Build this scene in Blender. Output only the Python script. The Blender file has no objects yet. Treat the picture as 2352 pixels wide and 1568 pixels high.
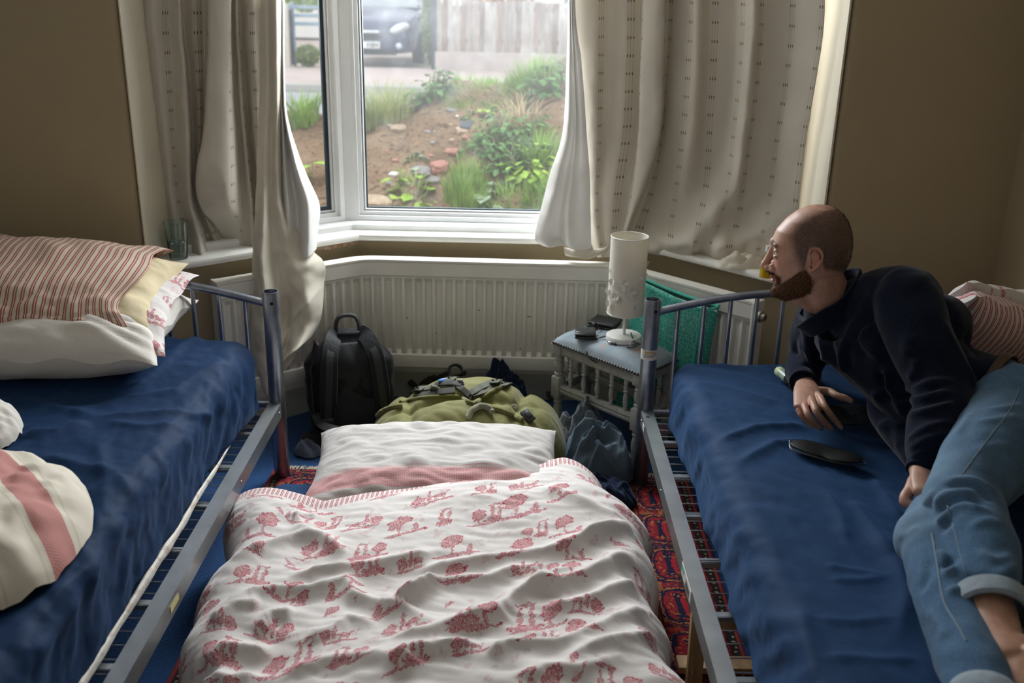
import bpy, bmesh, math, random
import numpy as np
from mathutils import Vector, Matrix, noise as mn

# ------------------------------------------------------------------ camera, sky, lights, exposure
sc = bpy.context.scene
COL = sc.collection
PITCH, ROLL = math.radians(20.0), math.radians(1.2)
cam_d = bpy.data.cameras.new('camera'); cam = bpy.data.objects.new('camera', cam_d); COL.objects.link(cam)
cam_d.sensor_width = 36.0; cam_d.lens = 35.0; cam_d.clip_end = 200
cam_d.dof.use_dof = True; cam_d.dof.focus_distance = 2.75; cam_d.dof.aperture_fstop = 3.2
F_ = np.array([0, math.cos(PITCH), -math.sin(PITCH)]); R0 = np.array([1.0, 0, 0]); U0 = np.cross(R0, F_)
RT = R0*math.cos(ROLL) + U0*math.sin(ROLL); UP = U0*math.cos(ROLL) - R0*math.sin(ROLL)
CP = np.array([0, 0, 1.6])
M = Matrix.Identity(4)
for i in range(3):
    M[i][0] = RT[i]; M[i][1] = UP[i]; M[i][2] = -F_[i]; M[i][3] = CP[i]
cam.matrix_world = M
sc.camera = cam
FP = 35/36*2352
def ray(x, y): return F_ + RT*(x-1176)/FP - UP*(y-784)/FP
def ony(x, y, Y):
    d = ray(x, y); return tuple(CP + d*(Y/d[1]))
def onz(x, y, z):
    d = ray(x, y); return tuple(CP + d*((z-1.6)/d[2]))

world = bpy.data.worlds.new('overcast'); sc.world = world; world.use_nodes = True
wn = world.node_tree.nodes; wl = world.node_tree.links
bgn = wn['Background']; bgn.inputs['Color'].default_value = (0.90, 0.95, 1.0, 1); bgn.inputs['Strength'].default_value = 1.75

def area(name, loc, target, sx, sy, power, col=(1, 1, 1)):
    l = bpy.data.lights.new(name, 'AREA'); l.shape = 'RECTANGLE'; l.size = sx; l.size_y = sy; l.energy = power; l.color = col
    o = bpy.data.objects.new(name, l); COL.objects.link(o); o.location = loc
    o.rotation_euler = (Vector(target)-Vector(loc)).to_track_quat('-Z', 'Y').to_euler()
    return o
# overcast daylight falling through the bay windows from the open sky above the street
area('daylight_sky', (-0.1, 6.3, 3.7), (-0.1, 2.0, 0.4), 3.6, 2.2, 175, (0.93, 0.97, 1.0))
area('daylight_centre', (-0.1, 4.15, 1.80), (-0.1, 0.6, 0.8), 1.25, 0.9, 84, (0.93, 0.97, 1.0))
area('daylight_side', (-1.12, 3.95, 1.8), (0.4, 1.6, 0.8), 0.6, 0.9, 14, (0.93, 0.97, 1.0))
area('daylight_other_side', (1.0, 3.95, 1.8), (-0.4, 1.6, 0.8), 0.6, 0.9, 14, (0.93, 0.97, 1.0))
vs = sc.view_settings
vs.view_transform = 'Standard'; vs.look = 'None'; vs.gamma = 1.0; vs.exposure = 0.10
try: vs.use_curve_mapping = False
except Exception: pass
sc.cycles.max_bounces = 10; sc.cycles.diffuse_bounces = 6; sc.cycles.transparent_max_bounces = 24
sc.cycles.use_denoising = True
sc.cycles.sample_clamp_indirect = 6.0

# ------------------------------------------------------------------ helpers
random.seed(7)
RND = random.Random(11)
def N3(x, y, z=0.0): return mn.noise(Vector((x, y, z)))
def lerp(a, b, t): return a + (b-a)*t
def sstep(a, b, x):
    t = min(1, max(0, (x-a)/(b-a))) if a != b else (1 if x > a else 0)
    return t*t*(3-2*t)
def gauss(x, s): return math.exp(-(x/s)**2)
def interp(x, xs, ys):
    return float(np.interp(x, xs, ys))
def catmull(pts, n):
    P = [np.array(p, float) for p in pts]
    P = [2*P[0]-P[1]] + P + [2*P[-1]-P[-2]]
    out = []
    for i in range(1, len(P)-2):
        for k in range(n):
            t = k/n; a, b, c, d = P[i-1], P[i], P[i+1], P[i+2]
            out.append(0.5*((2*b)+(-a+c)*t+(2*a-5*b+4*c-d)*t*t+(-a+3*b-3*c+d)*t**3))
    out.append(P[-2]); return out

WL = {}
def tag(o, label=None, cat=None, group=None, kind=None):
    if label: o['label'] = label
    if cat: o['category'] = cat
    if group: o['group'] = group
    if kind: o['kind'] = kind
    return o
def thing(name, label, cat, loc=(0, 0, 0), group=None):
    o = bpy.data.objects.new(name, None); COL.objects.link(o); o.location = loc
    o.empty_display_size = 0.05
    WL[o.name] = Vector(loc); return tag(o, label, cat, group)

class MB:
    def __init__(s): s.v = []; s.f = []; s.uv = []; s.m = []
    def add(s, v, f, uv=None, mi=0, T=None):
        o = len(s.v)
        if T is not None: v = [tuple(T @ Vector(p)) for p in v]
        s.v += [tuple(p) for p in v]; s.f += [tuple(i+o for i in q) for q in f]
        s.uv += list(uv) if uv is not None else [(p[0], p[1]) for p in v]
        s.m += [mi]*len(f); return s
    def box(s, c, d, bev=0.0, R=None, seg=2, mi=0):
        bm = bmesh.new(); bmesh.ops.create_cube(bm, size=1.0)
        for v in bm.verts: v.co = Vector((v.co.x*d[0], v.co.y*d[1], v.co.z*d[2]))
        if bev > 0: bmesh.ops.bevel(bm, geom=list(bm.edges), offset=min(bev, min(d)*0.49), segments=seg, affect='EDGES', profile=0.5)
        T = Matrix.Translation(Vector(c)) @ (R.to_4x4() if R is not None else Matrix.Identity(4))
        bm.verts.index_update()
        s.add([tuple(v.co) for v in bm.verts], [[v.index for v in f.verts] for f in bm.faces], T=T, mi=mi)
        bm.free(); return s
    def tube(s, pts, r, n=10, closed=False, caps=True, flat=None, mi=0):
        P = [Vector(p) for p in pts]; m = len(P)
        rr = r if isinstance(r, (list, tuple)) else [r]*m
        tang = []
        for i in range(m):
            a = P[(i-1) % m] if (closed or i > 0) else P[i]; b = P[(i+1) % m] if (closed or i < m-1) else P[i]
            t = b-a; tang.append(t.normalized() if t.length > 1e-9 else Vector((0, 0, 1)))
        ref = Vector((0, 0, 1)) if abs(tang[0].z) < 0.9 else Vector((1, 0, 0))
        nrm = (ref - tang[0]*ref.dot(tang[0])).normalized()
        v = []; uv = []; L = 0
        for i in range(m):
            if i: L += (P[i]-P[i-1]).length
            nrm = nrm - tang[i]*nrm.dot(tang[i])
            if nrm.length < 1e-6: nrm = tang[i].orthogonal()
            nrm.normalize(); bn = tang[i].cross(nrm)
            for k in range(n):
                a = 2*math.pi*k/n
                ra, rb = (rr[i], rr[i]) if flat is None else (rr[i], rr[i]*flat)
                v.append(P[i] + nrm*math.cos(a)*ra + bn*math.sin(a)*rb); uv.append((k/n, L))
        f = []
        for i in range(m if closed else m-1):
            j = (i+1) % m
            for k in range(n):
                f.append((i*n+k, i*n+(k+1) % n, j*n+(k+1) % n, j*n+k))
        if caps and not closed:
            f.append(tuple(range(n-1, -1, -1))); f.append(tuple((m-1)*n+k for k in range(n)))
        return s.add(v, f, uv, mi)
    def lathe(s, prof, c=(0, 0, 0), n=24, R=None, caps=False, mi=0):
        v = []; uv = []
        for i, (r, z) in enumerate(prof):
            for k in range(n):
                a = 2*math.pi*k/n; v.append((r*math.cos(a), r*math.sin(a), z)); uv.append((k/n, z))
        f = []
        for i in range(len(prof)-1):
            for k in range(n): f.append((i*n+k, i*n+(k+1) % n, (i+1)*n+(k+1) % n, (i+1)*n+k))
        if caps: f.append(tuple(range(n-1, -1, -1))); f.append(tuple((len(prof)-1)*n+k for k in range(n)))
        T = Matrix.Translation(Vector(c)) @ (R.to_4x4() if R is not None else Matrix.Identity(4))
        return s.add(v, f, uv, mi, T)
    def grid(s, fn, nu, nv, u0=0, u1=1, v0=0, v1=1, closeu=False, uvf=None, mi=0):
        v = []; uv = []
        for j in range(nv+1):
            for i in range(nu if closeu else nu+1):
                a = lerp(u0, u1, i/nu); b = lerp(v0, v1, j/nv)
                v.append(tuple(fn(a, b))); uv.append(uvf(a, b) if uvf else (a, b))
        w = nu if closeu else nu+1; f = []
        for j in range(nv):
            for i in range(nu):
                k = (i+1) % w if closeu else i+1
                f.append((j*w+i, j*w+k, (j+1)*w+k, (j+1)*w+i))
        return s.add(v, f, uv, mi)
    def ell(s, c, r, n=16, m=10, R=None, mi=0):
        v = []; f = []
        for j in range(m+1):
            th = math.pi*j/m
            for k in range(n):
                a = 2*math.pi*k/n; v.append((r[0]*math.sin(th)*math.cos(a), r[1]*math.sin(th)*math.sin(a), -r[2]*math.cos(th)))
        for j in range(m):
            for k in range(n): f.append((j*n+k, j*n+(k+1) % n, (j+1)*n+(k+1) % n, (j+1)*n+k))
        T = Matrix.Translation(Vector(c)) @ (R.to_4x4() if R is not None else Matrix.Identity(4))
        return s.add(v, f, None, mi, T)
    def prism(s, poly, z0, z1, mi=0):
        n = len(poly); v = [(p[0], p[1], z0) for p in poly] + [(p[0], p[1], z1) for p in poly]
        f = [tuple(range(n-1, -1, -1)), tuple(range(n, 2*n))] + [(i, (i+1) % n, n+(i+1) % n, n+i) for i in range(n)]
        return s.add(v, f, None, mi)
    def sweep(s, path, prof, closed=False, mi=0):
        # path: 2-D (x,y) polyline, prof: closed list of (offset to the right side of travel, z); mitred
        n = len(path); m = len(prof); v = []
        for i in range(n):
            p = Vector(path[i])
            d0 = (Vector(path[i])-Vector(path[i-1])).normalized() if (i > 0 or closed) else None
            d1 = (Vector(path[(i+1) % n])-Vector(path[i])).normalized() if (i < n-1 or closed) else None
            if d0 is None: d0 = d1
            if d1 is None: d1 = d0
            n0 = Vector((d0.y, -d0.x)); n1 = Vector((d1.y, -d1.x)); b = (n0+n1).normalized(); k = 1/max(0.3, b.dot(n0))
            for (o, z) in prof: v.append((p.x+b.x*o*k, p.y+b.y*o*k, z))
        f = []
        for i in range(n if closed else n-1):
            j = (i+1) % n
            for k in range(m): f.append((i*m+k, i*m+(k+1) % m, j*m+(k+1) % m, j*m+k))
        if not closed: f.append(tuple(range(m-1, -1, -1))); f.append(tuple((n-1)*m+k for k in range(m)))
        return s.add(v, f, None, mi)
    def build(s, name, mat, parent=None, smooth=True, angle=40, mods=None, origin=None):
        if parent is not None: o0 = WL[parent.name]
        elif origin is not None: o0 = Vector(origin)
        else:
            a = np.array(s.v); o0 = Vector(((a[:, 0].min()+a[:, 0].max())/2, (a[:, 1].min()+a[:, 1].max())/2, a[:, 2].min()))
        me = bpy.data.meshes.new(name)
        me.from_pydata([(p[0]-o0.x, p[1]-o0.y, p[2]-o0.z) for p in s.v], [], s.f)
        ul = me.uv_layers.new(name='UVMap')
        li = np.empty(len(me.loops), dtype=np.int32); me.loops.foreach_get('vertex_index', li)
        ul.data.foreach_set('uv', np.array(s.uv, dtype=np.float32)[li].ravel())
        mats = mat if isinstance(mat, (list, tuple)) else [mat]
        for m_ in mats: me.materials.append(m_)
        if len(mats) > 1: me.polygons.foreach_set('material_index', np.array(s.m, dtype=np.int32))
        bm = bmesh.new(); bm.from_mesh(me); bmesh.ops.recalc_face_normals(bm, faces=bm.faces); bm.to_mesh(me); bm.free()
        if smooth:
            me.polygons.foreach_set('use_smooth', [True]*len(me.polygons))
            if angle: me.set_sharp_from_angle(angle=math.radians(angle))
        me.update()
        o = bpy.data.objects.new(name, me); COL.objects.link(o)
        if parent is not None: o.parent = parent
        else: o.location = o0
        WL[o.name] = o0
        return o

def solid(o, t, off=-1.0):
    m = o.modifiers.new('thick', 'SOLIDIFY'); m.thickness = t; m.offset = off; return o
def subsurf(o, l=1):
    m = o.modifiers.new('sub', 'SUBSURF'); m.levels = l; m.render_levels = l; return o
def struct(o): o['kind'] = 'structure'; return o

# ------------------------------------------------------------------ materials
class NT:
    def __init__(s, name):
        s.m = bpy.data.materials.new(name); s.m.use_nodes = True
        s.n = s.m.node_tree.nodes; s.l = s.m.node_tree.links; s.b = s.n['Principled BSDF']; s.out = s.n['Material Output']
    def node(s, t, **k):
        n = s.n.new(t)
        for a, b in k.items(): setattr(n, a, b)
        return n
    def put(s, sock, v):
        if isinstance(v, bpy.types.NodeSocket): s.l.new(v, sock)
        elif v is not None: sock.default_value = v
    def math(s, op, a, b=None, c=None):
        n = s.node('ShaderNodeMath', operation=op); s.put(n.inputs[0], a)
        if b is not None: s.put(n.inputs[1], b)
        if c is not None: s.put(n.inputs[2], c)
        return n.outputs[0]
    def vmath(s, op, a, b=None):
        n = s.node('ShaderNodeVectorMath', operation=op); s.put(n.inputs[0], a)
        if b is not None: s.put(n.inputs[1], b)
        return n.outputs[0]
    def uv(s): return s.node('ShaderNodeTexCoord').outputs['UV']
    def obj(s): return s.node('ShaderNodeTexCoord').outputs['Object']
    def gen(s): return s.node('ShaderNodeTexCoord').outputs['Generated']
    def sep(s, v): n = s.node('ShaderNodeSeparateXYZ'); s.put(n.inputs[0], v); return n.outputs
    def comb(s, x, y, z=0.0):
        n = s.node('ShaderNodeCombineXYZ'); s.put(n.inputs[0], x); s.put(n.inputs[1], y); s.put(n.inputs[2], z); return n.outputs[0]
    def noise(s, vec, scale, detail=3.0, rough=0.55, dist=0.0):
        n = s.node('ShaderNodeTexNoise'); s.put(n.inputs['Vector'], vec); n.inputs['Scale'].default_value = scale
        n.inputs['Detail'].default_value = detail; n.inputs['Roughness'].default_value = rough; n.inputs['Distortion'].default_value = dist
        return n.outputs['Fac']
    def voro(s, vec, scale, feature='F1', rand=1.0):
        n = s.node('ShaderNodeTexVoronoi', feature=feature); s.put(n.inputs['Vector'], vec); n.inputs['Scale'].default_value = scale
        n.inputs['Randomness'].default_value = rand; return n
    def ramp(s, fac, stops, interp='LINEAR'):
        n = s.node('ShaderNodeValToRGB'); n.color_ramp.interpolation = interp; e = n.color_ramp.elements
        while len(e) < len(stops): e.new(0.5)
        for i, (p, c) in enumerate(stops): e[i].position = p; e[i].color = (*c, 1) if len(c) == 3 else c
        s.put(n.inputs[0], fac); return n.outputs[0]
    def step(s, x, a, b):
        n = s.node('ShaderNodeMapRange', interpolation_type='SMOOTHSTEP'); s.put(n.inputs[0], x)
        n.inputs[1].default_value = a; n.inputs[2].default_value = b; return n.outputs[0]
    def mix(s, fac, a, b, blend='MIX'):
        n = s.node('ShaderNodeMix', data_type='RGBA', blend_type=blend); s.put(n.inputs[0], fac)
        s.put(n.inputs[6], (*a, 1) if isinstance(a, tuple) and len(a) == 3 else a)
        s.put(n.inputs[7], (*b, 1) if isinstance(b, tuple) and len(b) == 3 else b); return n.outputs[2]
    def bump(s, h, strength=0.3, dist=0.01):
        n = s.node('ShaderNodeBump'); n.inputs['Strength'].default_value = strength; n.inputs['Distance'].default_value = dist
        s.put(n.inputs['Height'], h); s.l.new(n.outputs[0], s.b.inputs['Normal']); return n
    def set(s, col=None, rough=0.6, metal=0.0, spec=0.5, sheen=0.0):
        if col is not None: s.put(s.b.inputs['Base Color'], (*col, 1) if isinstance(col, tuple) and len(col) == 3 else col)
        s.put(s.b.inputs['Roughness'], rough); s.b.inputs['Metallic'].default_value = metal
        s.b.inputs['Specular IOR Level'].default_value = spec
        if sheen: s.b.inputs['Sheen Weight'].default_value = sheen; s.b.inputs['Sheen Roughness'].default_value = 0.4
        return s

def simple(name, col, rough=0.6, metal=0.0, spec=0.5, var=0.12, scale=20.0, bump=0.0, bscale=200.0, bdist=0.002, sheen=0.0):
    t = NT(name); o = t.obj(); n = t.noise(o, scale, 4)
    d = tuple(c*(1-var) for c in col); l = tuple(min(1, c*(1+var)) for c in col)
    t.set(t.ramp(n, [(0.3, d), (0.7, l)]), rough, metal, spec, sheen)
    if bump: t.bump(t.noise(o, bscale, 3), bump, bdist)
    return t.m
# ------------------------------------------------------------------ the room
def m_wall(name, col, var=0.05):
    t = NT(name); o = t.obj(); n = t.noise(o, 3.0, 5)
    t.set(t.ramp(n, [(0.3, tuple(c*(1-var) for c in col)), (0.7, col)]), 0.75, spec=0.25)
    t.bump(t.noise(o, 160, 3), 0.12, 0.002); return t.m
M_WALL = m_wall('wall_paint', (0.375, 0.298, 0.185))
M_REVEAL = m_wall('lit_reveal_paint', (0.66, 0.60, 0.48))
M_CEIL = m_wall('ceiling_paint', (0.82, 0.80, 0.76)); M_BACKW = m_wall('pale_bounce_paint', (0.78, 0.75, 0.68))  # back and left walls, out of view, made paler to bounce light
M_UPVC = simple('white_plastic', (0.82, 0.83, 0.83), 0.3, var=0.03, scale=8)
M_SILL = simple('white_gloss_sill', (0.80, 0.79, 0.75), 0.28, var=0.06, scale=12)
M_GLOSS = simple('cream_gloss_paint', (0.70, 0.67, 0.58), 0.32, var=0.06, scale=10)
M_GASKET = simple('dark_gasket', (0.012, 0.03, 0.045), 0.5)
def m_carpet():
    t = NT('blue_carpet'); o = t.obj(); n = t.noise(o, 260, 2); n2 = t.noise(o, 5, 3)
    c = t.ramp(n, [(0.3, (0.008, 0.03, 0.10)), (0.55, (0.022, 0.085, 0.24)), (0.8, (0.07, 0.17, 0.36))])
    sp = t.step(t.noise(o, 70, 2), 0.70, 0.74)
    c = t.mix(t.math('MULTIPLY', sp, 0.5), c, (0.25, 0.33, 0.42))
    t.set(t.mix(t.math('MULTIPLY', n2, 0.5), c, (0.018, 0.065, 0.19)), 0.95, spec=0.1, sheen=0.25)
    t.bump(n, 0.9, 0.004); return t.m
M_CARPET = m_carpet()
def m_glass():
    t = NT('window_glass'); n = t.n; tr = t.node('ShaderNodeBsdfTransparent'); gl = t.node('ShaderNodeBsdfGlossy'); gl.inputs['Roughness'].default_value = 0.02
    tr.inputs[0].default_value = (0.97, 0.985, 0.98, 1)
    df = t.node('ShaderNodeBsdfTranslucent'); df.inputs[0].default_value = (0.9, 0.93, 0.95, 1)
    fr = t.node('ShaderNodeFresnel'); fr.inputs[0].default_value = 1.3
    m1 = t.node('ShaderNodeMixShader'); t.l.new(fr.outputs[0], m1.inputs[0]); t.l.new(tr.outputs[0], m1.inputs[1]); t.l.new(gl.outputs[0], m1.inputs[2])
    o = t.obj(); haze_dirt = t.math('MULTIPLY_ADD', t.step(t.noise(o, 9, 5), 0.45, 0.8), 0.022, 0.026)  # veil mixed in for the bright haze over the view, besides dirt
    spk = t.step(t.noise(o, 150, 1), 0.80, 0.83)
    haze_dirt = t.math('ADD', haze_dirt, t.math('MULTIPLY', spk, 0.12))
    m2 = t.node('ShaderNodeMixShader'); t.l.new(haze_dirt, m2.inputs[0]); t.l.new(m1.outputs[0], m2.inputs[1]); t.l.new(df.outputs[0], m2.inputs[2])
    t.l.new(m2.outputs[0], t.out.inputs[0]); return t.m
M_GLASS = m_glass()

XL, XR, YB, YW, ZC = -2.35, 1.60, -1.2, 3.2, 2.55
BAY_L, BAY_R = (-1.23, YW), (1.016, YW)             # corners of the recess
REV_L, REV_R = (-1.20, 3.44), (0.985, 3.42)          # where side windows start
VL, VR = (-0.655, 3.85), (0.475, 3.85)               # window corner posts
WZ0, WZ1 = 0.722, 2.22
def wallbox(name, x0, x1, y0, y1, z0, z1, mat):
    return struct(MB().box(((x0+x1)/2, (y0+y1)/2, (z0+z1)/2), (x1-x0, y1-y0, z1-z0)).build(name, mat, smooth=False))
floor_poly = [(XL, YB), (XR, YB), (XR, YW), (1.016, YW), (0.99, 3.42), (0.48, 3.86), (-0.66, 3.86), (-1.2, 3.44), (-1.23, YW), (XL, YW)]
struct(MB().prism(floor_poly, -0.1, 0.0).build('floor', M_CARPET, smooth=False))
struct(MB().prism(floor_poly, ZC, ZC+0.1).build('ceiling', M_CEIL, smooth=False))
# frontal wall with the bay opening, rounded plaster corners
def wall_front(name, poly):
    return struct(MB().prism(poly, 0, ZC).build(name, M_WALL, smooth=True, angle=50))
rc = 0.02
wall_front('wall_front_left', [(XL, YW), (-1.23-rc, YW), (-1.23-rc*.3, YW+rc*.3), (-1.23, YW+rc), (-1.2, 3.44), (-1.2, 3.5), (XL, 3.5)])
wall_front('wall_front_right', [(XR+.1, YW), (XR+.1, 3.5), (0.985, 3.5), (0.985, 3.42), (1.016, YW+rc), (1.016+rc*.3, YW+rc*.3), (1.016+rc, YW)])
wallbox('wall_left', XL-0.1, XL, YB, 3.5, 0, ZC, M_BACKW)
wallbox('wall_right', XR, XR+0.1, YB, YW, 0, ZC, M_WALL)
wallbox('wall_back', XL, XR, YB-0.1, YB, 0, ZC, M_BACKW)  # unseen, set close behind the camera for more bounce light
# bay reveals, coloured paler than the walls for the window light on them
struct(MB().prism([(-1.226, YW+0.004), (-1.196, 3.44), (-1.19, 3.44), (-1.222, YW+0.004)], 0, ZC).build('trim_1', M_REVEAL, smooth=False))
struct(MB().prism([(1.012, YW+0.004), (1.006, YW+0.004), (0.975, 3.42), (0.981, 3.42)], 0, ZC).build('trim_2', M_REVEAL, smooth=False))
# bay wall below the sill
wp = [(-1.21, 3.215), (-0.60, 3.735), (0.44, 3.735), (0.995, 3.18)]
def offs(path, d):
    out = []
    for i in range(len(path)):
        p = Vector(path[i]); d0 = (p-Vector(path[i-1])).normalized() if i else None; d1 = (Vector(path[i+1])-p).normalized() if i < len(path)-1 else None
        d0 = d0 or d1; d1 = d1 or d0
        n0 = Vector((d0.y, -d0.x)); n1 = Vector((d1.y, -d1.x)); b = (n0+n1).normalized(); k = 1/b.dot(n0); out.append((p.x+b.x*d*k, p.y+b.y*d*k))
    return out
struct(MB().sweep(wp, [(0, 0), (0, 0.655), (-0.11, 0.655), (-0.11, 0)]).build('wall_bay', M_WALL, smooth=False))
struct(MB().prism([(-1.25, 3.206), (-1.19, 3.225), (-1.15, 3.265), (-1.21, 3.45), (-1.3, 3.45)], 0, 0.65).build('wall_bay_corner', M_WALL, smooth=False))
struct(MB().prism([(1.04, 3.206), (1.08, 3.43), (0.98, 3.43), (0.94, 3.25), (0.98, 3.205)], 0, 0.65).build('wall_bay_corner', M_WALL, smooth=False))
# wall and header above the windows, outside skin of the house
struct(MB().sweep([REV_L, VL, VR, REV_R], [(0.05, WZ1), (0.05, ZC), (-0.1, ZC), (-0.1, WZ1)]).build('wall_bay_header', M_REVEAL, smooth=False))
# skirting in the bay
struct(MB().sweep(offs(wp, 0.001), [(0, 0.001), (0.02, 0.001), (0.02, 0.11), (0.012, 0.135), (0, 0.14)]).build('baseboard_bay', M_GLOSS, smooth=False))
# sill : broad nosed board and the raised inner step
sp_ = [(-1.175, 3.20), (-0.589, 3.69), (0.425, 3.69), (0.915, 3.19)]
nose = [(0.0, 0.660), (-0.003, 0.653), (-0.010, 0.651), (-0.2, 0.651), (-0.2, 0.676), (-0.010, 0.676), (-0.003, 0.674), (0.0, 0.667)]
struct(MB().sweep(sp_, nose).build('window_sill', M_SILL, smooth=True, angle=35))
st_ = offs([REV_L, VL, VR, REV_R], 0.085)
struct(MB().sweep(st_, [(0, 0.676), (0, 0.696), (-0.006, 0.702), (-0.12, 0.702), (-0.12, 0.676)]).build('window_sill_step', M_UPVC, smooth=False))

def window(n, a, b, gasket=0.004, bars=()):
    """framed pane standing between the plan points a and b (left to right seen from the room)"""
    a = Vector(a); b = Vector(b); d = (b-a); L = d.length; d.normalize(); nr = Vector((d.y, -d.x))  # towards the room
    if nr.y > 0: nr = -nr
    def P(u, w, z): q = a + d*u + nr*w; return (q.x, q.y, z)
    root = bpy.data.objects.new('window_%d' % n, None); COL.objects.link(root); c = a+d*L/2; root.location = (c.x, c.y, WZ0); WL[root.name] = Vector((c.x, c.y, WZ0)); root['kind'] = 'structure'
    def ring(name, i0, i1, w0, w1, mat, bev):
        m = MB()
        # mitred frame: 4 trapezoid bars
        o = [(i0, WZ0-0.02+i0), (L-i0, WZ0-0.02+i0), (L-i0, WZ1-i0), (i0, WZ1-i0)]; q = [(i1, WZ0-0.02+i1), (L-i1, WZ0-0.02+i1), (L-i1, WZ1-i1), (i1, WZ1-i1)]
        v = []
        for w, s_ in ((w0, 0), (w1, bev)):
            for (u, z), (uu, zz) in zip(o, q):
                v.append(P(lerp(u, uu, s_), w, lerp(z, zz, s_)))
            for (u, z), (uu, zz) in zip(o, q):
                v.append(P(lerp(uu, u, s_), w, lerp(zz, z, s_)))
        f = []
        for k in range(4):
            j = (k+1) % 4
            f += [(8+k, 8+j, 12+j, 12+k), (k, j, 8+j, 8+k), (4+k, 12+k, 12+j, 4+j), (0+k, 4+k, 4+j, j)]
        m.add(v, f); return m.build(name, mat, root, smooth=False)
    ring('outer_frame', 0.0, 0.020, -0.03, 0.035, M_UPVC, 0.06)
    ring('sash', 0.016, 0.036, -0.02, 0.022, M_UPVC, 0.08)
    ring('glazing_bead', 0.034, 0.047, -0.01, 0.014, M_UPVC, 0.35)
    ring('gasket', 0.045, 0.045+gasket, -0.006, 0.006, M_GASKET, 0.0)
    m = MB(); g = 0.044
    m.add([P(g, -0.004, WZ0-0.02+g), P(L-g, -0.004, WZ0-0.02+g), P(L-g, -0.004, WZ1-g), P(g, -0.004, WZ1-g)], [(0, 1, 2, 3)])
    m.build('pane', M_GLASS, root, smooth=False)
window(1, (VL[0]+0.03, 3.85), (VR[0]-0.03, 3.85))
dl = (Vector(REV_L)-Vector(VL)).normalized(); pl = Vector(VL)+dl*0.03
window(2, REV_L, (pl.x, pl.y), 0.014)
dr = (Vector(REV_R)-Vector(VR)).normalized(); pr = Vector(VR)+dr*0.03
window(3, (pr.x, pr.y), REV_R)
for i, (v, s) in enumerate(((VL, 1), (VR, -1))):
    c = Vector((v[0], v[1]))
    pol = [(c.x-0.035*s-0.005*s, c.y-0.028), (c.x-0.004*s, c.y-0.040), (c.x+0.036*s, c.y-0.038), (c.x+0.034*s, c.y+0.04), (c.x-0.05*s, c.y+0.02)]
    struct(MB().prism(pol, WZ0-0.02, WZ1).build('trim_%d' % (3+i), M_UPVC, smooth=False))
# chipped plaster under the sill
def m_chip():
    t = NT('chipped_plaster'); o = t.obj(); t.set(t.ramp(t.noise(o, 60, 4), [(0.35, (0.42, 0.20, 0.10)), (0.55, (0.60, 0.45, 0.33)), (0.7, (0.72, 0.68, 0.6))]), 0.9); t.bump(t.noise(o, 120, 4), 0.7, 0.004); return t.m
m = MB()
for k in range(26):
    u = 0.60+0.33*k/26; p0 = Vector(wp[0]).lerp(Vector(wp[1]), 0.74+0.26*k/26)
    nr = Vector((0.65, -0.76)); q = p0+nr*0.0015
    h = 0.008+0.016*abs(N3(k*0.7, 3.3)); zt = 0.640-0.012*abs(N3(k*0.45, 9.1))
    m.ell((q.x, q.y, zt-h*0.3), (0.008, 0.002, h*0.6), 8, 5, Matrix.Rotation(math.atan2(.65, .76), 3, 'Z'))
struct(m.build('trim_chipped_plaster', m_chip()))
# ------------------------------------------------------------------ outside
def m_soil():
    t = NT('soil'); o = t.obj(); n = t.noise(o, 2.2, 8, 0.65); n2 = t.noise(o, 25, 5, 0.7)
    c = t.ramp(n, [(0.3, (0.17, 0.10, 0.058)), (0.5, (0.33, 0.215, 0.13)), (0.7, (0.47, 0.34, 0.225))])
    c = t.mix(t.step(n2, 0.50, 0.68), c, (0.10, 0.06, 0.035)); c = t.mix(t.math('MULTIPLY', t.step(t.noise(o, 60, 3), 0.6, 0.68), 0.5), c, (0.45, 0.34, 0.24))
    t.set(c, 0.95, spec=0.1); t.bump(n2, 1.0, 0.08); return t.m
M_SOIL = m_soil()
M_ROAD = simple('grey_road', (0.34, 0.335, 0.34), 0.9, var=0.1, scale=4, bump=0.3, bscale=60)
M_PAVE = simple('pinkish_pavement', (0.47, 0.38, 0.345), 0.9, var=0.1, scale=3, bump=0.3, bscale=50)
M_KERB = simple('kerb_stone', (0.42, 0.40, 0.38), 0.9, var=0.1)
M_CONC = simple('rendered_plinth', (0.46, 0.40, 0.37), 0.9, var=0.12, scale=3, bump=0.3)
struct(MB().prism([(-30, 13.2), (30, 13.2), (30, 60), (-30, 60)], -0.12, -0.06).build('ground_yard', M_PAVE, smooth=False))
struct(MB().prism([(-30, 9.0), (30, 9.0), (30, 15.3), (-30, 15.3)], -0.12, -0.05).build('road', M_ROAD, smooth=False))
struct(MB().prism([(-30, 15.45), (30, 15.45), (30, 18.6), (-30, 18.6)], -0.10, 0.05).build('pavement', M_PAVE, smooth=False))
struct(MB().box((0, 15.37, 0.0), (60, 0.16, 0.12), 0.02).build('kerb', M_KERB, smooth=False))
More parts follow.
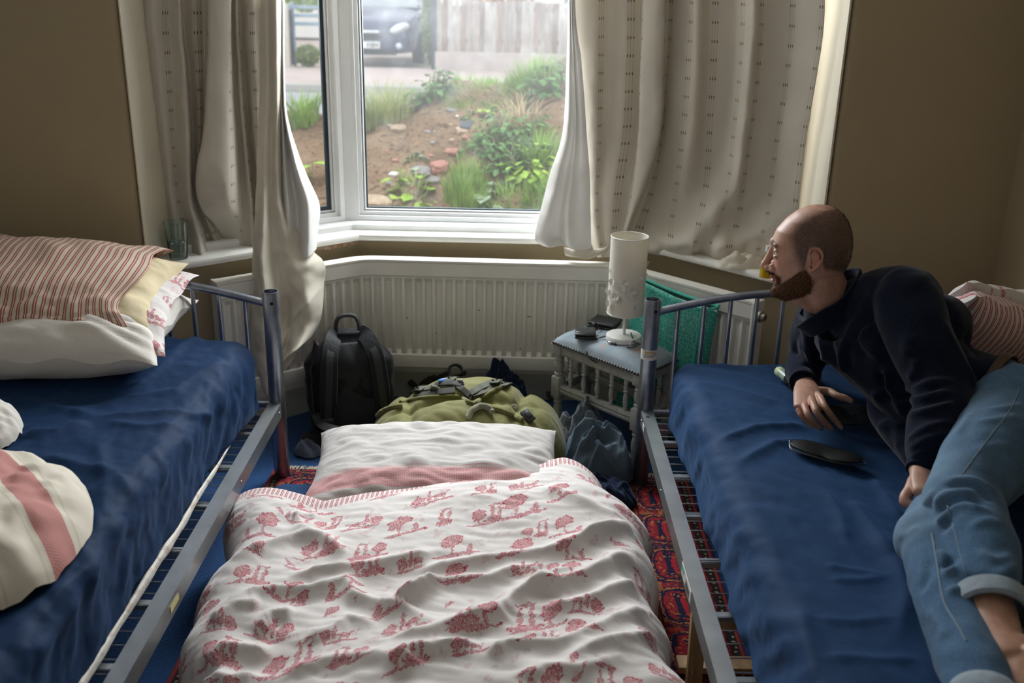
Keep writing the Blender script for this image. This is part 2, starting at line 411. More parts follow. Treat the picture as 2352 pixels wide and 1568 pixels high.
# mound of dug earth in front of the window; crest measured at 7.4 m
crx = [-6, -2.1, -1.6, -1.2, -0.75, -0.58, -0.3, 0.05, 0.25, 0.5, 0.9, 2.0, 6]
crz = [0.45, 0.62, 0.64, 0.66, 0.70, 0.84, 0.88, 0.92, 0.99, 1.08, 1.10, 1.1, 0.9]
def soil_z(x, y):
    c = interp(x, crx, crz); yc = 7.4+0.15*math.sin(x*1.7)
    b = 0.02+0.13*sstep(0.1, 1.2, x)
    if y <= yc:
        t = (y-4.3)/(yc-4.3); z = b+(c-b)*(0.35*t+0.65*sstep(0.1, 1.0, t))
        # eroded gully and a lip
        z -= 0.16*math.exp(-((x+0.52-(y-6)*0.35)/0.16)**2)*math.exp(-((y-5.9)/0.75)**2)
        z += 0.05*math.exp(-((x+0.30-(y-6)*0.30)/0.12)**2)*math.exp(-((y-6.1)/0.7)**2)
    else:
        z = lerp(c, -0.09, sstep(0, 1.9, y-yc))
    k = 0.3 if y < 4.6 else 1
    return z + k*(0.055*N3(x*2.1, y*2.1, 1.1)+0.045*N3(x*5, y*5, 4.2)+0.026*N3(x*13, y*13, 0.3)+0.008*N3(x*31, y*31, 2.3))
g = MB(); g.grid(lambda u, v: (u, v, soil_z(u, v)), 260, 170, -4.2, 4.2, 4.05, 9.6)
struct(g.build('ground_soil_bank', M_SOIL, angle=None))
struct(MB().prism([(-30, 3.6), (-1.3, 3.6), (-1.3, 4.06), (30, 4.06), (30, 9.2), (4.1, 9.2), (4.1, 4.1), (-4.1, 4.1), (-4.1, 9.2), (-30, 9.2)], -0.15, -0.08).build('ground_garden', M_SOIL, smooth=False))

def m_leaf(name, col, col2, trans=0.25):
    t = NT(name); o = t.obj(); c = t.ramp(t.noise(o, 9, 3), [(0.3, col), (0.7, col2)]); t.set(c, 0.6, spec=0.3)
    tl = t.node('ShaderNodeBsdfTranslucent'); t.l.new(c, tl.inputs[0]); mx = t.node('ShaderNodeMixShader'); mx.inputs[0].default_value = trans
    t.l.new(t.b.outputs[0], mx.inputs[1]); t.l.new(tl.outputs[0], mx.inputs[2]); t.l.new(mx.outputs[0], t.out.inputs[0]); return t.m
M_GRASS = m_leaf('fresh_grass', (0.13, 0.25, 0.035), (0.31, 0.43, 0.09))
M_GRASS2 = m_leaf('yellowing_grass', (0.24, 0.30, 0.08), (0.40, 0.41, 0.16))
M_DRY = m_leaf('dry_straw', (0.40, 0.29, 0.16), (0.52, 0.42, 0.27))
M_LEAF = m_leaf('weed_leaf', (0.045, 0.13, 0.03), (0.14, 0.27, 0.07))
M_LEAF2 = m_leaf('bright_leaf', (0.20, 0.36, 0.03), (0.36, 0.48, 0.07))
M_LEAF3 = m_leaf('pale_leaf', (0.27, 0.38, 0.25), (0.44, 0.52, 0.40))
M_STEM = simple('plant_stem', (0.16, 0.2, 0.06))
def ground_pt(px, py):
    """point of the soil surface seen at that place of the picture"""
    d = ray(px, py); best = None
    for k in range(900):
        t = 4.2+k*0.012; p = CP+d*(t/d[1]*1.0)
        if p[1] < 4.2: continue
        if p[2] <= soil_z(p[0], p[1]): return p
    return CP+d*(8/d[1])
def tuft(px, py, h, rad, n, mat, label, droop=0.6, wid=0.006, seed=0, group=None, lean=(0, 0)):
    R = random.Random(seed); p = ground_pt(px, py); m = MB()
    for i in range(n):
        a = R.uniform(0, 6.283); r = rad*math.sqrt(R.random()); x0, y0 = p[0]+r*math.cos(a), p[1]+r*math.sin(a); z0 = soil_z(x0, y0)-0.01
        hh = h*R.uniform(0.55, 1.1); b = a+R.uniform(-0.8, 0.8); dr = droop*R.uniform(0.3, 1.2)*hh; w = wid*R.uniform(0.6, 1.2)
        dx, dy = math.cos(b)*dr+lean[0]*hh, math.sin(b)*dr+lean[1]*hh; px_, py_ = -math.sin(b)*w, math.cos(b)*w; v = []; 
        for k in range(4):
            t = k/3; q = t*t; zz = z0+hh*(t-0.32*q*min(1.5, droop)); ww = (1-t*0.92)
            v += [(x0+dx*q-px_*ww, y0+dy*q-py_*ww, zz), (x0+dx*q+px_*ww, y0+dy*q+py_*ww, zz)]
        m.add(v, [(0, 1, 3, 2), (2, 3, 5, 4), (4, 5, 7, 6)])
    o = m.build('grass_tuft', mat, angle=None, origin=(p[0], p[1], soil_z(p[0], p[1]))); tag(o, label, 'grass', group or 'grass tufts on the soil bank'); return o
tuft(885, 275, 0.30, 0.20, 420, M_GRASS2, 'shaggy yellow-green grass tuft hanging on the bank edge beside the white mullion', 0.7, seed=1, lean=(0.05, -0.1))
tuft(1226, 186, 0.20, 0.18, 420, M_GRASS, 'bushy grass tuft on the very top of the soil mound', 0.5, seed=2)
tuft(1070, 452, 0.20, 0.13, 360, M_GRASS, 'tall bright green grass tuft at the foot of the bank', 0.35, seed=3)
tuft(1190, 482, 0.13, 0.20, 300, M_GRASS, 'low spreading grass beside the broad pale leaves', 0.8, seed=4)
tuft(1240, 360, 0.20, 0.13, 260, M_GRASS, 'long lime green grass leaning beside the curtain edge', 0.6, seed=5)
tuft(1110, 205, 0.09, 0.35, 500, M_GRASS, 'thin strip of short grass along the mound crest', 0.6, seed=6)
tuft(690, 275, 0.30, 0.13, 150, M_GRASS, 'long-bladed grass tuft seen through the narrow left pane', 0.8, 0.009, seed=7)
tuft(1195, 285, 0.24, 0.14, 110, M_DRY, 'tangle of dry straw stalks on the right slope', 1.3, 0.004, seed=8)
tuft(1210, 245, 0.26, 0.16, 60, M_DRY, 'dry bent grass stalks below the mound top', 1.4, 0.004, seed=9)
tuft(1265, 470, 0.18, 0.16, 300, M_GRASS, 'dense grass at the bottom right of the pane', 0.7, seed=10)
tuft(945, 445, 0.14, 0.09, 60, M_GRASS2, 'small yellowish grass tuft near the flat stone', 0.9, seed=12)
def weed(px, py, h, rad, n, ls, mat, label, seed=0, name='weed_plant'):
    R = random.Random(seed); p = ground_pt(px, py); z0 = soil_z(p[0], p[1])
    t = thing(name, label, 'plant', (p[0], p[1], z0), 'weeds on the soil bank'); m = MB(); st = MB()
    for i in range(n):
        a = R.uniform(0, 6.283); r = rad*math.sqrt(R.random()); x, y = p[0]+r*math.cos(a), p[1]+r*math.sin(a); z = soil_z(x, y)+h*R.uniform(0.15, 1)
        st.tube([(p[0]+0.3*(x-p[0]), p[1]+0.3*(y-p[1]), z0-0.005), (x, y, z)], 0.0025, 4)
        b = a+R.uniform(-0.6, 0.6); L = ls*R.uniform(0.7, 1.2); w = L*0.36; tl = R.uniform(-0.4, 0.5)
        d = Vector((math.cos(b), math.sin(b), tl)).normalized(); s = Vector((-math.sin(b), math.cos(b), R.uniform(-0.3, 0.3))); v = []
        for k in range(5):
            u = k/4; ww = w*math.sin(math.pi*min(0.97, u*0.93+0.06))**0.8; c = Vector((x, y, z))+d*L*u-Vector((0, 0, L*0.35*u*u))
            v += [c-s*ww, c+Vector((0, 0, -0.05*L)), c+s*ww]
        f = []
        for k in range(4):
            f += [(3*k, 3*k+1, 3*k+4, 3*k+3), (3*k+1, 3*k+2, 3*k+5, 3*k+4)]
        m.add(v, f)
    l = m.build('leaves', mat, t, angle=None); l['kind'] = 'stuff'; s_ = st.build('stems', M_STEM, t, angle=None); s_['kind'] = 'stuff'
weed(985, 232, 0.14, 0.14, 70, 0.07, M_LEAF, 'dark leafy bramble on the crest of the bank', 1)
weed(1255, 215, 0.18, 0.14, 60, 0.07, M_LEAF, 'green leafy weed just below the mound top', 2)
weed(1115, 262, 0.05, 0.035, 6, 0.10, M_LEAF2, 'single bright green weed alone on the bare soil', 3)
weed(1135, 465, 0.08, 0.07, 10, 0.15, M_LEAF3, 'weed with broad pale leaves at the pane bottom', 4)
weed(955, 462, 0.06, 0.16, 26, 0.09, M_LEAF2, 'lime green weed by the flat stone near the sill', 5)
weed(1130, 340, 0.12, 0.18, 90, 0.045, M_LEAF, 'small-leaved weed spreading down the right slope', 6)
weed(945, 378, 0.04, 0.06, 9, 0.075, M_LEAF3, 'flat grey-green rosette weed on bare soil', 7)
weed(1190, 310, 0.14, 0.18, 80, 0.05, M_LEAF, 'bushy weed in the shade of the dry stalks', 8)
weed(712, 415, 0.14, 0.03, 4, 0.16, M_LEAF2, 'yellow-green leaf showing in the narrow left pane', 9)
weed(1165, 385, 0.10, 0.20, 90, 0.05, M_LEAF, 'bushy low weed between the two bright grass tufts', 11)
weed(1215, 395, 0.12, 0.16, 70, 0.06, M_LEAF2, 'yellowish weed in front of the curtain edge', 12)
weed(1100, 320, 0.05, 0.14, 50, 0.03, M_LEAF, 'sparse creeping weed right of the dark stone', 13)
weed(1180, 175, 0.08, 0.12, 50, 0.05, M_LEAF, 'leafy weed on the left shoulder of the mound top', 14)
weed(1075, 275, 0.03, 0.05, 14, 0.03, M_LEAF, 'tiny seedling weed in the middle of the slope', 10)
M_ROCKS = [simple('stone_%s' % k, c, 0.9, var=0.25, scale=30, bump=0.5, bscale=60) for k, c in (('grey', (0.20, 0.185, 0.18)), ('red', (0.30, 0.135, 0.10)), ('buff', (0.32, 0.235, 0.155)), ('dark', (0.06, 0.065, 0.08)), ('white', (0.5, 0.48, 0.45)))]
def rock(px, py, sx, sy, sz, k, label, seed, name='stone', cat='stone', group='loose stones on the bank'):
    p = ground_pt(px, py); R = random.Random(seed); m = MB(); m.ell((0, 0, 0), (1, 1, 1), 14, 9); a = R.uniform(-0.4, 0.4)
    for i, v in enumerate(m.v):
        q = Vector(v); n = 1+0.35*mn.noise(q*1.3+Vector((seed*3.1, 0, 0)))
        q = Vector((max(-.75, min(.75, q.x*n))*sx, max(-.75, min(.75, q.y*n))*sy, max(-.6, min(.6, q.z*n))*sz))
        q = Matrix.Rotation(a, 3, 'Z') @ (Matrix.Rotation(0.35, 3, 'X') @ q); m.v[i] = (p[0]+q.x, p[1]+q.y, p[2]+q.z+sz*0.2)
    tag(m.build(name, M_ROCKS[k], angle=30), label, cat, group)
rock(1072, 293, 0.055, 0.06, 0.035, 3, 'dark blue-black stone on the bare slope', 1)
rock(1063, 303, 0.06, 0.05, 0.03, 2, 'brown flat stone just under the dark stone', 2)
rock(1070, 318, 0.03, 0.03, 0.02, 1, 'small pink brick chip below the brown stone', 3)
rock(1010, 385, 0.075, 0.06, 0.04, 1, 'red broken brick lying in the rubble', 4, 'brick_fragment', 'brick')
rock(990, 412, 0.075, 0.06, 0.02, 0, 'flat grey stone slab in the rubble', 5)
rock(965, 398, 0.08, 0.06, 0.035, 0, 'grey stone uphill of the flat slab', 6)
rock(1040, 352, 0.06, 0.04, 0.03, 1, 'orange brick chip under the small-leaved weed', 7)
rock(915, 478, 0.11, 0.07, 0.03, 2, 'large flat buff stone at the bottom of the pane', 8)
rock(868, 470, 0.12, 0.07, 0.05, 2, 'lumpy sandy clod beside the mullion foot', 9)
rock(915, 300, 0.07, 0.05, 0.04, 2, 'pale clod at the lip of the gully', 10)
rock(1050, 268, 0.014, 0.014, 0.01, 4, 'tiny white pebble on the upper slope', 11)
rock(1040, 255, 0.04, 0.03, 0.02, 0, 'grey pebble on the upper slope', 12)
rock(1200, 290, 0.05, 0.05, 0.03, 1, 'red brick chip among the dry stalks', 13)
rock(905, 405, 0.04, 0.03, 0.03, 4, 'whitish stone at the gully bottom', 14)
rock(1005, 395, 0.05, 0.04, 0.03, 1, 'reddish tile piece leaning on the broken brick', 15)
for k in range(34):
    R = random.Random(100+k); s = R.uniform(0.009, 0.020)
    rock(R.uniform(850, 1090), R.uniform(270, 465), s*1.3, s, s*0.8, R.choice([0, 1, 2, 2, 0]), 'little loose stone scattered on the bare earth', 200+k, 'pebble', 'pebble', 'pebbles scattered on the bare soil')
# fence: weathered vertical boards on a rendered plinth
def m_board(i):
    t = NT('weathered_board_%d' % i); o = t.obj(); s = t.sep(o); v = t.comb(t.math('MULTIPLY', s[0], 30), t.math('MULTIPLY', s[1], 30), t.math('MULTIPLY', s[2], 2.2))
    n = t.noise(v, 1.0, 5, 0.6); base = [(0.42, 0.36, 0.32), (0.36, 0.27, 0.22), (0.50, 0.45, 0.41), (0.30, 0.22, 0.18)][i]
    t.set(t.ramp(n, [(0.3, tuple(c*0.6 for c in base)), (0.7, base)]), 0.9, spec=0.1); return t.m
M_BOARD = [m_board(i) for i in range(4)]
FY = 18.4
fp = thing('board_fence', 'weathered vertical board fence across the street on a low rendered wall', 'fence', (3.0, FY, 0.05))
fx0 = ony(1006, 100, FY)[0]
bz0 = 0.36
for k in range(58):
    x = fx0+0.108*k+0.02; top = 1.30+0.02*math.sin(k*0.6)-0.07*sstep(0, 9, k)+0.03*(1 if k < 2 else 0)
    MB().box((x, FY-0.02+0.012*(k % 2), (bz0+top)/2), (0.103, 0.02, top-bz0), 0.003, Matrix.Rotation(0.01*math.sin(k*2.1), 3, 'Y')).build('board', M_BOARD[(k*7+k//3) % 4], fp, smooth=False)
MB().box((fx0+3.1, FY+0.05, 0.20), (6.3, 0.22, 0.33), 0.01).build('plinth', M_CONC, fp, smooth=False)
for z in (0.55, 1.1): MB().box((fx0+3.1, FY+0.03, z), (6.3, 0.05, 0.08)).build('rail', M_BOARD[1], fp, smooth=False)
M_DARKMET = simple('dark_gate_metal', (0.03, 0.04, 0.05), 0.5)
MB().box((fx0-0.07, FY, 0.75), (0.10, 0.10, 1.4), 0.008).build('post', M_DARKMET, fp, smooth=False)
# parked car, nose towards us
M_CARP = simple('dark_blue_car_paint', (0.022, 0.032, 0.085), 0.22, var=0.05, spec=0.8)
M_CARG = simple('car_glass', (0.16, 0.19, 0.20), 0.06, spec=1.0)
M_CHROME = simple('chrome', (0.75, 0.76, 0.78), 0.15, 1.0)
M_TYRE = simple('tyre', (0.015, 0.015, 0.016), 0.8)
M_PLATE = simple('number_plate', (0.8, 0.8, 0.76), 0.4)
M_LAMPG = simple('headlamp_glass', (0.62, 0.66, 0.70), 0.1, 0.3, spec=1.0)
cx = ony(842, 120, 18.9)[0]; cy = 18.9; cz = 0.05
car = thing('car', 'dark blue car parked nose-on across the street beside the fence', 'car', (cx, cy+2, cz))
def carpt(x, y, z): a = 0.10; return (cx+x*math.cos(a)-y*math.sin(a)*-1, cy+y*math.cos(a)-x*math.sin(a), cz+z)
def carsec(prof, y):  # prof: list of (halfwidth, z)
    return [carpt(-w, y, z) for w, z in prof] + [carpt(w, y, z) for w, z in reversed(prof)]
secs = [(0.0, [(0.55, 0.24), (0.66, 0.30), (0.70, 0.45), (0.66, 0.62), (0.52, 0.72)]),
        (0.10, [(0.72, 0.20), (0.80, 0.28), (0.82, 0.48), (0.78, 0.68), (0.60, 0.80)]),
        (0.45, [(0.80, 0.18), (0.87, 0.28), (0.88, 0.50), (0.86, 0.76), (0.66, 0.90)]),
        (1.05, [(0.82, 0.18), (0.88, 0.28), (0.89, 0.55), (0.88, 0.86), (0.68, 1.00)]),
        (1.30, [(0.82, 0.18), (0.88, 0.28), (0.89, 0.55), (0.88, 0.90), (0.72, 1.03)]),
        (3.2, [(0.82, 0.18), (0.88, 0.28), (0.89, 0.55), (0.88, 0.92), (0.74, 1.05)]),
        (4.0, [(0.78, 0.25), (0.84, 0.32), (0.86, 0.6), (0.82, 0.9), (0.70, 1.0)])]
m = MB(); v = []
for y, p in secs: v += carsec(p, y)
n = 10; f = [tuple(range(n))] + [tuple(n*(len(secs)-1)+k for k in range(n-1, -1, -1))]
for i in range(len(secs)-1):
    for k in range(n): f.append((i*n+k, i*n+(k+1) % n, (i+1)*n+(k+1) % n, (i+1)*n+k))
subsurf(m.add(v, f).build('body', M_CARP, car, angle=None), 2)
m = MB(); v = []
for y, w, z in ((1.2, 0.74, 1.0), (1.95, 0.60, 1.46), (3.1, 0.60, 1.49), (3.9, 0.68, 1.02)):
    v += [carpt(-w, y, z), carpt(w, y, z)]
m.add(v + [carpt(-0.8, 1.3, 0.95), carpt(0.8, 1.3, 0.95), carpt(-0.8, 3.8, 0.95), carpt(0.8, 3.8, 0.95)], [(2, 3, 5, 4), (4, 5, 7, 6), (0, 2, 4, 6), (1, 7, 5, 3)])
subsurf(m.build('roof', M_CARP, car, smooth=False), 0)
m = MB(); m.add([carpt(-0.72, 1.18, 1.0), carpt(0.72, 1.18, 1.0), carpt(0.58, 1.93, 1.45), carpt(-0.58, 1.93, 1.45)], [(0, 1, 2, 3)]); m.build('windscreen', M_CARG, car, smooth=False)
for s in (-1, 1):
    m = MB(); c = carpt(s*0.60, 0.10, 0.66); m.ell(c, (0.20, 0.14, 0.085), 16, 10, Matrix.Rotation(-0.35*s, 3, 'Y') @ Matrix.Rotation(0.5*s, 3, 'Z')); m.build('headlamp', M_LAMPG, car)
    m = MB(); m.ell(carpt(s*0.60, 0.02, 0.36), (0.06, 0.04, 0.06), 12, 8); m.build('fog_lamp', M_LAMPG, car)
    m = MB(); m.ell(carpt(s*0.98, 1.35, 0.98), (0.11, 0.07, 0.075), 12, 8); m.build('wing_mirror', M_CARP, car)
    for yy in (0.85, 3.2):
        m = MB(); q = carpt(s*0.80, yy, 0.31); m.lathe([(0.05, -0.10), (0.30, -0.10), (0.31, -0.07), (0.31, 0.07), (0.30, 0.10), (0.05, 0.10)], q, 24, Matrix.Rotation(math.pi/2, 3, 'Y'), True); m.build('wheel', M_TYRE, car)
m = MB(); m.box(carpt(0, -0.03, 0.60), (0.50, 0.05, 0.05), 0.015); m.build('grille_bar', M_CHROME, car)
m = MB(); m.box(carpt(0, -0.02, 0.52), (0.62, 0.05, 0.08), 0.02); m.build('grille', M_TYRE, car)
plate = MB().box(carpt(0, -0.06, 0.37), (0.52, 0.02, 0.12), 0.006).build('number_plate', M_PLATE, car, smooth=False)
m = MB(); m.box(carpt(0, 0.0, 0.24), (1.1, 0.06, 0.09), 0.02); m.build('lower_grille', M_TYRE, car)
for k in range(4):  # blurred characters on the right half of the plate
    m = MB(); cc = carpt(0.05+0.055*k, -0.074, 0.37); m.box((cc[0], cc[1], cc[2]+0.03), (0.035, 0.004, 0.012)); m.box((cc[0]-0.012, cc[1], cc[2]), (0.010, 0.004, 0.07)); m.box((cc[0]+(0.012 if k % 2 else 0.0), cc[1], cc[2]-0.005), (0.010, 0.004, 0.06)); m.build('plate_character', M_TYRE, plate, smooth=False)
# left pane: pale post, dark post, blue-grey railing and a white wall across the street
pz = 18.3
a = ony(657, 100, pz)
tag(MB().box((a[0], pz, 0.55), (0.12, 0.12, 1.1), 0.01).build('gate_post', simple('pale_post', (0.55, 0.5, 0.44), 0.9)), 'pale gate post seen through the narrow left pane', 'post')
a2 = ony(668, 100, pz)
tag(MB().box((a2[0], pz+0.1, 0.55), (0.06, 0.06, 0.95), 0.01).build('gate_post', M_DARKMET), 'thin dark gate post beside the pale one', 'post')
gw = thing('garden_railing', 'blue-grey horizontal garden railing behind the gate posts', 'railing', (a[0]+0.3, 18.5, 0.05))
M_RAIL = simple('blue_grey_metal', (0.22, 0.30, 0.38), 0.5)
for z in (0.78, 0.92, 1.06): MB().box((a[0]+0.30, 18.5, z), (0.8, 0.04, 0.06), 0.01).build('rail', M_RAIL, gw, smooth=False)
for k in range(2): MB().box((a[0]+0.10+0.5*k, 18.52, 0.6), (0.05, 0.05, 1.1), 0.01).build('post', M_RAIL, gw, smooth=False)
# houses and greenery far behind
M_HOUSE = simple('white_render', (0.72, 0.71, 0.67), 0.9, var=0.04, scale=2)
h = thing('house', 'white rendered house behind the board fence', 'house', (4.5, 27, 0))
MB().box((4.6, 27, 2.5), (9, 6, 5.2)).build('wall', M_HOUSE, h, smooth=False)
MB().box((4.6, 27, 5.6), (9.6, 6.6, 1.0), 0.3).build('roof', simple('roof_tiles', (0.28, 0.14, 0.10), 0.9), h, smooth=False)
for xx in (2.2, 5.0, 7.5):
    w_ = MB().box((xx, 23.98, 2.2), (1.3, 0.08, 1.3)).build('window', M_UPVC, h, smooth=False); MB().box((xx, 23.93, 2.2), (1.1, 0.04, 1.1)).build('pane', M_CARG, w_, smooth=False)
h2 = thing('house', 'pale low wall and house front seen in the narrow left pane', 'house', (-9, 30, 0))
MB().box((-9, 30, 2.4), (9, 4, 4.8)).build('wall', M_HOUSE, h2, smooth=False)
MB().box((-9, 30, 5.2), (9.5, 4.5, 0.8), 0.25).build('roof', bpy.data.materials['roof_tiles'], h2, smooth=False)
M_RUST = m_leaf('autumn_leaf', (0.50, 0.20, 0.05), (0.62, 0.38, 0.12)); M_HEDGE = m_leaf('hedge_leaf', (0.10, 0.16, 0.05), (0.30, 0.34, 0.12))
def bush(x, y, z, rx, rz, n, mat, label, seed, ls=0.10):
    R = random.Random(seed); t = thing('bush', label, 'bush', (x, y, z-rz), 'bushes across the street'); m = MB()
    for i in range(n):
        d = Vector((R.gauss(0, 1), R.gauss(0, 1), R.gauss(0, 1))).normalized()*R.uniform(0.55, 1.0)**0.5
        c = Vector((x+d.x*rx, y+d.y*rx*0.7, z+d.z*rz)); a = Vector((R.gauss(0, 1), R.gauss(0, 1), R.gauss(0, 1))).normalized()*ls; b = a.orthogonal().normalized()*ls*0.5
        m.add([c-a, c-b, c+a, c+b], [(0, 1, 2, 3)])
    l = m.build('foliage', mat, t, smooth=False); l['kind'] = 'stuff'
    s = MB()
    for k in range(5): s.tube([(x+0.1*math.cos(k*1.3), y, z-rz), (x+rx*0.5*math.cos(k*1.3), y+rx*0.3*math.sin(k*1.3), z+rz*0.3)], [0.03, 0.012], 5)
    s.build('stems', M_STEM, t)
bx = ony(1090, 10, 19.5)
bush(bx[0]+0.45, 19.6, 1.55, 0.8, 0.55, 900, M_RUST, 'autumn orange shrub showing over the board fence', 1)
bush(bx[0]+2.0, 20.5, 1.7, 0.5, 0.6, 500, M_HEDGE, 'green shrub above the right end of the fence', 2)
bush(cx+1.22, 18.75, 0.80, 0.17, 0.72, 500, M_HEDGE, 'brownish hedge between the car and the fence post', 3)
bush(a[0]-0.7, 23.6, 1.5, 0.7, 0.7, 600, M_LEAF2, 'yellow-green shrub above the railing in the left pane', 4)
bush(a[0]+0.35, 18.4, 0.25, 0.22, 0.18, 300, M_HEDGE, 'low weeds at the foot of the railing', 5, 0.06)
bush(a[0]+0.2, 25.0, 1.6, 0.6, 0.7, 500, M_RUST, 'brown leafed shrub right of the yellow-green one', 6)
# ------------------------------------------------------------------ curtains
def m_curtain(name, base, pattern=True, trans=0.12):
    t = NT(name); u, v, _ = t.sep(t.uv()); o = t.obj()
    c = t.ramp(t.noise(o, 6, 4), [(0.3, tuple(k*0.93 for k in base)), (0.7, base)])
    if pattern:
        um = t.math('MODULO', t.math('ADD', u, 10.0), 0.118); mask = None; line = None
        for ctr in (0.058, 0.067, 0.076):
            d = t.math('ABSOLUTE', t.math('SUBTRACT', um, ctr)); a = t.math('LESS_THAN', d, 0.0008); b = t.math('LESS_THAN', d, 0.0021)
            line = a if line is None else t.math('MAXIMUM', line, a); mask = b if mask is None else t.math('MAXIMUM', mask, b)
        vm = t.math('MODULO', t.math('ADD', v, 10.0), 0.062); dash = t.math('LESS_THAN', vm, 0.0095)
        c = t.mix(t.math('MULTIPLY', line, 0.45), c, (0.22, 0.19, 0.13)); c = t.mix(t.math('MULTIPLY', mask, t.math('MULTIPLY', dash, 0.95)), c, (0.17, 0.135, 0.06))
    t.set(c, 0.85, spec=0.15, sheen=0.15)
    w = t.math('ADD', t.math('SINE', t.math('MULTIPLY', u, 5200)), t.math('SINE', t.math('MULTIPLY', v, 5200)))
    t.bump(t.noise(o, 45, 4), 0.12, 0.004)
    tl = t.node('ShaderNodeBsdfTranslucent'); t.l.new(c, tl.inputs[0]); mx = t.node('ShaderNodeMixShader'); mx.inputs[0].default_value = trans
    t.l.new(t.b.outputs[0], mx.inputs[1]); t.l.new(tl.outputs[0], mx.inputs[2]); t.l.new(mx.outputs[0], t.out.inputs[0]); return t.m
M_CURT = m_curtain('cream_curtain', (0.62, 0.57, 0.49)); M_LINE = m_curtain('white_curtain_lining', (0.78, 0.765, 0.74), False, 0.2)
M_CURTP = m_curtain('cream_curtain_plain', (0.68, 0.63, 0.53), False, 0.1)
def cat1(P, t):
    """catmull-rom along the first axis of an array of control points, t in 0..len-1"""
    n = len(P); i = min(int(t), n-2); f = t-i
    a = P[max(0, i-1)]; b = P[i]; c = P[i+1]; d = P[min(n-1, i+2)]
    return 0.5*((2*b)+(-a+c)*f+(2*a-5*b+4*c-d)*f*f+(-a+3*b-3*c+d)*f**3)
def drape(name, rows, mat, parent, nu=120, nv=90, wr=0.004, seed=0.0, soft=None, thick=0.0025):
    A = np.array([[ony(*p) for p in r] for r in rows]); nr, ncol = A.shape[:2]
    # cloth width coordinate, measured on the upper rows
    w = np.concatenate([[0], np.cumsum(np.linalg.norm(A[1, 1:]-A[1, :-1], axis=1))])
    W = []; UV = []
    for j in range(nv+1):
        tj = (nr-1)*j/nv; row = np.array([cat1(A[:, k], tj) for k in range(ncol)])
        for i in range(nu+1):
            ti = (ncol-1)*i/nu; p = cat1(row, ti)
            k = wr*min(1, j/nv*2+0.25)
            p = p + k*np.array([0.4*N3(p[0]*9+seed, p[2]*6, 1.0), N3(p[0]*14+seed, p[2]*9, 2.0)+0.6*N3(p[0]*33+seed, p[2]*24, 5.0), 0])
            if soft: p = soft(p, i/nu, j/nv)
            W.append(tuple(p)); UV.append((float(cat1(w[:, None], ti)[0]), float(p[2])))
    m = MB(); q = nu+1; f = [(j*q+i, j*q+i+1, (j+1)*q+i+1, (j+1)*q+i) for j in range(nv) for i in range(nu)]
    o = m.add(W, f, UV).build(name, mat, parent, angle=None); solid(o, thick, 0); return o
def cols(ys, base, C):
    """C: list of (xs, offs) per column -> rows of (x, y, Y)"""
    return [[(c[0][j], ys[j] if not isinstance(ys[j], (list, tuple)) else ys[j][k], base(c[0][j])+(c[1][j] if isinstance(c[1], (list, tuple)) else c[1])) for k, c in enumerate(C)] for j in range(len(ys))]
# right-hand curtain, drawn over the right and part of the centre window, hem bunched on the sill
cr = thing('curtain', 'wide cream dotted curtain beside the lamp with its hem bunched on the sill', 'curtain', (0.6, 3.55, 0.65), 'bay window curtains')
bR = lambda x: interp(x, [1240, 1310, 1440, 1500, 1700, 1890], [3.70, 3.70, 3.69, 3.65, 3.475, 3.31])
YS = [-450, 0, 150, 300, 420, 500, 560, 588]
def ex(xs, d): return xs
C = [([1318, 1320, 1335, 1345, 1352, 1354, 1360, 1372], [0, 0, 0, 0, 0, -.01, -.03, -.03]),
     ([1365, 1368, 1368, 1368, 1366, 1366, 1375, 1380], [-.015]*5+[-.03, -.05, -.05]),
     ([1400, 1402, 1400, 1395, 1385, 1385, 1390, 1388], [.02]*4+[0, -.02, -.04, -.04]),
     ([1440, 1440, 1438, 1430, 1412, 1405, 1402, 1398], [-.01]*5+[-.03, -.05, -.05]),
     ([1472, 1472, 1470, 1465, 1448, 1432, 1420, 1405], [.03]*4+[.01, -.01, -.04, -.05]),
     ([1480, 1480, 1475, 1470, 1458, 1442, 1425, 1410], [-.06]*5+[-.06, -.06, -.05]),
     ([1522, 1524, 1520, 1513, 1482, 1452, 1432, 1418], [-.07]*5+[-.06, -.05, -.04]),
     ([1530, 1532, 1528, 1519, 1490, 1462, 1445, 1432], [.05]*4+[.04, .02, .0, 0]),
     ([1560, 1562, 1548, 1535, 1525, 1510, 1500, 1490], [.015]*5+[0, -.05, -.03]),
     ([1602, 1602, 1598, 1588, 1572, 1560, 1555, 1545], [-.05]*4+[-.03, -.02, -.09, -.05]),
     ([1640, 1635, 1630, 1622, 1615, 1600, 1590, 1580], [.02]*4+[.01, -.06, -.10, -.05]),
     ([1685, 1685, 1680, 1665, 1655, 1640, 1615, 1605], [.015]*4+[-.02, -.08, -.05, -.02]),
     ([1733, 1733, 1723, 1708, 1693, 1672, 1650, 1640], [-.05]*4+[-.06, -.02, -.08, -.05]),
     ([1752, 1752, 1745, 1728, 1710, 1700, 1680, 1672], [.015]*4+[0, -.01, -.06, -.05]),
     ([1800, 1800, 1790, 1770, 1755, 1745, 1725, 1715], [.015]*5+[-.02, -.06, -.05]),
     ([1855, 1852, 1840, 1815, 1795, 1785, 1765, 1755], [-.02]*5+[-.03, -.04, -.04]),
     ([1900, 1895, 1880, 1855, 1840, 1832, 1815, 1808], [-.04]*6+[-.03, -.03])]
rows = cols(YS, bR, C)
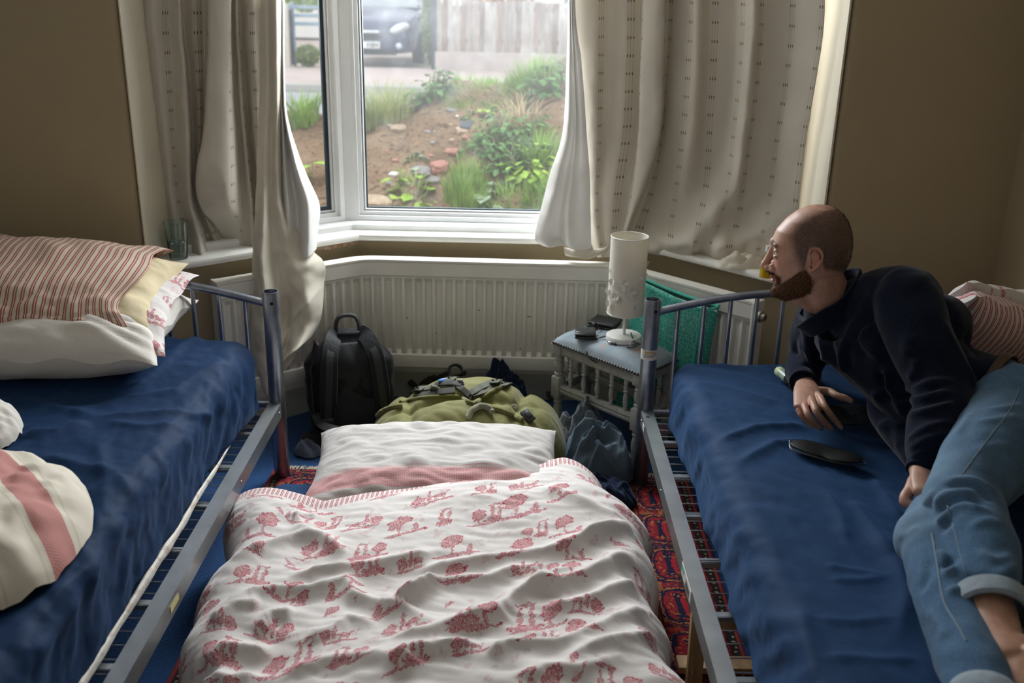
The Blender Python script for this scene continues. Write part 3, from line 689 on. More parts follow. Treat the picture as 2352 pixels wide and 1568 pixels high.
# hem line follows the sill
for k in range(len(rows[-1])):
    x, y, Y = rows[-1][k]; hem = interp(x, [1360, 1400, 1432, 1490, 1560, 1650, 1740, 1810], [592, 590, 562, 578, 592, 597, 607, 618]); rows[-1][k] = (x, hem, Y)
    x, y, Y = rows[-2][k]; rows[-2][k] = (x, min(y, hem-22), Y)
def puff(p, u, v):
    k = sstep(0.70, 0.90, v)*sstep(0.42, 0.52, u)
    return p+np.array([0.010*k*N3(p[0]*14, p[2]*14, 6.0), -k*(0.055*abs(N3(p[0]*7+2, p[2]*11+p[0]*5, 1.5))+0.02*N3(p[0]*16, p[2]*16, 4.0)), 0])
drape('drape', rows, M_CURT, cr, 220, 130, 0.006, 3.0, puff)
lin = lambda x: 3.665
L = [([1303, 1305, 1302, 1294, 1264, 1240, 1229, 1243], [.02]*5+[.0, -.02, -.03]),
     ([1306, 1308, 1309, 1306, 1284, 1262, 1252, 1262], [-.01]*5+[-.03, -.04, -.05]),
     ([1308, 1310, 1314, 1316, 1300, 1285, 1283, 1290], [.015]*5+[-.0, .0, -.05]),
     ([1310, 1312, 1318, 1323, 1314, 1305, 1305, 1310], [-.02]*5+[-.045, -.06, -.05]),
     ([1313, 1314, 1325, 1334, 1333, 1330, 1330, 1334], [.0]*5+[-.02, -.03, -.045]),
     ([1318, 1320, 1336, 1347, 1355, 1357, 1357, 1358], [-.012]*5+[-.03, -.04, -.045])]
YL = [-450, 0, 150, 300, 400, 490, 545, 574]
rows = cols(YL, lin, L)
for k in range(6): x, y, Y = rows[-1][k]; rows[-1][k] = (x, 562+k*2.6+4*math.sin(k*2.2), Y)
drape('lining', rows, M_LINE, cr, 70, 110, 0.006, 9.0)
m = [[(1295, 568, 3.63), (1320, 572, 3.62), (1350, 574, 3.61), (1385, 570, 3.62), (1400, 560, 3.63)], [(1298, 585, 3.62), (1325, 589, 3.60), (1345, 592, 3.595), (1372, 584, 3.605), (1396, 575, 3.62)], [(1310, 588, 3.635), (1330, 592, 3.625), (1348, 594, 3.62), (1368, 588, 3.63), (1390, 580, 3.635)]]
drape('inner_hem', m, M_CURTP, cr, 24, 10, 0.004)
# loose end of cloth lying on the sill
def crumple(c, rx, ry, h, seed, n=44, freq=1.0):
    m = MB()
    def fn(u, v):
        a = u*2*math.pi; r = v; x = r*math.cos(a); y = r*math.sin(a)
        wob = 1+0.22*N3(math.cos(a)*1.6+seed, math.sin(a)*1.6, 3)
        rid = abs(N3(x*1.6*freq+seed, y*1.6*freq, 0))*0.9+0.3*abs(N3(x*3*freq, y*3*freq+seed, 2))
        z = h*((1-r**2.6)*(0.55+rid))
        sw = 0.15*N3(x*3+seed, y*3, 7)
        return (c[0]+(x+sw*0.4)*rx*wob, c[1]+(y+sw*0.4)*ry*wob, c[2]+max(0.0, z)-0.004*(r > 0.98))
    m.grid(fn, n*2, n, 0, 1, 1, 0.0, closeu=True, uvf=lambda u, v: (v*math.cos(u*6.283)*rx, v*math.sin(u*6.283)*ry)); return m
o = crumple((0.795, 3.365, 0.676), 0.090, 0.050, 0.045, 4.0).build('bunched_end', M_CURTP, cr, angle=None)
# left-hand curtain
cl = thing('curtain', 'gathered cream curtain by the left bay window with a tail hanging to the radiator', 'curtain', (-0.9, 3.45, 0.3), 'bay window curtains')
bL = lambda x: interp(x, [320, 480, 600, 740], [3.345, 3.43, 3.53, 3.66])
YSL = [-450, 0, 150, 300, 400, 470, 530, 588]
C = [([318, 320, 335, 352, 365, 375, 383, 388], .02), ([345, 350, 362, 378, 388, 396, 402, 408], -.02), ([385, 388, 395, 402, 408, 418, 430, 438], 0.0),
     ([408, 412, 422, 432, 436, 440, 452, 466], -.05), ([414, 418, 430, 440, 444, 452, 470, 490], .05), ([445, 446, 452, 457, 457, 462, 485, 512], .02),
     ([470, 472, 472, 467, 460, 470, 500, 530], .04), ([480, 482, 480, 470, 455, 462, 505, 545], [-.07, -.07, -.07, -.08, -.09, -.06, .03, .02]),
     ([522, 524, 522, 520, 520, 522, 545, 570], [-.08, -.08, -.08, -.09, -.10, -.08, .0, .0]), ([530, 532, 538, 547, 554, 558, 566, 577], [.01]*5+[0, 0, 0]),
     ([541, 544, 551, 561, 570, 576, 580, 584], -.025), ([548, 552, 562, 573, 581, 586, 589, 590], .03), ([575, 578, 583, 591, 597, 599, 600, 600], -.04),
     ([610, 612, 613, 613, 610, 607, 604, 604], -.005), ([640, 642, 637, 632, 626, 618, 612, 610], -.045), ([650, 652, 646, 642, 641, 641, 640, 640], .03)]
rows = cols(YSL, bL, C)
for k in range(len(rows[-1])):
    x, y, Y = rows[-1][k]; hem = interp(x, [388, 440, 470, 500, 545, 580, 640], [585, 590, 592, 585, 590, 612, 612]); rows[-1][k] = (x, hem, Y-0.02)
drape('drape', rows, M_CURT, cl, 190, 110, 0.006, 13.0)
T = [[(600, -60, 3.47), (612, -60, 3.45), (622, -60, 3.46), (634, -60, 3.45), (646, -60, 3.49)], [(597, 180, 3.45), (611, 180, 3.42), (622, 180, 3.44), (634, 180, 3.43), (646, 180, 3.47)], [(590, 370, 3.42), (606, 370, 3.385), (622, 370, 3.41), (636, 370, 3.40), (648, 370, 3.45)],
     [(587, 480, 3.40), (603, 480, 3.335), (622, 480, 3.385), (642, 480, 3.38), (658, 480, 3.44)],
     [(582, 560, 3.385), (601, 562, 3.31), (625, 562, 3.37), (662, 565, 3.385), (705, 560, 3.46)],
     [(580, 612, 3.375), (602, 612, 3.295), (632, 614, 3.365), (690, 616, 3.375), (744, 605, 3.47)],
     [(577, 680, 3.34), (603, 684, 3.26), (650, 680, 3.365), (702, 690, 3.34), (744, 650, 3.47)],
     [(578, 745, 3.315), (605, 752, 3.24), (655, 745, 3.35), (700, 752, 3.315), (737, 720, 3.42)],
     [(581, 795, 3.30), (607, 805, 3.24), (652, 795, 3.30), (690, 790, 3.28), (722, 765, 3.39)],
     [(590, 840, 3.27), (609, 850, 3.235), (640, 838, 3.26), (662, 825, 3.27), (690, 800, 3.34)],
     [(606, 900, 3.25), (613, 905, 3.235), (624, 880, 3.25), (645, 855, 3.27), (662, 838, 3.29)]]
def tailfold(p, u, v):
    # hammock folds sagging to the lower right
    s = (1-2*abs(math.sin((v*1.15-0.42*(u-0.72)**2*3+u*0.35)*13.0))**0.7)*sstep(0.48, 0.66, v)*sstep(0.28, 0.5, u)*(1-sstep(0.85, 1, u)*0.6)
    return p + np.array([0, -0.020*s, 0.0])
drape('tail', T, M_CURTP, cl, 110, 130, 0.017, 21.0, tailfold)
T = [[(641, 0, 3.52), (643, 0, 3.50), (646, 0, 3.51), (649, 0, 3.49), (653, 0, 3.53)],
     [(642, 200, 3.49), (645, 200, 3.47), (648, 200, 3.49), (651, 200, 3.46), (654, 200, 3.5)],
     [(645, 290, 3.47), (649, 290, 3.43), (654, 290, 3.47), (659, 290, 3.43), (665, 290, 3.5)],
     [(648, 400, 3.44), (655, 400, 3.41), (668, 400, 3.47), (685, 400, 3.42), (703, 400, 3.52)],
     [(650, 470, 3.44), (660, 470, 3.40), (680, 470, 3.48), (705, 470, 3.43), (733, 470, 3.54)],
     [(652, 530, 3.43), (664, 530, 3.40), (684, 530, 3.46), (708, 530, 3.41), (729, 530, 3.53)],
     [(655, 592, 3.42), (668, 588, 3.40), (684, 586, 3.43), (706, 592, 3.40), (726, 572, 3.48)]]
drape('lining', T, M_LINE, cl, 60, 100, 0.005, 31.0)
# curtain track around the bay, above the picture
M_TRACK = simple('white_track', (0.8, 0.8, 0.78), 0.4)
m = MB(); m.sweep(offs([(-1.18, 3.30), (-0.66, 3.70), (0.45, 3.70), (0.96, 3.28)], 0.0), [(0, 2.30), (0.02, 2.30), (0.02, 2.33), (0, 2.33)])
struct(m.build('trim_curtain_track', M_TRACK, smooth=False))
# ------------------------------------------------------------------ radiator
M_RAD = simple('cream_radiator_enamel', (0.76, 0.735, 0.67), 0.38, var=0.05, scale=6)
rad = thing('radiator', 'cream bay radiator with vertical ribs following the three walls', 'radiator', (-0.1, 3.5, 0.17))
rp = [(-1.006, 3.262), (-0.562, 3.605), (0.375, 3.585), (0.80, 3.165)]
def pathpts(path, r=0.05, n=6):
    out = [np.array(path[0])]
    for i in range(1, len(path)-1):
        p = np.array(path[i]); a = np.array(path[i-1]); b = np.array(path[i+1]); A = p+(a-p)/np.linalg.norm(a-p)*r; B = p+(b-p)/np.linalg.norm(b-p)*r
        for k in range(n+1): t = k/n; out.append((1-t)**2*A+2*t*(1-t)*p+t*t*B)
    out.append(np.array(path[-1])); return out
PP = pathpts(rp); SL = np.concatenate([[0], np.cumsum([np.linalg.norm(PP[i+1]-PP[i]) for i in range(len(PP)-1)])])
def onpath(s):
    i = min(int(np.searchsorted(SL, s, 'right'))-1, len(PP)-2); i = max(0, i); t = (s-SL[i])/(SL[i+1]-SL[i]); p = PP[i]+(PP[i+1]-PP[i])*t; d = (PP[i+1]-PP[i])/np.linalg.norm(PP[i+1]-PP[i]); return p, np.array([d[1], -d[0]])
RZ0, RZ1, PIT = 0.17, 0.60, 0.0385
zs = [RZ0, RZ0+0.006, RZ0+0.03, RZ0+0.055, RZ0+0.06, RZ0+0.075, RZ1-0.085, RZ1-0.068, RZ1-0.06, RZ1-0.055, RZ1-0.006, RZ1, RZ1]
amp = [0, 0, 0, 0, 0, 1, 1, 0, 0, 0, 0, 0, 0]; dz = [-0.012, 0, 0.003, 0.001, -0.004, -0.004, -0.004, -0.004, -0.003, 0.003, 0.003, -0.006, -0.03]
ns = int(SL[-1]/PIT)*12; m = MB(); v = []
for s in np.linspace(0, SL[-1], ns+1):
    p, nr = onpath(s); ph = (s/PIT) % 1.0
    rib = sstep(0.0, 0.14, ph)*(1-sstep(0.40, 0.54, ph))
    for z, a, d in zip(zs, amp, dz):
        q = p+nr*(d+a*(-0.012+0.016*rib)); v.append((q[0], q[1], z))
k = len(zs); f = [(i*k+j, (i+1)*k+j, (i+1)*k+j+1, i*k+j+1) for i in range(ns) for j in range(k-1)]
o = m.add(v, f).build('panel', M_RAD, rad, angle=28); 
m = MB(); m.sweep([tuple(p) for p in PP], [(-0.03, RZ0+0.01), (-0.03, RZ1-0.01), (-0.06, RZ1-0.01), (-0.06, RZ0+0.01)]); m.build('back_panel', M_RAD, rad, smooth=False)
m = MB(); m.sweep([tuple(p) for p in PP], [(0.004, RZ1-0.003), (0.004, RZ1+0.005), (-0.05, RZ1+0.005), (-0.05, RZ1-0.003)]); m.build('top_grille', M_RAD, rad, smooth=False)
for i, (q, s) in enumerate(((PP[0], -1), (PP[-1], 1))):
    d = (PP[1]-PP[0]) if i == 0 else (PP[-1]-PP[-2]); d = d/np.linalg.norm(d); nr = np.array([d[1], -d[0]]); c = q-nr*0.028+d*s*0.004
    m = MB(); m.box((c[0], c[1], (RZ0+RZ1)/2), (0.012, 0.066, RZ1-RZ0+0.01), 0.004, Matrix.Rotation(math.atan2(d[1], d[0]), 3, 'Z')); m.build('end_plate', M_RAD, rad, smooth=False)
d = PP[-1]-PP[-2]; d = d/np.linalg.norm(d); c = PP[-1]+d*0.02; R = Matrix.Rotation(math.atan2(d[1], d[0]), 3, 'Z') @ Matrix.Rotation(math.pi/2, 3, 'Y')
M_BRASS = simple('dull_valve', (0.35, 0.33, 0.28), 0.4, 0.7)
m = MB(); m.lathe([(0.0, -0.012), (0.02, -0.012), (0.02, 0.0), (0.014, 0.002), (0.013, 0.014), (0.006, 0.014), (0.005, 0.004), (0, 0.004)], (c[0]+0.01, c[1]-0.02, RZ1-0.035), 16, R); m.build('vent_plug', M_BRASS, rad)
m = MB(); c2 = PP[-1]+d*0.045; m.tube([(PP[-1][0], PP[-1][1], RZ0+0.03), (c2[0], c2[1], RZ0+0.03), (c2[0], c2[1], 0.0)], 0.008, 10); m.lathe([(0, 0), (0.018, 0), (0.02, 0.04), (0.016, 0.055), (0, 0.056)], (c2[0], c2[1], RZ0+0.035), 14); m.build('valve', M_RAD, rad)
# nicks in the enamel
m = MB()
for x, y in ((1063, 803), (1213, 727), (1218, 727), (1100, 712), (1002, 765), (935, 730), (1195, 800), (700, 617)):
    q = ony(x, y, 3.583 if x > 800 else 3.49); m.ell((q[0], q[1]-0.001, q[2]), (0.003, 0.002, 0.003), 6, 4)
m.build('enamel_chips', simple('chip_dark', (0.03, 0.025, 0.02)), rad)['kind'] = 'stuff'

# ------------------------------------------------------------------ metal beds
M_STEEL = NT('silver_tube'); 
_o = M_STEEL.obj(); M_STEEL.set(M_STEEL.ramp(M_STEEL.noise(_o, 18, 4), [(0.3, (0.20, 0.22, 0.27)), (0.7, (0.32, 0.34, 0.39))]), 0.32, 0.85); M_STEEL = M_STEEL.m
M_RAILM = simple('silver_rail', (0.42, 0.44, 0.46), 0.3, 0.8, var=0.12, scale=9)
M_HOLE = simple('dark_hole', (0.005, 0.005, 0.006), 0.9)
M_STICK = simple('white_sticker', (0.62, 0.60, 0.57), 0.5); M_YEL = simple('yellow_sticker', (0.62, 0.56, 0.25), 0.5); M_INK = simple('sticker_ink', (0.12, 0.11, 0.11), 0.6); M_ORA = simple('sticker_orange', (0.72, 0.45, 0.12), 0.6)
def bed(x0, x1, yh, yf, label, ztop=0.66, arch=0.075):
    """x0,x1 = post centres left/right, yh = head end, yf = foot end"""
    t = thing('metal_bed', label, 'bed', ((x0+x1)/2, (yh+yf)/2, 0), 'metal single beds')
    pr = 0.026
    for ye in (yh, yf):
        zt = ztop if ye == yh else ztop
        for x in (x0, x1):
            m = MB(); m.lathe([(pr-0.003, 0.0), (pr, 0.004), (pr, zt-0.002), (pr-0.001, zt), (pr-0.004, zt), (pr-0.004, zt-0.10), (0, zt-0.10)], (x, ye, 0), 28); p = m.build('post', M_STEEL, t)
            m = MB(); m.lathe([(0, 0), (0.0055, 0), (0.0055, 0.0016), (0, 0.0016)], (x+0.008, ye-pr+0.0016, zt-0.034), 12, Matrix.Rotation(math.pi/2, 3, 'X')); m.build('bolt_hole', M_HOLE, p)
        top = [(x0+(x1-x0)*k/20, ye, ztop-0.045+arch*math.sin(math.pi*k/20)) for k in range(21)]
        MB().tube(top, 0.0125, 12).build('top_rail', M_STEEL, t)
        MB().tube([(x0, ye, 0.27), (x1, ye, 0.27)], 0.011, 10).build('bottom_rail', M_STEEL, t)
        MB().box(((x0+x1)/2, ye-0.02*(1 if ye == yh else -1), 0.225), (x1-x0, 0.02, 0.03)).build('cross_bar', M_STEEL, t, smooth=False)
        for k in range(1, 11):
            x = x0+(x1-x0)*k/11.0; zz = ztop-0.045+arch*math.sin(math.pi*k/11)
            MB().tube([(x, ye, 0.27), (x, ye, zz-0.006)], 0.0072, 10).build('spindle', M_STEEL, t)
    for x, s in ((x0, 1), (x1, -1)):
        # angle-section side rail: flat upright face and a narrow top flange turned inwards
        w, h = 0.040, 0.048; z1 = 0.285; m = MB()
        a, b = yf+0.01, yh-0.01
        prof = [(-s*0.016, z1), (s*(w-0.016), z1), (s*(w-0.016), z1-0.004), (-s*0.012, z1-0.004), (-s*0.012, z1-h), (-s*0.016, z1-h)]
        v = [(x+p, y, z) for y in (a, b) for p, z in prof]; n = len(prof)
        m.add(v, [tuple(range(n)), tuple(range(2*n-1, n-1, -1))]+[(k, (k+1) % n, n+(k+1) % n, n+k) for k in range(n)]); m.build('side_rail', M_RAILM, t, smooth=False)
    nb = 8
    for k in range(nb):
        y = lerp(yh-0.22, yf+0.15, k/(nb-1)); MB().box(((x0+x1)/2, y, 0.262), (x1-x0-0.03, 0.022, 0.016), 0.003).build('cross_bar', M_RAILM, t, smooth=False)
    for k in range(40):
        y = lerp(yh-0.05, yf+0.05, k/39); MB().tube([(x0+0.01, y, 0.273), (x1-0.01, y, 0.273)], 0.0017, 6).build('wire_slat', M_RAILM, t)
    for x in (x0+0.14, x1-0.14): MB().tube([(x, yh-0.04, 0.277), (x, yf+0.04, 0.277)], 0.002, 6).build('mesh_wire', M_STEEL, t)
    return t
bedL = bed(-1.668, -0.766, 3.0, 1.08, 'silver metal bed on the left piled with red striped pillows')
bedR = bed(0.442, 1.345, 3.0, 1.08, 'silver metal bed on the right that the man lies on')
# sticker band on the right bed post, with its printed lines
m = MB(); c = (0.442, 3.0); q0 = ony(1482, 805, 2.974)[2]; q1 = ony(1482, 828, 2.974)[2]
m.lathe([(0.0266, q1), (0.0266, q0)], (c[0], c[1], 0), 28); stk = m.build('caution_sticker', M_STICK, bedR)
def arc_txt(z, a0, a1, h, mat):
    m = MB(); m.grid(lambda u, v: (c[0]+0.0269*math.sin(u), c[1]-0.0269*math.cos(u), z+v), 10, 1, a0, a1, 0, h); m.build('print_line', mat, stk)
arc_txt(q0-0.010, -0.75, 0.55, 0.006, M_ORA)
for k in range(3): arc_txt(q0-0.0155-0.0045*k, -0.8, 0.9-0.25*k, 0.0018, M_INK)
def flat_text(s, size, loc, R, mat, name, parent):
    cu = bpy.data.curves.new(name, 'FONT'); cu.body = s; cu.size = size; cu.align_x = 'CENTER'; cu.align_y = 'CENTER'
    tmp = bpy.data.objects.new(name+'_tmp', cu); COL.objects.link(tmp); dg = bpy.context.evaluated_depsgraph_get(); me = bpy.data.meshes.new_from_object(tmp.evaluated_get(dg)); bpy.data.objects.remove(tmp)
    m = MB(); T = Matrix.Translation(Vector(loc)) @ R.to_4x4()
    m.add([tuple(T @ v.co) for v in me.vertices], [tuple(p.vertices) for p in me.polygons]); bpy.data.meshes.remove(me)
    return m.build(name, mat, parent, smooth=False)
flat_text('CAUTION', 0.0075, (0.442, 3.0-0.0275, q0-0.0070), Matrix.Rotation(math.pi/2, 3, 'X'), M_INK, 'lettering', stk)
# stickers on the side rails
m = MB(); p = ony(432, 1345, 1.9); m.box((-0.7487, 1.905, 0.262), (0.001, 0.055, 0.016)); m.build('yellow_sticker', M_YEL, bedL, smooth=False)
s2 = MB().box((0.4255, 2.03, 0.262), (0.001, 0.13, 0.034)).build('barcode_sticker', M_STICK, bedR, smooth=False)
for k in range(9): MB().box((0.4248, 1.985+0.006*k, 0.258), (0.0006, 0.0025 if k % 3 else 0.004, 0.02)).build('bar', M_INK, s2, smooth=False)
MB().box((0.4248, 2.075, 0.268), (0.0006, 0.03, 0.014)).build('green_print', simple('green_print', (0.1, 0.4, 0.32)), s2, smooth=False)
s3 = MB().box((0.4255, 2.90, 0.262), (0.001, 0.035, 0.02)).build('white_sticker', M_STICK, bedR, smooth=False)
for bd, x in ((bedL, -0.7497), (bedR, 0.4256)):
    for y in (2.95, 2.48):
        m = MB(); m.lathe([(0, 0), (0.0045, 0), (0.0035, 0.002), (0, 0.0025)], (x, y, 0.262), 10, Matrix.Rotation(math.pi/2*(1 if x < 0 else -1), 3, 'Y')); m.build('bolt', M_BRASS, bd)
MB().lathe([(0, 0), (0.006, 0), (0.006, 0.0006), (0, 0.0006)], (0.442, 2.93, 0.2852), 10).build('bolt_hole', M_HOLE, bedR)
# ------------------------------------------------------------------ fabrics
def m_cloth(name, base, rough=0.8, sheen=0.2, var=0.08, crease=0.35, cs=14.0):
    t = NT(name); o = t.obj(); c = t.ramp(t.noise(o, 5, 3), [(0.3, tuple(k*(1-var) for k in base)), (0.7, tuple(min(1, k*(1+var)) for k in base))])
    t.set(c, rough, spec=0.12 if base[2] > base[0]*1.6 else 0.25, sheen=sheen)
    if base[2] > base[0]*1.6: t.b.inputs['Sheen Tint'].default_value = (0.25, 0.5, 1.0, 1)
    n1 = t.noise(o, cs, 4, 0.5, 0.3); n2 = t.noise(o, 420, 1)
    t.bump(t.math('ADD', n1, t.math('MULTIPLY', n2, 0.04)), crease, 0.012); return t.m
M_NAVY = m_cloth('navy_cotton', (0.0072, 0.027, 0.078), 0.70, 0.05, 0.05, 0.30)
M_NAVY2 = m_cloth('navy_cotton_faded', (0.0105, 0.037, 0.100), 0.75, 0.14, 0.05, 0.30)
M_WHITEC = m_cloth('white_cotton', (0.66, 0.62, 0.57), 0.85, 0.15, 0.03, 0.30)
M_CREAMC = m_cloth('cream_pillow_ticking', (0.64, 0.54, 0.35), 0.8, 0.15, 0.05, 0.25)
def toile_ink(t, uvv):
    """engraved pastoral motifs: trees, figures and ruins scattered in jittered cells, drawn as line work"""
    V = t.voro(uvv, 7.4, 'F1', 0.70); loc = t.vmath('SUBTRACT', V.outputs['Position'], uvv); lx, ly, _ = t.sep(loc)
    rc_, gc_, bc_ = t.sep(V.outputs['Color'])
    flip = t.math('SUBTRACT', t.math('MULTIPLY', t.math('GREATER_THAN', gc_, 0.5), 2.0), 1.0); scl = t.math('MULTIPLY_ADD', bc_, 0.45, 0.66); lx = t.math('MULTIPLY', t.math('MULTIPLY', lx, flip), scl); ly = t.math('MULTIPLY', ly, scl)
    w1 = t.math('MULTIPLY', t.math('SUBTRACT', t.noise(uvv, 70, 4, 0.65), 0.5), 0.026); w2 = t.math('MULTIPLY', t.math('SUBTRACT', t.noise(t.vmath('ADD', uvv, (3.7, 1.9, 0.0)), 70, 4, 0.65), 0.5), 0.026); lx = t.math('ADD', lx, w1); ly = t.math('ADD', ly, w2)
    def ell(cx_, cy_, rx_, ry_):
        a = t.math('DIVIDE', t.math('SUBTRACT', lx, cx_), rx_); b = t.math('DIVIDE', t.math('SUBTRACT', ly, cy_), ry_)
        return t.math('SUBTRACT', 1.5, t.math('SQRT', t.math('ADD', t.math('MULTIPLY', a, a), t.math('MULTIPLY', b, b))))   # 0.5 on the outline
    MX = lambda *q: q[0] if len(q) == 1 else t.math('MAXIMUM', q[0], MX(*q[1:]))
    tree = MX(ell(-0.012, 0.022, 0.022, 0.017), ell(-0.022, 0.008, 0.013, 0.010), ell(-0.010, -0.006, 0.0030, 0.022), ell(0.0, -0.029, 0.046, 0.0050), ell(0.024, -0.016, 0.006, 0.011), ell(0.026, -0.003, 0.0035, 0.004))
    fig = MX(ell(0.0, -0.004, 0.0050, 0.015), ell(0.0, 0.015, 0.0035, 0.004), ell(0.020, -0.010, 0.013, 0.006), ell(0.012, -0.020, 0.0022, 0.008), ell(0.029, -0.020, 0.0022, 0.008), ell(0.035, -0.002, 0.004, 0.004), ell(0.010, -0.029, 0.040, 0.0040), ell(-0.020, -0.010, 0.012, 0.014))
    ruin = MX(ell(0.010, 0.004, 0.0040, 0.026), ell(0.027, 0.000, 0.0040, 0.022), ell(0.018, 0.028, 0.015, 0.003), ell(0.020, -0.022, 0.026, 0.007), ell(-0.020, 0.000, 0.015, 0.017), ell(-0.018, -0.024, 0.003, 0.010), ell(0.0, -0.032, 0.045, 0.0035))
    k1 = t.math('LESS_THAN', rc_, 0.38); k2 = t.math('GREATER_THAN', rc_, 0.70)
    d = t.mix(k1, fig, tree); d = t.mix(k2, d, ruin)
    inside = t.step(d, 0.42, 0.62); outline = t.step(t.math('ABSOLUTE', t.math('SUBTRACT', d, 0.52)), 0.13, 0.04)
    twig = t.step(t.voro(uvv, 260, 'DISTANCE_TO_EDGE', 1.0).outputs['Distance'], 0.16, 0.05)
    n = t.noise(uvv, 330, 2, 0.6, 0.6); hatch = t.step(t.math('ABSOLUTE', t.math('SUBTRACT', n, 0.5)), 0.055, 0.015)
    ink = t.math('MULTIPLY', inside, t.math('MAXIMUM', t.math('MULTIPLY', twig, 0.85), t.math('MULTIPLY', hatch, 0.85)))
    ink = t.math('MAXIMUM', ink, t.math('MULTIPLY', outline, t.step(t.noise(uvv, 120, 2), 0.36, 0.52)))
    halo = t.math('MULTIPLY', t.step(d, 0.05, 0.5), t.math('MULTIPLY', hatch, 0.35))
    far = t.math('MULTIPLY', t.step(t.noise(uvv, 24, 2), 0.60, 0.66), t.math('MULTIPLY', hatch, 0.6))
    return t.math('MINIMUM', t.math('ADD', MX(ink, halo, far), t.math('MULTIPLY', inside, 0.06)), 1.0)
WH = (0.68, 0.635, 0.615); RED = (0.40, 0.022, 0.055)
def ticking(t, x, per=0.0205):
    f = t.math('FRACT', t.math('DIVIDE', x, per)); 
    a = t.math('LESS_THAN', t.math('ABSOLUTE', t.math('SUBTRACT', f, 0.30)), 0.10); b = t.math('LESS_THAN', t.math('ABSOLUTE', t.math('SUBTRACT', f, 0.60)), 0.09); return t.math('MAXIMUM', a, b)
def gingham(t, x, y, per=0.006):
    a = t.math('GREATER_THAN', t.math('FRACT', t.math('DIVIDE', x, per)), 0.5); b = t.math('GREATER_THAN', t.math('FRACT', t.math('DIVIDE', y, per)), 0.5)
    return t.math('MULTIPLY', t.math('ADD', a, b), 0.5)
def fin(t, c, crease=0.28, cs=16.0):
    o = t.obj(); t.set(c, 0.85, spec=0.2, sheen=0.1); t.bump(t.noise(o, cs, 4, 0.5, 0.3), crease*0.8, 0.010); return t.m
def m_toile(name, hem=None):
    t = NT(name); uv = t.uv(); c = t.mix(t.math('MULTIPLY', toile_ink(t, uv), 0.95), WH, RED)
    if hem:
        u, v, _ = t.sep(uv); st = t.mix(t.math('MULTIPLY', ticking(t, u, 0.013), 0.8), WH, RED); h = t.math('LESS_THAN', v, hem); c = t.mix(h, c, st)
    return fin(t, c)
M_TOILE = m_toile('red_toile_print'); M_TOILEH = m_toile('red_toile_with_striped_hem', 0.078)
t = NT('red_ticking_stripe'); u, v, _ = t.sep(t.uv()); M_TICK = fin(t, t.mix(t.math('MULTIPLY', ticking(t, u), 0.85), (0.60, 0.52, 0.405), (0.30, 0.034, 0.050)), 0.3)
t = NT('red_ticking_fine'); u, v, _ = t.sep(t.uv()); M_TICK2 = fin(t, t.mix(t.math('MULTIPLY', ticking(t, u, 0.019), 0.90), WH, (0.42, 0.04, 0.08)), 0.3)
# pillowcase with a gingham band near its open edge (v measured from the far edge)
t = NT('white_case_gingham_band'); u, v, _ = t.sep(t.uv()); band = t.math('MULTIPLY', t.math('GREATER_THAN', v, 0.405), t.math('LESS_THAN', v, 0.475)); ln = t.math('LESS_THAN', t.math('ABSOLUTE', t.math('SUBTRACT', v, 0.398)), 0.0018)
gg = t.mix(t.math('MULTIPLY_ADD', gingham(t, u, v, 0.005), 0.45, 0.25), (0.62, 0.48, 0.45), (0.45, 0.09, 0.12)); faint = t.mix(t.math('MULTIPLY', gingham(t, u, v, 0.0045), 0.10), (0.46, 0.435, 0.42), (0.55, 0.42, 0.35)); c = t.mix(band, faint, gg); c = t.mix(t.math('MULTIPLY', ln, 0.6), c, (0.6, 0.2, 0.22)); M_GING = fin(t, c, 0.5, 22)
# crumpled duvet with broad gingham bands
t = NT('white_duvet_gingham_bands'); u, v, _ = t.sep(t.uv()); f = t.math('FRACT', t.math('DIVIDE', u, 0.21)); band = t.math('LESS_THAN', t.math('ABSOLUTE', t.math('SUBTRACT', f, 0.5)), 0.19)
edge = t.math('LESS_THAN', t.math('ABSOLUTE', t.math('SUBTRACT', t.math('ABSOLUTE', t.math('SUBTRACT', f, 0.5)), 0.27)), 0.015)
gg = t.mix(t.math('MULTIPLY_ADD', gingham(t, u, v, 0.0055), 0.4, 0.4), (0.72, 0.50, 0.42), (0.40, 0.07, 0.09)); c = t.mix(band, (0.70, 0.64, 0.54), gg); c = t.mix(t.math('MULTIPLY', edge, 0.3), c, (0.4, 0.35, 0.2)); M_DUV2 = fin(t, c, 0.3, 12)

def ridge_field(X, Y, ridges):
    """sum of soft rounded folds along polylines: (points, amplitude, width)"""
    Z = np.zeros_like(X)
    for pts, amp, wid in ridges:
        d2 = np.full_like(X, 1e9); tt = np.zeros_like(X); n = len(pts)-1
        for i in range(n):
            ax, ay = pts[i][0], pts[i][1]; bx_, by_ = pts[i+1][0], pts[i+1][1]; dx, dy = bx_-ax, by_-ay; L2 = dx*dx+dy*dy+1e-12
            t = np.clip(((X-ax)*dx+(Y-ay)*dy)/L2, 0, 1); e = (X-ax-t*dx)**2+(Y-ay-t*dy)**2
            k = e < d2; d2 = np.where(k, e, d2); tt = np.where(k, (i+t)/n, tt)
        taper = np.clip(np.minimum(tt, 1-tt)*5+0.25, 0, 1)
        Z = np.maximum(Z, 0)*0+Z + amp*taper*(0.6*np.exp(-np.sqrt(d2)/wid)+0.4*np.exp(-d2/wid**2))
    return Z
def fbm(X, Y, f, seed=0.0, oct=3):
    out = np.zeros(X.shape); fl = out.ravel(); xs = X.ravel(); ys = Y.ravel()
    for i in range(len(fl)):
        s = 0; a = 1; q = f
        for k in range(oct): s += a*mn.noise(Vector((xs[i]*q, ys[i]*q, seed+k*3.7))); a *= 0.5; q *= 2.1
        fl[i] = s
    return out
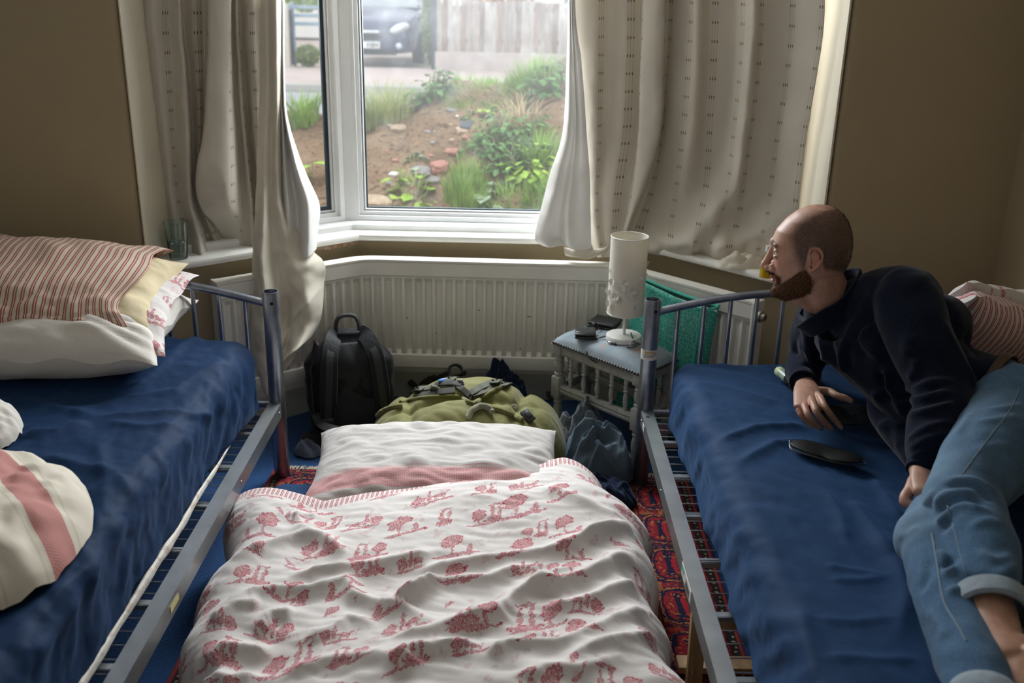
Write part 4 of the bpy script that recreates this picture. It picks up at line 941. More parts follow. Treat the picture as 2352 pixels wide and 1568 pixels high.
def cloth_over(x0, x1, y0, y1, zt, h, r, nx, ny, disp=None, skirt=(1, 1, 1, 1), edge=None):
    """cloth lying on a block with rounded edges; skirt = hang at x0,x1,y0,y1"""
    q = r*math.pi/2; ext = q-r+(h-r)
    S = np.linspace(x0-ext*skirt[0], x1+ext*skirt[1], nx+1); T = np.linspace(y0-ext*skirt[2], y1+ext*skirt[3], ny+1)
    SS, TT = np.meshgrid(S, T); D = disp(SS, TT) if disp else np.zeros_like(SS)
    ex_ = np.where(SS > x1-r, SS-(x1-r), np.where(SS < x0+r, SS-(x0+r), 0.0)); ey = np.where(TT > y1-r, TT-(y1-r), np.where(TT < y0+r, TT-(y0+r), 0.0))
    if not skirt[2]: ey = np.where(ey < 0, 0, ey)
    if not skirt[3]: ey = np.where(ey > 0, 0, ey)
    d = np.hypot(ex_, ey); th = np.minimum(d/r, math.pi/2); over = np.maximum(0, d-q); ux = np.where(d > 0, ex_/np.maximum(d, 1e-9), 0); uy = np.where(d > 0, ey/np.maximum(d, 1e-9), 0)
    hor = r*np.sin(th); X = (SS-ex_)+ux*hor; Y = (TT-ey)+uy*hor; drop = r*(1-np.cos(th))+over; drop = np.minimum(drop, h)
    X = X+ux*np.sin(th)*D; Y = Y+uy*np.sin(th)*D; Z = zt-drop+np.cos(th)*D
    m = MB(); w = nx+1
    m.add(np.stack([X, Y, Z], -1).reshape(-1, 3).tolist(), [(j*w+i, j*w+i+1, (j+1)*w+i+1, (j+1)*w+i) for j in range(ny) for i in range(nx)], np.stack([SS, TT], -1).reshape(-1, 2).tolist()); return m
def P5(pts, z): return [onz(x, y, z)[:2] for x, y in pts]

# left bed: mattress with navy fitted sheet
ml = thing('mattress', 'mattress in a dark blue fitted sheet under the striped pillows', 'mattress', (-1.23, 2.02, 0.28), 'mattresses in dark blue sheets')
rl = [(P5([(480, 770), (420, 800), (360, 850), (280, 900)], 0.52), 0.010, 0.02), (P5([(530, 830), (470, 850), (400, 890), (300, 905), (200, 930)], 0.52), 0.012, 0.022),
      (P5([(545, 900), (450, 930), (330, 940), (220, 950)], 0.52), 0.012, 0.02), (P5([(220, 950), (150, 930), (60, 905), (0, 900)], 0.52), 0.014, 0.025), (P5([(200, 960), (130, 985), (50, 990)], 0.52), 0.016, 0.025),
      (P5([(250, 960), (330, 970), (420, 960)], 0.52), 0.010, 0.02), (P5([(90, 1040), (170, 1060), (260, 1080), (330, 1130)], 0.52), 0.012, 0.025), (P5([(220, 1000), (240, 1080), (235, 1160)], 0.52), 0.010, 0.02),
      (P5([(210, 1160), (260, 1230), (230, 1300)], 0.52), 0.010, 0.025), (P5([(100, 1400), (150, 1330), (230, 1260)], 0.52), 0.012, 0.03), (P5([(30, 1480), (160, 1420), (240, 1300)], 0.52), 0.010, 0.03), (P5([(430, 760), (330, 820), (250, 870)], 0.52), 0.009, 0.015)]
def disp(S, T):
    d = fbm(S, T, 2.2, 1.0, 2)*0.012+ridge_field(S, T, rl)+np.abs(fbm(S*0.7+T*0.9, T*0.5-S, 9, 5.0, 3))*0.006
    side = np.clip((S+0.90)/0.06, 0, 1); d = d+side*0.010*fbm(S*0.6, T*1.0+S*0.5, 11, 8.0, 2)
    return d+0.035*np.clip((T-2.55)/0.4, 0, 1)-0.02
o = cloth_over(-1.65, -0.805, 1.05, 2.94, 0.525, 0.222, 0.075, 170, 330, disp).build('fitted_sheet', M_NAVY, ml, angle=None); solid(o, 0.002)
def m_floral():
    t = NT('white_mattress_ticking'); o = t.obj(); t.set(t.mix(t.math('MULTIPLY', t.step(t.noise(o, 40, 3), 0.55, 0.6), 0.5), (0.72, 0.68, 0.62), (0.5, 0.32, 0.25)), 0.85); t.bump(t.noise(o, 25, 4), 0.4, 0.01); return t.m
M_MATT = m_floral()
m = MB(); m.box((-1.235, 1.99, 0.37), (0.79, 1.80, 0.17), 0.05, None, 4); m.build('core', M_MATT, ml)
m = MB(); m.tube([(-0.824+0.006*N3(y*4, 1.1), y, 0.292+0.006*N3(y*6, 5.5)) for y in np.linspace(1.1, 2.72, 60)], [(0.012+0.005*N3(k*0.35, 2.2))*min(1, (59.5-k)/14) for k in range(60)], 8, flat=0.55); m.build('piped_edge', M_MATT, ml)

# right bed
mr = thing('mattress', 'mattress in a dark blue fitted sheet under the reclining man', 'mattress', (0.93, 2.02, 0.28), 'mattresses in dark blue sheets')
rr_ = [(P5([(1600, 850), (1700, 870), (1800, 900), (1850, 930)], 0.48), 0.010, 0.02), (P5([(1590, 880), (1680, 900), (1790, 930), (1840, 960)], 0.48), 0.010, 0.02), (P5([(1650, 1020), (1740, 985), (1850, 975)], 0.48), 0.014, 0.02),
       (P5([(1700, 1070), (1780, 1020), (1880, 1010)], 0.48), 0.014, 0.02), (P5([(1900, 1130), (1930, 1190), (1945, 1250)], 0.48), 0.010, 0.02), (P5([(1960, 1150), (2000, 1210), (2040, 1290)], 0.48), 0.014, 0.025), (P5([(2010, 1090), (2040, 1130), (2070, 1190)], 0.48), 0.012, 0.02),
       (P5([(1890, 1310), (1960, 1320), (2030, 1330)], 0.48), 0.006, 0.012), (P5([(1900, 1340), (1980, 1345), (2040, 1335)], 0.48), 0.006, 0.012), (P5([(1870, 1430), (1960, 1440), (2050, 1430)], 0.48), 0.006, 0.015), (P5([(2060, 1480), (2080, 1380), (2060, 1300), (2020, 1220)], 0.48), 0.014, 0.03),
       (P5([(1620, 840), (1720, 850), (1800, 870)], 0.48), 0.008, 0.015), (P5([(1840, 1400), (1850, 1480), (1870, 1568)], 0.48), 0.010, 0.02), (P5([(1890, 1520), (2000, 1530), (2100, 1525)], 0.48), 0.007, 0.015)]
def disp(S, T):
    d = fbm(S, T, 2.4, 11.0, 2)*0.010+ridge_field(S, T, rr_)+np.abs(fbm(S+T*0.6, T*0.6-S*0.4, 9, 15.0, 3))*0.005
    d = d-0.035*np.exp(-((S-1.02)/0.28)**2-((T-2.35)/0.45)**2)-0.02*np.exp(-((S-1.1)/0.25)**2-((T-1.7)/0.3)**2)
    side = np.clip((0.60-S)/0.08, 0, 1)
    return d+side*0.012*fbm(S*0.5, T+S*0.9, 9, 18.0, 2)
o = cloth_over(0.505, 1.36, 1.05, 2.945, 0.49, 0.205, 0.06, 190, 360, disp).build('fitted_sheet', M_NAVY2, mr, angle=None); solid(o, 0.002)
m = MB(); m.box((0.93, 2.0, 0.345), (0.82, 1.85, 0.11), 0.04, None, 4); m.build('core', M_MATT, mr)

# floor mattress in the middle
mf = thing('mattress', 'thin floor mattress in a blue sheet under the toile duvet', 'mattress', (-0.23, 1.75, 0.012), 'mattresses in dark blue sheets')
def disp(S, T): return fbm(S, T, 3.0, 21.0, 2)*0.008
o = cloth_over(-0.725, 0.24, 0.75, 2.72, 0.150, 0.135, 0.045, 80, 130, disp).build('fitted_sheet', M_NAVY2, mf, angle=None); solid(o, 0.002)
m = MB(); m.box((-0.24, 1.73, 0.075), (0.93, 1.92, 0.11), 0.03, None, 3); m.build('core', M_MATT, mf)

# pillows
def pillow(c, w, d, th, mat, name, label, R=Matrix.Identity(3), seed=0.0, wr=0.010, sag=0.0, n=64, pinch=0.06, group='pillows', parent=None, droop=0.0, uvrot=False, fold=6.0):
    m = MB(); c = Vector(c)
    def fn(side):
        def f(u, v):
            a = 1-abs(u)**3.2; b = 1-abs(v)**3.2; z = (max(a, 0)**0.55)*(max(b, 0)**0.55)*th/2
            x = u*w/2*(1-pinch*(1-abs(v)**2)*abs(u)**3); y = v*d/2*(1-pinch*(1-abs(u)**2)*abs(v)**3)
            k = (a*b)**0.3 if a > 0 and b > 0 else 0
            wz = wr*k*(N3(u*3+seed, v*3, side)+0.7*abs(N3(u*fold*0.6+v*2+seed, v*fold+seed, 4))*1.5); we = wr*0.4*(1-k)*math.sin((u*9+v*7)*1.5+seed)
            p = Vector((x, y, side*z+we+(wz if side > 0 else 0.2*wz)-droop*max(0, -v)**2-sag*u*u)); return tuple(c+R @ p)
        return f
    uvf = (lambda u, v: (u*w/2, (1-v)*d/2)) if not uvrot else (lambda u, v: ((1-v)*d/2, u*w/2))
    m.grid(fn(1), n, int(n*0.8), -1, 1, -1, 1, uvf=uvf); m.grid(fn(-1), n, int(n*0.8), -1, 1, -1, 1, uvf=uvf)
    o = m.build(name, mat, parent, angle=None)
    if parent is None: tag(o, label, 'pillow', group)
    return o
RX = lambda a: Matrix.Rotation(math.radians(a), 3, 'X')
RY = lambda a: Matrix.Rotation(math.radians(a), 3, 'Y')
RZ = lambda a: Matrix.Rotation(math.radians(a), 3, 'Z')
pillow((-1.40, 2.765, 0.600), 0.82, 0.50, 0.205, M_WHITEC, 'pillow', 'plain white pillow at the bottom of the stack on the left bed', RZ(4) @ RX(3), 1.0, 0.022, pinch=0.10, fold=5, n=80)
pillow((-1.352, 2.785, 0.684), 0.74, 0.46, 0.075, M_TOILE, 'pillow', 'red toile pillow squeezed under the striped one', RZ(4) @ RX(11), 5.0, 0.016, droop=0.03, sag=0.03, pinch=0.10)
ps = thing('pillow', 'red ticking striped pillow slipping out of its case on top of the stack', 'pillow', (-1.40, 2.82, 0.72), 'pillows')
pillow((-1.375, 2.815, 0.732), 0.72, 0.41, 0.105, M_CREAMC, 'inner_pillow', '', RZ(3) @ RX(14) @ RY(4), 9.0, 0.010, droop=0.02, parent=ps, sag=0.03, pinch=0.12)
def striped_case():
    m = MB(); c = Vector((-1.475, 2.810, 0.744)); R = RZ(3) @ RX(14) @ RY(2); w, d, th = 0.76, 0.445, 0.118
    def f(u, a):
        # open tube around the inner pillow: a = angle around
        ca, sa = math.cos(a), math.sin(a); y = math.copysign(abs(ca)**0.85, ca)*d/2; z = math.copysign(abs(sa)**0.95, sa)*th/2*(1.08-0.16*max(0, u)**3)
        e = 1-0.75*max(0, -u)**6; flare = 1.0; z *= e
        dr = 0.024*max(0, -ca)**2+0.025*max(0, u)**2
        hem = 0.02*math.sin(a*2+0.5)+0.015*math.sin(a*5)
        x = u*w/2+(hem if u > 0.98 else hem*max(0, u)**4)
        wv = 0.010*N3(u*5, a*2.2, 3)+0.016*abs(N3(u*6+a*1.5, a*3, 8))*max(0, -ca*1.2+0.3)
        p = Vector((x, y*(1+0.6*wv), z*(1+0.2*0)+wv*(1 if sa > -0.2 else 0.2)-dr)); return tuple(c+R @ p)
    m.grid(lambda u, v: f(u, v), 90, 96, -1, 1, 0, 2*math.pi, uvf=lambda u, v: (u*w/2*1.0, v*0.2))
    return m
o = striped_case().build('striped_case', M_TICK, ps, angle=None); solid(o, 0.002)
# pillow on the floor bed
pillow((-0.215, 2.655, 0.222), 0.755, 0.52, 0.175, M_GING, 'pillow', 'white pillow with a pink gingham band on the floor bed', RZ(3) @ RX(0), 3.0, 0.014, n=90, fold=7)

# centre duvet
yh = lambda x: np.interp(x, [-0.95, -0.75, -0.62, -0.5, -0.35, -0.2, 0.0, 0.16, 0.28, 0.5], [2.47, 2.49, 2.47, 2.41, 2.47, 2.53, 2.60, 2.685, 2.68, 2.62])
px_r = [[(530, 1265), (577, 1254), (621, 1242), (668, 1228), (715, 1224), (739, 1228), (767, 1250), (794, 1261)], [(967, 1297), (1030, 1293), (1144, 1277), (1255, 1265), (1333, 1242), (1440, 1202)], [(900, 1375), (940, 1364), (998, 1336), (1058, 1324), (1121, 1324), (1176, 1305), (1255, 1289)],
        [(660, 1317), (755, 1305), (853, 1293), (940, 1275), (1000, 1265)], [(506, 1380), (566, 1356), (621, 1348), (715, 1348), (755, 1336), (794, 1328), (814, 1360), (873, 1376), (932, 1395), (991, 1423)], [(905, 1380), (952, 1364), (1000, 1327)],
        [(1038, 1427), (1097, 1411), (1152, 1391), (1184, 1360), (1223, 1336), (1274, 1312), (1333, 1297)], [(900, 1462), (979, 1454), (1030, 1439), (1136, 1415), (1156, 1395)], [(589, 1435), (621, 1403), (676, 1399)], [(463, 1490), (510, 1466), (566, 1470), (621, 1482)],
        [(1120, 1502), (1144, 1486), (1215, 1474), (1294, 1470), (1373, 1435), (1452, 1391), (1491, 1376)], [(1255, 1383), (1333, 1368), (1412, 1340), (1460, 1316)], [(1207, 1344), (1294, 1328), (1373, 1301), (1448, 1261)], [(900, 1517), (959, 1498), (1018, 1490), (1105, 1478)],
        [(439, 1530), (498, 1518), (530, 1541), (597, 1533)], [(1294, 1517), (1373, 1482), (1444, 1462), (1507, 1419)], [(479, 1400), (538, 1383), (600, 1375)], [(1240, 1130), (1310, 1150), (1380, 1175), (1430, 1185)], [(1330, 1240), (1400, 1215), (1440, 1190)], [(700, 1455), (760, 1440), (800, 1410), (860, 1420)], [(640, 1530), (740, 1505), (860, 1500), (960, 1530)], [(1180, 1545), (1260, 1530), (1330, 1535), (1440, 1500)],
        [(680, 1160), (690, 1190), (705, 1225)], [(720, 1160), (722, 1190), (712, 1222)]]
rdg = [(P5(p, 0.285), 0.030 if k < 16 else 0.020, 0.024) for k, p in enumerate(px_r)]
def dispd(S, T):
    yy = T  # world y
    d = ridge_field(S, T, rdg)+fbm(S, T, 3.2, 31.0, 2)*0.018+np.abs(fbm(S*0.5+T, T*1.2-S*0.3, 10, 35.0, 3))*0.008
    d = d-0.020*np.exp(-((S+0.52)/0.10)**2-((T-2.28)/0.10)**2)      # pucker beside the pillow
    d = d+0.030*np.exp(-((S+0.05)/0.35)**2-((T-2.35)/0.20)**2)       # swell over the pillow
    return d
def duvet():
    nx, ny = 300, 300; x0, x1, zt, h, r = -0.80, 0.375, 0.262, 0.245, 0.13
    q = r*math.pi/2; ext = q-r+(h-r); S = np.linspace(x0-ext, x1+ext, nx+1); T = np.linspace(0, 1.95, ny+1)
    SS, TT = np.meshgrid(S, T); YY = yh(SS)-TT
    xl = x0+0.150*np.clip(2.5-YY, 0, 1.1)+0.02*np.sin(YY*9)+0.012*np.sin(YY*23+1); xr = x1-0.11*np.clip((YY-2.35)/0.3, 0, 1)+0.012*np.sin(YY*11+2)+0.014*np.sin(YY*27)
    D = dispd(SS, YY); ex_ = np.where(SS > xr-r, SS-(xr-r), np.where(SS < xl+r, SS-(xl+r), 0.0)); a = np.abs(ex_); th = np.minimum(a/r, math.pi/2); over = np.maximum(0, a-q); sg = np.sign(ex_)
    X = SS-ex_+sg*r*np.sin(th); drop = np.minimum(r*(1-np.cos(th))+over, h)
    k = np.clip(TT/0.045, 0, 1); edge = 1-(1-k)**2.2                # rounded hem edge
    zt_ = zt+0.012*np.clip((YY-2.2)/0.4, 0, 1)
    left = np.clip((-0.56-SS)/0.06, 0, 1)                          # beyond the pillow the hem drops to the mattress
    lowz = 0.225-0.055*left+0.035*np.clip((SS+0.5)/0.3, 0, 1)
    Z = np.where(drop < h, lowz+(zt_-lowz)*edge, zt_)-drop+np.cos(th)*D*(0.15+0.85*np.clip((TT-0.03)/0.10, 0, 1))
    Z = np.maximum(Z, 0.018+0.004*np.sin(YY*31)); X = X+sg*np.sin(th)*D*0.9
    YY = YY-0.010*(TT < 0.03)*np.cos(TT/0.03*math.pi/2)
    m = MB(); w = nx+1; m.add(np.stack([X, YY, Z], -1).reshape(-1, 3).tolist(), [(j*w+i, j*w+i+1, (j+1)*w+i+1, (j+1)*w+i) for j in range(ny) for i in range(nx)], np.stack([SS, TT], -1).reshape(-1, 2).tolist()); return m
o = duvet().build('duvet', M_TOILEH, angle=None); solid(o, 0.004); tag(o, 'rumpled white duvet with red toile scenes spread over the floor bed', 'duvet')

# heaped duvet on the left bed
def heap(c, rx, ry, h, seed, mat, name, label, rot=0.0, n=70, pw=2.4):
    m = MB(); cs, sn = math.cos(rot), math.sin(rot)
    def fn(u, v):
        a = u*2*math.pi; r = v; x = r*math.cos(a); y = r*math.sin(a); wob = 1+0.10*N3(math.cos(a)*1.5+seed, math.sin(a)*1.5, 3)
        rad_ = abs(N3(math.cos(a)*4+seed, math.sin(a)*4, r*2))
        z = h*(max(0, 1-r**pw))**0.5*(0.82+0.35*abs(N3(x*1.6+seed, y*1.6, 0)))+0.035*r*rad_+0.02*abs(N3(x*4, y*4, seed))*(1-r**6)+0.008*N3(x*11, y*9, seed)
        X, Y = x*rx*wob, y*ry*wob; return (c[0]+X*cs-Y*sn, c[1]+X*sn+Y*cs, c[2]+z)
    m.grid(fn, n*2, n, 0, 1, 1.0, 0.0, closeu=True, uvf=lambda u, v: (v*math.cos(u*6.283)*rx*1.25+0.03, v*math.sin(u*6.283)*ry*1.25)); o = m.build(name, mat, angle=None); tag(o, label, 'duvet', 'duvets heaped on the left bed'); return o
heap((-1.21, 1.70, 0.515), 0.36, 0.36, 0.12, 2.0, M_DUV2, 'duvet', 'heaped cream duvet with red gingham bands at the left edge', 0.75)
heap((-1.42, 2.17, 0.515), 0.22, 0.16, 0.10, 6.0, M_WHITEC, 'duvet', 'small fold of cream bedding above the gingham duvet', 0.3)

# ------------------------------------------------------------------ rug
def m_rug():
    t = NT('persian_rug'); u, v, _ = t.sep(t.uv())
    wob = t.math('MULTIPLY', t.math('SUBTRACT', t.noise(t.uv(), 45, 3), 0.5), 0.022); u = t.math('ADD', u, wob); v = t.math('ADD', v, t.math('MULTIPLY', wob, 0.8))
    navy, red, ora, blk, cream = (0.008, 0.009, 0.034), (0.27, 0.010, 0.016), (0.34, 0.105, 0.03), (0.012, 0.008, 0.008), (0.55, 0.42, 0.28)
    # u = distance from the long edge, v = along
    per = 0.20; fv = t.math('SUBTRACT', t.math('FRACT', t.math('DIVIDE', v, per)), 0.5); cu = t.math('DIVIDE', t.math('SUBTRACT', u, 0.122), 0.060)
    r = t.math('POWER', t.math('ADD', t.math('POWER', t.math('ABSOLUTE', t.math('MULTIPLY', fv, 2.35)), 3.2), t.math('POWER', t.math('ABSOLUTE', cu), 3.2)), 0.3125)
    r2 = t.math('SQRT', t.math('ADD', t.math('POWER', t.math('MULTIPLY', fv, 3.6), 2.0), t.math('POWER', t.math('MULTIPLY', t.math('ADD', cu, 0.30), 3.2), 2.0)))
    r3 = t.math('SQRT', t.math('ADD', t.math('POWER', t.math('MULTIPLY', fv, 3.2), 2.0), t.math('POWER', t.math('MULTIPLY', t.math('SUBTRACT', cu, 0.45), 5.0), 2.0)))
    def band(x, a, b): return t.math('MULTIPLY', t.math('GREATER_THAN', x, a), t.math('LESS_THAN', x, b))
    cell = t.voro(t.comb(t.math('MULTIPLY', u, 1.0), t.math('MULTIPLY', v, 1.0)), 48, 'F1', 0.35); cc = t.ramp(t.sep(cell.outputs['Color'])[0], [(0.0, navy), (0.30, (0.06, 0.01, 0.02)), (0.48, red), (0.68, (0.22, 0.015, 0.03)), (0.82, ora), (0.95, navy)], 'CONSTANT')
    fine = t.ramp(t.sep(t.voro(t.uv(), 130, 'F1', 0.5).outputs['Color'])[1], [(0, navy), (0.55, red), (0.8, ora)], 'CONSTANT')
    c = t.mix(0.35, cc, fine)
    c = t.mix(t.math('LESS_THAN', r, 1.02), c, navy); c = t.mix(t.math('MULTIPLY', band(r, 0.90, 1.0), t.math('GREATER_THAN', t.noise(t.uv(), 110, 1), 0.45)), c, ora); c = t.mix(t.math('MULTIPLY', band(r, 0.66, 0.80), t.math('GREATER_THAN', t.noise(t.uv(), 70, 1), 0.47)), c, red)
    c = t.mix(t.math('LESS_THAN', r2, 1.0), c, (0.33, 0.012, 0.025)); c = t.mix(t.math('LESS_THAN', t.math('ABSOLUTE', t.math('ADD', cu, 0.30)), 0.05), c, (0.05, 0.04, 0.02)); c = t.mix(t.math('LESS_THAN', r3, 1.0), c, (0.20, 0.01, 0.02)); 
    c = t.mix(t.math('MULTIPLY', band(r, 0.44, 0.68), t.math('GREATER_THAN', t.noise(t.uv(), 90, 1), 0.56)), c, ora)
    # guard stripes
    dots = t.math('LESS_THAN', t.math('ABSOLUTE', t.math('SUBTRACT', t.math('FRACT', t.math('DIVIDE', v, 0.022)), 0.5)), 0.17)
    c = t.mix(t.math('LESS_THAN', u, 0.030), c, blk); c = t.mix(t.math('MULTIPLY', band(u, 0.012, 0.019), dots), c, cream); c = t.mix(band(u, 0.030, 0.036), c, red)
    c = t.mix(t.math('GREATER_THAN', u, 0.188), c, (0.10, 0.02, 0.012)); c = t.mix(band(u, 0.190, 0.195), c, ora); c = t.mix(band(u, 0.200, 0.222), c, (0.36, 0.20, 0.09))
    chk = t.math('GREATER_THAN', t.math('FRACT', t.math('DIVIDE', v, 0.03)), 0.5); c = t.mix(t.math('MULTIPLY', band(u, 0.196, 0.216), chk), c, red); c = t.mix(band(u, 0.225, 0.232), c, blk)
    far = t.math('GREATER_THAN', u, 0.26); fieldc = t.ramp(t.sep(t.voro(t.uv(), 32, 'F1', 0.4).outputs['Color'])[0], [(0, navy), (0.35, red), (0.7, ora), (0.85, navy)], 'CONSTANT'); c = t.mix(far, c, fieldc)
    t.set(c, 0.95, spec=0.05, sheen=0.15); t.bump(t.noise(t.uv(), 500, 2), 0.8, 0.003); return t.m
M_RUG = m_rug()
rug = thing('rug', 'red and navy patterned rug under the floor bed', 'rug', (-0.1, 1.9, 0.0))
RX0, RX1, RY0, RY1 = -0.80, 0.60, 0.4, 3.045
m = MB(); m.grid(lambda u, v: (u, v, 0.011+0.0015*N3(u*4, v*4)), 40, 70, RX0, RX1, RY0, RY1, uvf=lambda u, v: (min(u-RX0, RX1-u), v)); o = m.build('pile', M_RUG, rug); solid(o, 0.010)
m = MB(); rf = random.Random(5)
for k in range(420):
    x = lerp(RX0, RX1, k/420); m.tube([(x, RY1, 0.006), (x+rf.uniform(-.006, .006), RY1+0.022, 0.005), (x+rf.uniform(-.01, .01), RY1+0.042+rf.uniform(-.006, .004), 0.002)], 0.0014, 4)
m.build('fringe', simple('rug_fringe', (0.5, 0.43, 0.33)), rug)['kind'] = 'stuff'
m = MB(); M_BIND = simple('red_binding', (0.22, 0.012, 0.016), 0.9)
for xx in (RX0, RX1): MB().tube([(xx, RY0+(RY1-RY0)*k/60, 0.008) for k in range(61)], 0.007, 8).build('bound_edge', M_BIND, rug)
# ------------------------------------------------------------------ upholstered stool
M_GREYW = NT('chipped_grey_paint'); _o = M_GREYW.obj(); _c = M_GREYW.ramp(M_GREYW.noise(_o, 30, 4), [(0.3, (0.27, 0.265, 0.245)), (0.7, (0.37, 0.36, 0.335))])
_c = M_GREYW.mix(M_GREYW.math('MULTIPLY', M_GREYW.step(M_GREYW.noise(_o, 55, 5, 0.7), 0.64, 0.70), 0.8), _c, (0.14, 0.09, 0.06)); M_GREYW.set(_c, 0.55); M_GREYW.bump(M_GREYW.noise(_o, 80, 4), 0.25, 0.003); M_GREYW = M_GREYW.m
def m_pad():
    t = NT('faded_blue_floral_fabric'); o = t.obj(); c = t.ramp(t.noise(o, 12, 4), [(0.3, (0.20, 0.245, 0.28)), (0.7, (0.30, 0.345, 0.38))])
    f = t.math('MULTIPLY', t.step(t.noise(o, 13, 2), 0.60, 0.66), t.step(t.noise(o, 60, 3), 0.42, 0.55)); c = t.mix(t.math('MULTIPLY', f, 0.75), c, (0.52, 0.22, 0.13))
    t.set(c, 0.9, spec=0.1, sheen=0.2); t.bump(t.noise(o, 260, 2), 0.3, 0.002); return t.m
M_STUD = simple('bronze_stud', (0.10, 0.085, 0.075), 0.3, 0.8)
A_, B_ = np.array([0.148, 3.40]), np.array([0.437, 3.09]); BC = np.array([0.1425, 0.161]); C_, D_ = B_+BC, A_+BC
e1 = (B_-A_)/np.linalg.norm(B_-A_); e2 = BC/np.linalg.norm(BC); LS, WS = np.linalg.norm(B_-A_), np.linalg.norm(BC); SA = math.atan2(e1[1], e1[0]); RS = Matrix.Rotation(SA, 3, 'Z')
def SP(a, b, z): q = A_+e1*a+e2*b; return (q[0], q[1], z)
ctr = A_+(B_-A_)/2+BC/2
stool = thing('stool', 'grey painted wooden stool with turned spindles and studded blue seat', 'stool', (ctr[0], ctr[1], 0))
def lerpprof(p): return p
leg_p = [(0.0, 0.0), (0.012, 0.0), (0.014, 0.01), (0.011, 0.02), (0.016, 0.06), (0.018, 0.10), (0.012, 0.125), (0.017, 0.132), (0.013, 0.14), (0.018, 0.148), (0.018, 0.15)]
leg_q = [(0.018, 0.232), (0.013, 0.238), (0.018, 0.244), (0.013, 0.25), (0.017, 0.262), (0.019, 0.28), (0.015, 0.295), (0.018, 0.301), (0.013, 0.307), (0.018, 0.313), (0.018, 0.318)]
for a, b in ((0.02, 0.02), (LS-0.02, 0.02), (LS-0.02, WS-0.02), (0.02, WS-0.02)):
    m = MB(); m.lathe(leg_p, SP(a, b, 0), 18); m.lathe(leg_q, SP(a, b, 0), 18)
    m.box(SP(a, b, 0.191), (0.040, 0.040, 0.083), 0.004, RS); m.box(SP(a, b, 0.338), (0.040, 0.040, 0.044), 0.004, RS); m.build('leg', M_GREYW, stool)
def srail(a0, b0, a1, b1, z, h, th, name):
    p, q = SP(a0, b0, z), SP(a1, b1, z); d = np.array(q)-np.array(p); L = np.linalg.norm(d); an = math.atan2(d[1], d[0]); c = ((p[0]+q[0])/2, (p[1]+q[1])/2, z)
    m = MB(); R = Matrix.Rotation(an, 3, 'Z'); m.box(c, (L, th, h), 0.003, R)
    for zz in (-h*0.2, h*0.2): m.box((c[0], c[1], c[2]+zz), (L, th+0.006, h*0.22), 0.0025, R)
    m.build(name, M_GREYW, stool, smooth=False)
sp_p = [(0.006, 0.0), (0.009, 0.004), (0.006, 0.010), (0.0065, 0.016), (0.010, 0.032), (0.0085, 0.050), (0.006, 0.064), (0.010, 0.070), (0.006, 0.076), (0.009, 0.083), (0.006, 0.090), (0.0085, 0.098), (0.009, 0.108), (0.006, 0.116)]
for (a0, b0, a1, b1, n) in ((0.03, 0.02, LS-0.03, 0.02, 5), (0.03, WS-0.02, LS-0.03, WS-0.02, 5), (0.02, 0.03, 0.02, WS-0.03, 2), (LS-0.02, 0.03, LS-0.02, WS-0.03, 2)):
    srail(a0, b0, a1, b1, 0.338, 0.036, 0.022, 'seat_rail'); srail(a0, b0, a1, b1, 0.188, 0.034, 0.022, 'lower_rail')
    for k in range(n):
        t_ = (k+0.75)/(n+0.5); m = MB(); m.lathe(sp_p, SP(lerp(a0, a1, t_), lerp(b0, b1, t_), 0.205), 14); m.build('spindle', M_GREYW, stool)
m = MB()
def padf(u, v):
    a = 1-abs(u)**4; b = 1-abs(v)**4; z = 0.358+0.052*(max(0, a)**0.45)*(max(0, b)**0.45)+0.003*N3(u*3, v*3, 5)
    return SP(LS/2+u*(LS/2+0.004), WS/2+v*(WS/2+0.004), z)
m.grid(padf, 50, 34, -1, 1, -1, 1); m.build('seat_pad', m_pad(), stool, angle=None)
def padz(x, y):
    q = np.array([x, y])-A_; a = q@e1; b = q@e2; u = min(1, max(-1, (a-LS/2)/(LS/2+0.004))); v = min(1, max(-1, (b-WS/2)/(WS/2+0.004)))
    return 0.358+0.052*(max(0, 1-abs(u)**4)**0.45)*(max(0, 1-abs(v)**4)**0.45)
stud = None
def studs(a0, b0, a1, b1, n, nx, ny):
    global stud
    for k in range(n):
        t_ = (k+0.5)/n; q = SP(lerp(a0, a1, t_), lerp(b0, b1, t_), 0.364)
        if stud is None:
            m = MB(); m.ell(q, (0.0052, 0.0052, 0.0052), 10, 7); stud = m.build('stud', M_STUD, stool); stud_q = q; studs.q0 = q
        else:
            o = stud.copy(); COL.objects.link(o); o.parent = stool; o.location = Vector(q)-Vector(studs.q0)
studs(0, -0.003, LS, -0.003, 34, 0, 0); studs(-0.003, 0, -0.003, WS, 16, 0, 0); studs(LS+0.003, 0, LS+0.003, WS, 16, 0, 0)

# ------------------------------------------------------------------ lamp
lampc = (0.394, 3.312); lz = padz(*lampc)+0.001
M_LAMPW = simple('white_lamp_enamel', (0.70, 0.69, 0.66), 0.35, var=0.03)
t = NT('cream_paper_shade'); t.set((0.80, 0.77, 0.70), 0.85, spec=0.2); tl = t.node('ShaderNodeBsdfTranslucent'); tl.inputs[0].default_value = (0.8, 0.74, 0.6, 1); mx = t.node('ShaderNodeMixShader'); mx.inputs[0].default_value = 0.25; t.l.new(t.b.outputs[0], mx.inputs[1]); t.l.new(tl.outputs[0], mx.inputs[2]); t.l.new(mx.outputs[0], t.out.inputs[0]); M_SHADE = t.m
lamp = thing('table_lamp', 'small white lamp with a tall drum shade covered in paper butterflies', 'lamp', (lampc[0], lampc[1], lz))
m = MB(); m.lathe([(0, 0), (0.060, 0), (0.063, 0.003), (0.063, 0.016), (0.061, 0.019), (0.0, 0.020)], (*lampc, lz), 40); m.build('base', M_LAMPW, lamp)
